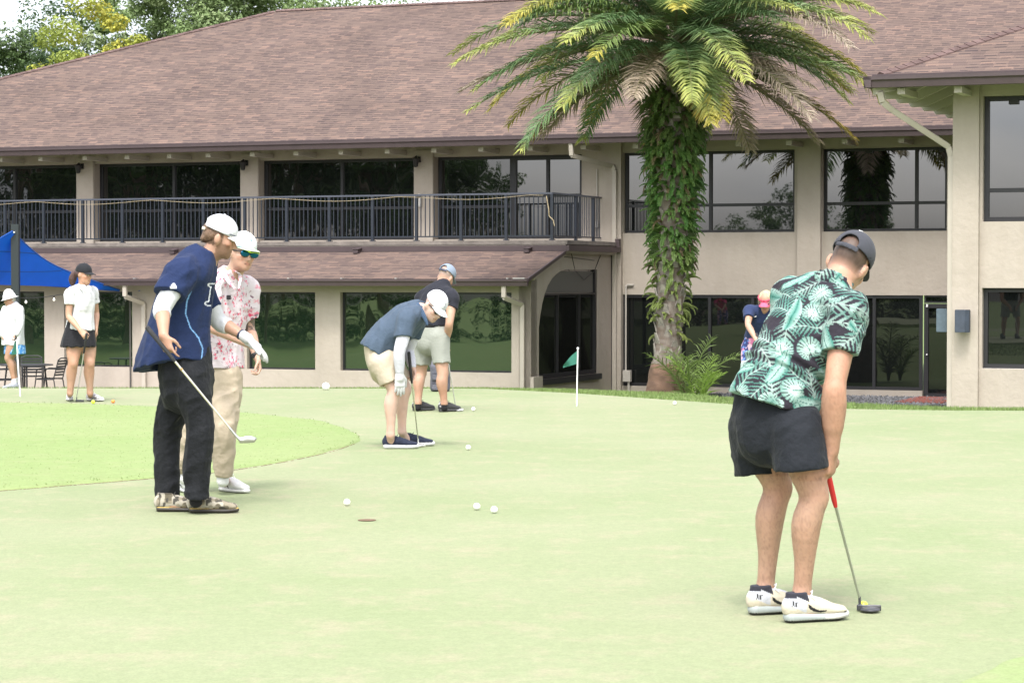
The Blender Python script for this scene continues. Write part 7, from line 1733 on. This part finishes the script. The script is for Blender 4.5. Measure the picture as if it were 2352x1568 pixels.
s = SDF(0.006); s.chain([W(180, 658, 27.80), W(190, 664, 27.74), W(201, 676, 27.73)], [[0.020, 0.007], [0.020, 0.006], [0.010, 0.005]], k=0, side=(0.6, -0.3, 0.6)); s.chain([W(200, 656, 27.86), W(208, 663, 27.80), W(204, 674, 27.75)], [[0.014, 0.006], [0.016, 0.006], [0.010, 0.005]], k=0, side=(0.6, -0.3, 0.6)); Fw.add(s, 'collar', wp, None, 1, pw)
s = SDF(0.0085); s.chain([W(184, 748, 27.9), W(183, 765, 27.9), W(181, 785, 27.9), W(180, 805, 27.9)], [[0.165, 0.14], [0.182, 0.152], [0.200, 0.175], [0.215, 0.19]], k=0, side=sxf); s.plane(W(181, 796, 27.9), (0.0, 0, -1), 0.35);
def pleat(P): q = P - W(182, 770, 27.9); a_ = np.arctan2(q[:, 1], q[:, 0]); return 0.006 * np.sin(a_ * 11) * np.clip((W(0, 755, 27.9)[2] - P[:, 2]) / 0.15, 0, 1)
s.disp(pleat); Fw.add(s, 'skirt', cloth('black_skirt', (0.014, 0.014, 0.017), 0.8), None, 1)
wsh = lambda l: np.where((vnoise(l, 50, 3) > 0.6)[:, None] & (l[:, 2] > 0.03)[:, None], np.array([0.28, 0.28, 0.30]), np.array([0.55, 0.55, 0.56]))
def wsole(l): c = np.tile(np.array([0.58, 0.58, 0.57]), (len(l), 1)); c[l[:, 2] < 0.011] = (0.03, 0.03, 0.03); return c
Fw.shoe(h1, dR, 0.27, wsh, solecol=wsole, thick=0.034); Fw.shoe(h2, dL, 0.27, wsh, solecol=wsole, thick=0.034)
fo_ = gpt(174, 918); fo_ = gpt(175, 924)
putter('putter with long black grip held one handed by the woman in the black skirt', W(199, 766, 27.54), wR, fo_, (0.85, -0.5), grip_len=0.26, kind='blade', head_c=(0.06, 0.06, 0.065), shaft_c=(0.5, 0.5, 0.5))

# ================================================================ 7  the woman in the white hat
gd_ = 39.2; bz = at(30, 640, gd_); bz[2] = float(gz(bz[0], bz[1]))
G = Person('woman in a white bucket hat, white jacket and blue skirt at the left edge', bz, skin=(0.40, 0.235, 0.165), h=0.012, size=0.92)
fg = nrm(np.array([-0.85, -0.5, 0])); sxg = np.array([-0.5, 0.85, 0])
k1, a1 = W(19, 823, 39.1), W(32, 872, 39.15); k2, a2 = W(23, 823, 39.35), W(36, 870, 39.4)
G.leg(W(28, 792, 39.1), k1, a1, fg, 1.1); G.leg(W(36, 792, 39.35), k2, a2, fg, 1.1)
gz1 = float(gz(a1[0], a1[1])); hh1 = np.array([a1[0] + 0.05, a1[1] + 0.02, gz1]); hh2 = np.array([a2[0] + 0.05, a2[1] + 0.02, gz1])
G.foot(a1, hh1, hh1 + fg*.25); G.foot(a2, hh2, hh2 + fg*.25)
G.torso([W(32, 795, 39.2), W(31, 755, 39.2), W(30, 725, 39.2), W(27, 702, 39.2)], [[0.15, 0.15], [0.14, 0.14], [0.15, 0.14], [0.06, 0.06]], sxg)
sL, eL, wL = W(44, 713, 39.0), W(47, 744, 38.9), W(37, 767, 38.8); sR, eR, wR = W(14, 713, 39.4), W(2, 742, 39.3), W(6, 768, 39.1)
G.arm(sL, eL, wL); G.arm(sR, eR, wR); G.hand(wL, (-0.1, -0.1, -1), (-0.8, 0.4, 0), (-0.4, -0.9, 0), curl=(40, 50, 30)); G.hand(wR, (0.2, -0.1, -1), (0.8, 0.4, 0), (-.4, -.9, 0), curl=(40, 50, 30))
G.head(W(22, 688, 39.15), frame((-0.85, -0.42, -0.25), (-0.15, 0, 1)), W(27, 707, 39.2), fem=True)
G.finish_body()
G.hair([('e', (0, -0.035, -0.005), (0.080, 0.072, 0.06))], (0.42, 0.38, 0.33), hh=0.008)
s = SDF(0.009); s.chain([G.P(0, -0.01, 0.035), G.P(0, -0.012, 0.10)], [[0.094, 0.108], [0.074, 0.086]], k=0, side=G.M[:, 0]); s.plane(G.P(0, 0, 0.035), -G.M[:, 2], 0.3)
whm = cloth('white_hat', (0.527, 0.527, 0.535)); ht = G.add(s, 'hat', whm, None, 1)
s = SDF(0.008); s.chain([G.P(0, -0.008, 0.036), G.P(0, -0.008, 0.012)], [[0.095, 0.11], [0.145, 0.165]], k=0, side=G.M[:, 0], sub=4); s.plane(G.P(0, 0, 0.014), -G.M[:, 2], 0.3); s.ell(G.P(0, -0.01, 0.0), (0.125, 0.145, 0.03), G.M, op='s'); G.add(s, 'brim', whm, None, 1, ht)
s = SDF(0.010); s.chain([W(31, 795, 39.2), W(31, 775, 39.2), W(31, 745, 39.2), W(30, 722, 39.2), W(28, 706, 39.2), W(26, 698, 39.2)], [[0.19, 0.185], [0.185, 0.18], [0.18, 0.175], [0.19, 0.165], [0.12, 0.11], [0.07, 0.07]], k=0.03, side=sxg)
for a_, e_, w_ in ((sL, eL, wL), (sR, eR, wR)): s.chain([a_, lerp(a_, e_, 0.5), e_, lerp(e_, w_, 0.5), w_], [0.082, 0.072, 0.062, 0.056, 0.044], k=0.04)
s.plane(W(31, 791, 39.2), (0, 0, -1), 0.3); s.disp(folds(121, 0.014, W(30, 750, 39.2), (0.2, 0, 1), 12, 0.3)); G.add(s, 'jacket', cloth('white_jacket', (0.527, 0.527, 0.552)), None, 1)
s = SDF(0.010); s.chain([W(33, 785, 39.2), W(34, 800, 39.2), W(34.5, 822, 39.2)], [[0.165, 0.16], [0.178, 0.17], [0.20, 0.18]], k=0, side=sxg); s.plane(W(34, 812.5, 39.2), (0, 0, -1), 0.3)
def bluecol(V): n_ = vnoise(V, 34, 3)[:, None]; m = vnoise(V, 60, 5)[:, None]; return np.array([0.06, 0.22, 0.52]) * (0.7 + 0.6*n_) + (m > 0.62) * np.array([0.22, 0.26, 0.20])
G.add(s, 'skirt', cloth_m, bluecol, 1)
gs_ = lambda l: np.tile(np.array([0.30, 0.31, 0.35]), (len(l), 1)) * (0.8 + 0.4*vnoise(l, 60, 3)[:, None])
G.shoe(hh1, fg, 0.265, gs_, sole=(0.58, 0.58, 0.58)); G.shoe(hh2, fg, 0.265, gs_, sole=(.58, .58, .58))
for a_ in (a1, a2): G.sock(a_, (0.6, 0.6, 0.6), r=0.040, up=0.02)
putter('putter with dark grip held by the woman in the white hat', W(35.5, 766, 38.78), wL, np.array([*W(42, 640, 38.7)[:2], gz1 + 0.01]), (-0.6, -0.7), kind='blade', head_c=(0.3, 0.3, 0.3))

# ================================================================ 8  the woman with the pink visor
H = Person('blonde woman in a pink visor, navy polo and flowered leggings, partly hidden', (*at(1740, 640, 28.3)[:2], 0), skin=(0.40, 0.24, 0.17), h=0.011, size=0.95)
fh = nrm(np.array([-0.2, -0.98, 0])); sxh = np.array([-0.98, 0.2, 0])
k1, a1 = W(1716, 848, 28.2), W(1714, 906, 28.3); k2, a2 = W(1762, 848, 28.2), W(1766, 906, 28.3)
H.leg(W(1724, 796, 28.35), k1, a1, fh, 1.05); H.leg(W(1756, 796, 28.35), k2, a2, fh, 1.05)
h1, h2 = np.array([a1[0], a1[1] + 0.05, 0.006]), np.array([a2[0], a2[1] + 0.05, 0.006]); H.foot(a1, h1, h1 + fh*.25); H.foot(a2, h2, h2 + fh*.25)
H.torso([W(1740, 800, 28.35), W(1744, 765, 28.3), W(1750, 735, 28.2), W(1755, 712, 28.1)], [[0.155, 0.13], [0.13, 0.11], [0.15, 0.12], [0.06, 0.06]], sxh)
sR, eR, wR = W(1722, 714, 28.1), W(1718, 745, 27.9), W(1735, 778, 27.72); sL, eL, wL = W(1782, 716, 28.12), W(1780, 748, 27.92), W(1745, 778, 27.70)
H.arm(sR, eR, wR, 0.92); H.arm(sL, eL, wL, 0.92); H.hand(wR, (0.2, -0.1, -1), (0.8, 0.4, 0), (-.3, -.9, 0), curl=(50, 60, 40)); H.hand(wL, (-0.1, -0.1, -1), (-0.8, 0.4, 0), (-.3, -.9, 0), curl=(50, 60, 40))
H.head(W(1758, 692, 28.0), frame((-0.25, -0.85, -0.42), (-0.05, -0.3, 0.95)), W(1756, 714, 28.08), fem=True)
H.finish_body()
H.hair([('e', (0, -0.022, 0.040), (0.083, 0.092, 0.088)), ('e', (0, -0.08, 0.05), (0.06, 0.05, 0.06)), ('c', [(-0.076, 0.02, 0.02), (-0.08, 0.0, -0.04)], [0.014, 0.01]), ('c', [(0.076, 0.02, 0.02), (0.08, 0.0, -0.04)], [0.014, 0.01])], (0.45, 0.37, 0.23), hh=0.008)
s = SDF(0.006); s.chain([H.P(0, -0.012, 0.030), H.P(0, -0.012, 0.062)], [[0.086, 0.106], [0.088, 0.106]], k=0, side=H.M[:, 0]); s.plane(H.P(0, 0, 0.066), H.M[:, 2], 0.3); s.plane(H.P(0, 0, 0.030), -H.M[:, 2], 0.3); s.ell(H.P(0, -0.012, 0.08), (0.08, 0.10, 0.2), H.M, op='s')
pk = cloth('pink_visor', (0.62, 0.10, 0.17)); vz = H.add(s, 'visor', pk, None, 1)
mb = MB(); V_ = []
for lay in (0, 1):
    for i in range(13):
        u = -1 + i/6; x = 0.074*u; y0 = 0.092*math.sqrt(max(0, 1-(x/0.09)**2)); ln = 0.075*math.sqrt(max(0, 1-abs(u)**2.6))
        for v in (0, 1): V_.append(H.P(x, y0 + ln*v, 0.034 - 0.03*u*u - 0.028*v - lay*0.004) - H.org)
Fq = []
for i in range(12):
    q_ = i*2; o = 26; Fq += [(q_, q_+2, q_+3, q_+1), (o+q_, o+q_+1, o+q_+3, o+q_+2), (q_+1, q_+3, o+q_+3, o+q_+1)]
mb.add(V_, Fq); mb.build('brim', pk, vz, smooth=True)
mb = MB(); V_ = [H.P(x, 0.097, z) - H.org for x, z in ((-0.012, 0.040), (0.012, 0.040), (0.0, 0.058))]; mb.add(V_ + [v + H.M[:, 1]*0.003 for v in V_], [(0, 2, 1), (3, 4, 5), (0, 1, 4, 3), (1, 2, 5, 4), (2, 0, 3, 5)]); mb.build('emblem', mat('dark_red_mark', (0.25, 0.01, 0.05), 0.6), vz)
H.glasses(lens_dark)
s = SDF(0.0095); s.chain([W(1741, 785, 28.35), W(1743, 768, 28.32), W(1746, 750, 28.26), W(1750, 730, 28.18), W(1754, 716, 28.11)], [[0.172, 0.15], [0.155, 0.14], [0.148, 0.13], [0.155, 0.125], [0.075, 0.07]], k=0.03, side=sxh)
for a_, e_ in ((sR, eR), (sL, eL)): s.chain([lerp(a_, W(1752, 716, 28.1), 0.5), a_, lerp(a_, e_, 0.3), lerp(a_, e_, 0.55)], [0.07, 0.072, 0.066, 0.064], k=0.04, end=True); s.chain([lerp(a_, e_, 0.4), lerp(a_, e_, 0.95)], [0.05, 0.048], k=0, op='s')
s.plane(W(1741, 776, 28.35), (0, 0, -1), 0.3); s.disp(folds(131, 0.010, W(1750, 740, 28.2), (0.2, 0, 1), 14, 0.3)); npo = H.add(s, 'polo_shirt', cloth('navy_polo', (0.022, 0.034, 0.085)), None, 1)
mb = MB(); p = W(1733, 727, 28.02) - H.org; mb.tube([tuple(p + np.array(v)) for v in ((-0.02, 0, 0.006), (-0.008, -0.004, -0.006), (0.022, 0.0, 0.004))], 0.004, 5); mb.build('emblem', mat('mark_white', (0.6, 0.6, 0.6)), npo)
s = SDF(0.010); s.chain([W(1741, 772, 28.34), W(1740, 796, 28.35)], [[0.155, 0.14], [0.175, 0.155]], k=0.03, side=sxh)
for h_, k_, a_ in ((W(1722, 800, 28.35), k1, a1), (W(1758, 800, 28.35), k2, a2)): s.chain([h_, lerp(h_, k_, 0.5), k_, lerp(k_, a_, 0.35), a_ + np.array([0, 0, 0.03])], [0.102, 0.088, 0.064, 0.064, 0.042], k=0.03)
def leg_col(V): c = np.tile(np.array([0.035, 0.05, 0.15]), (len(V), 1)); n1, n2, n3 = vnoise(V, 26, 3), vnoise(V, 33, 5), vnoise(V, 40, 6); c[n1 > 0.58] = (0.50, 0.16, 0.28); c[n2 > 0.64] = (0.60, 0.42, 0.48); c[n3 > 0.68] = (0.12, 0.22, 0.50); return c
H.add(s, 'leggings', cloth_m, leg_col, 1)
H.shoe(h1, fh, 0.26, wsh, solecol=wsole); H.shoe(h2, fh, 0.26, wsh, solecol=wsole)
putter('putter held by the woman in the pink visor, mostly hidden by the golfer', W(1738, 765, 27.75), wR, np.array([*W(1736, 640, 27.4)[:2], 0.006]), (-0.9, -0.2), kind='blade')

# a golfer farther along the green, out of the picture: the ground floor window mirrors her
p = mirror_pos(1662, 33); cp = copy_tree(H.o); cp.location = (p[0], p[1], float(gz(p[0], p[1]))); cp.rotation_euler = (0, 0, R(150)); cp['label'] = 'woman in a pink polo seen only as a reflection in the ground floor window'
for ch_ in cp.children:
    if ch_.name.startswith('polo_shirt'):
        ch_.material_slots[0].link = 'OBJECT'; ch_.material_slots[0].material = cloth('pink_polo', (0.55, 0.06, 0.17))
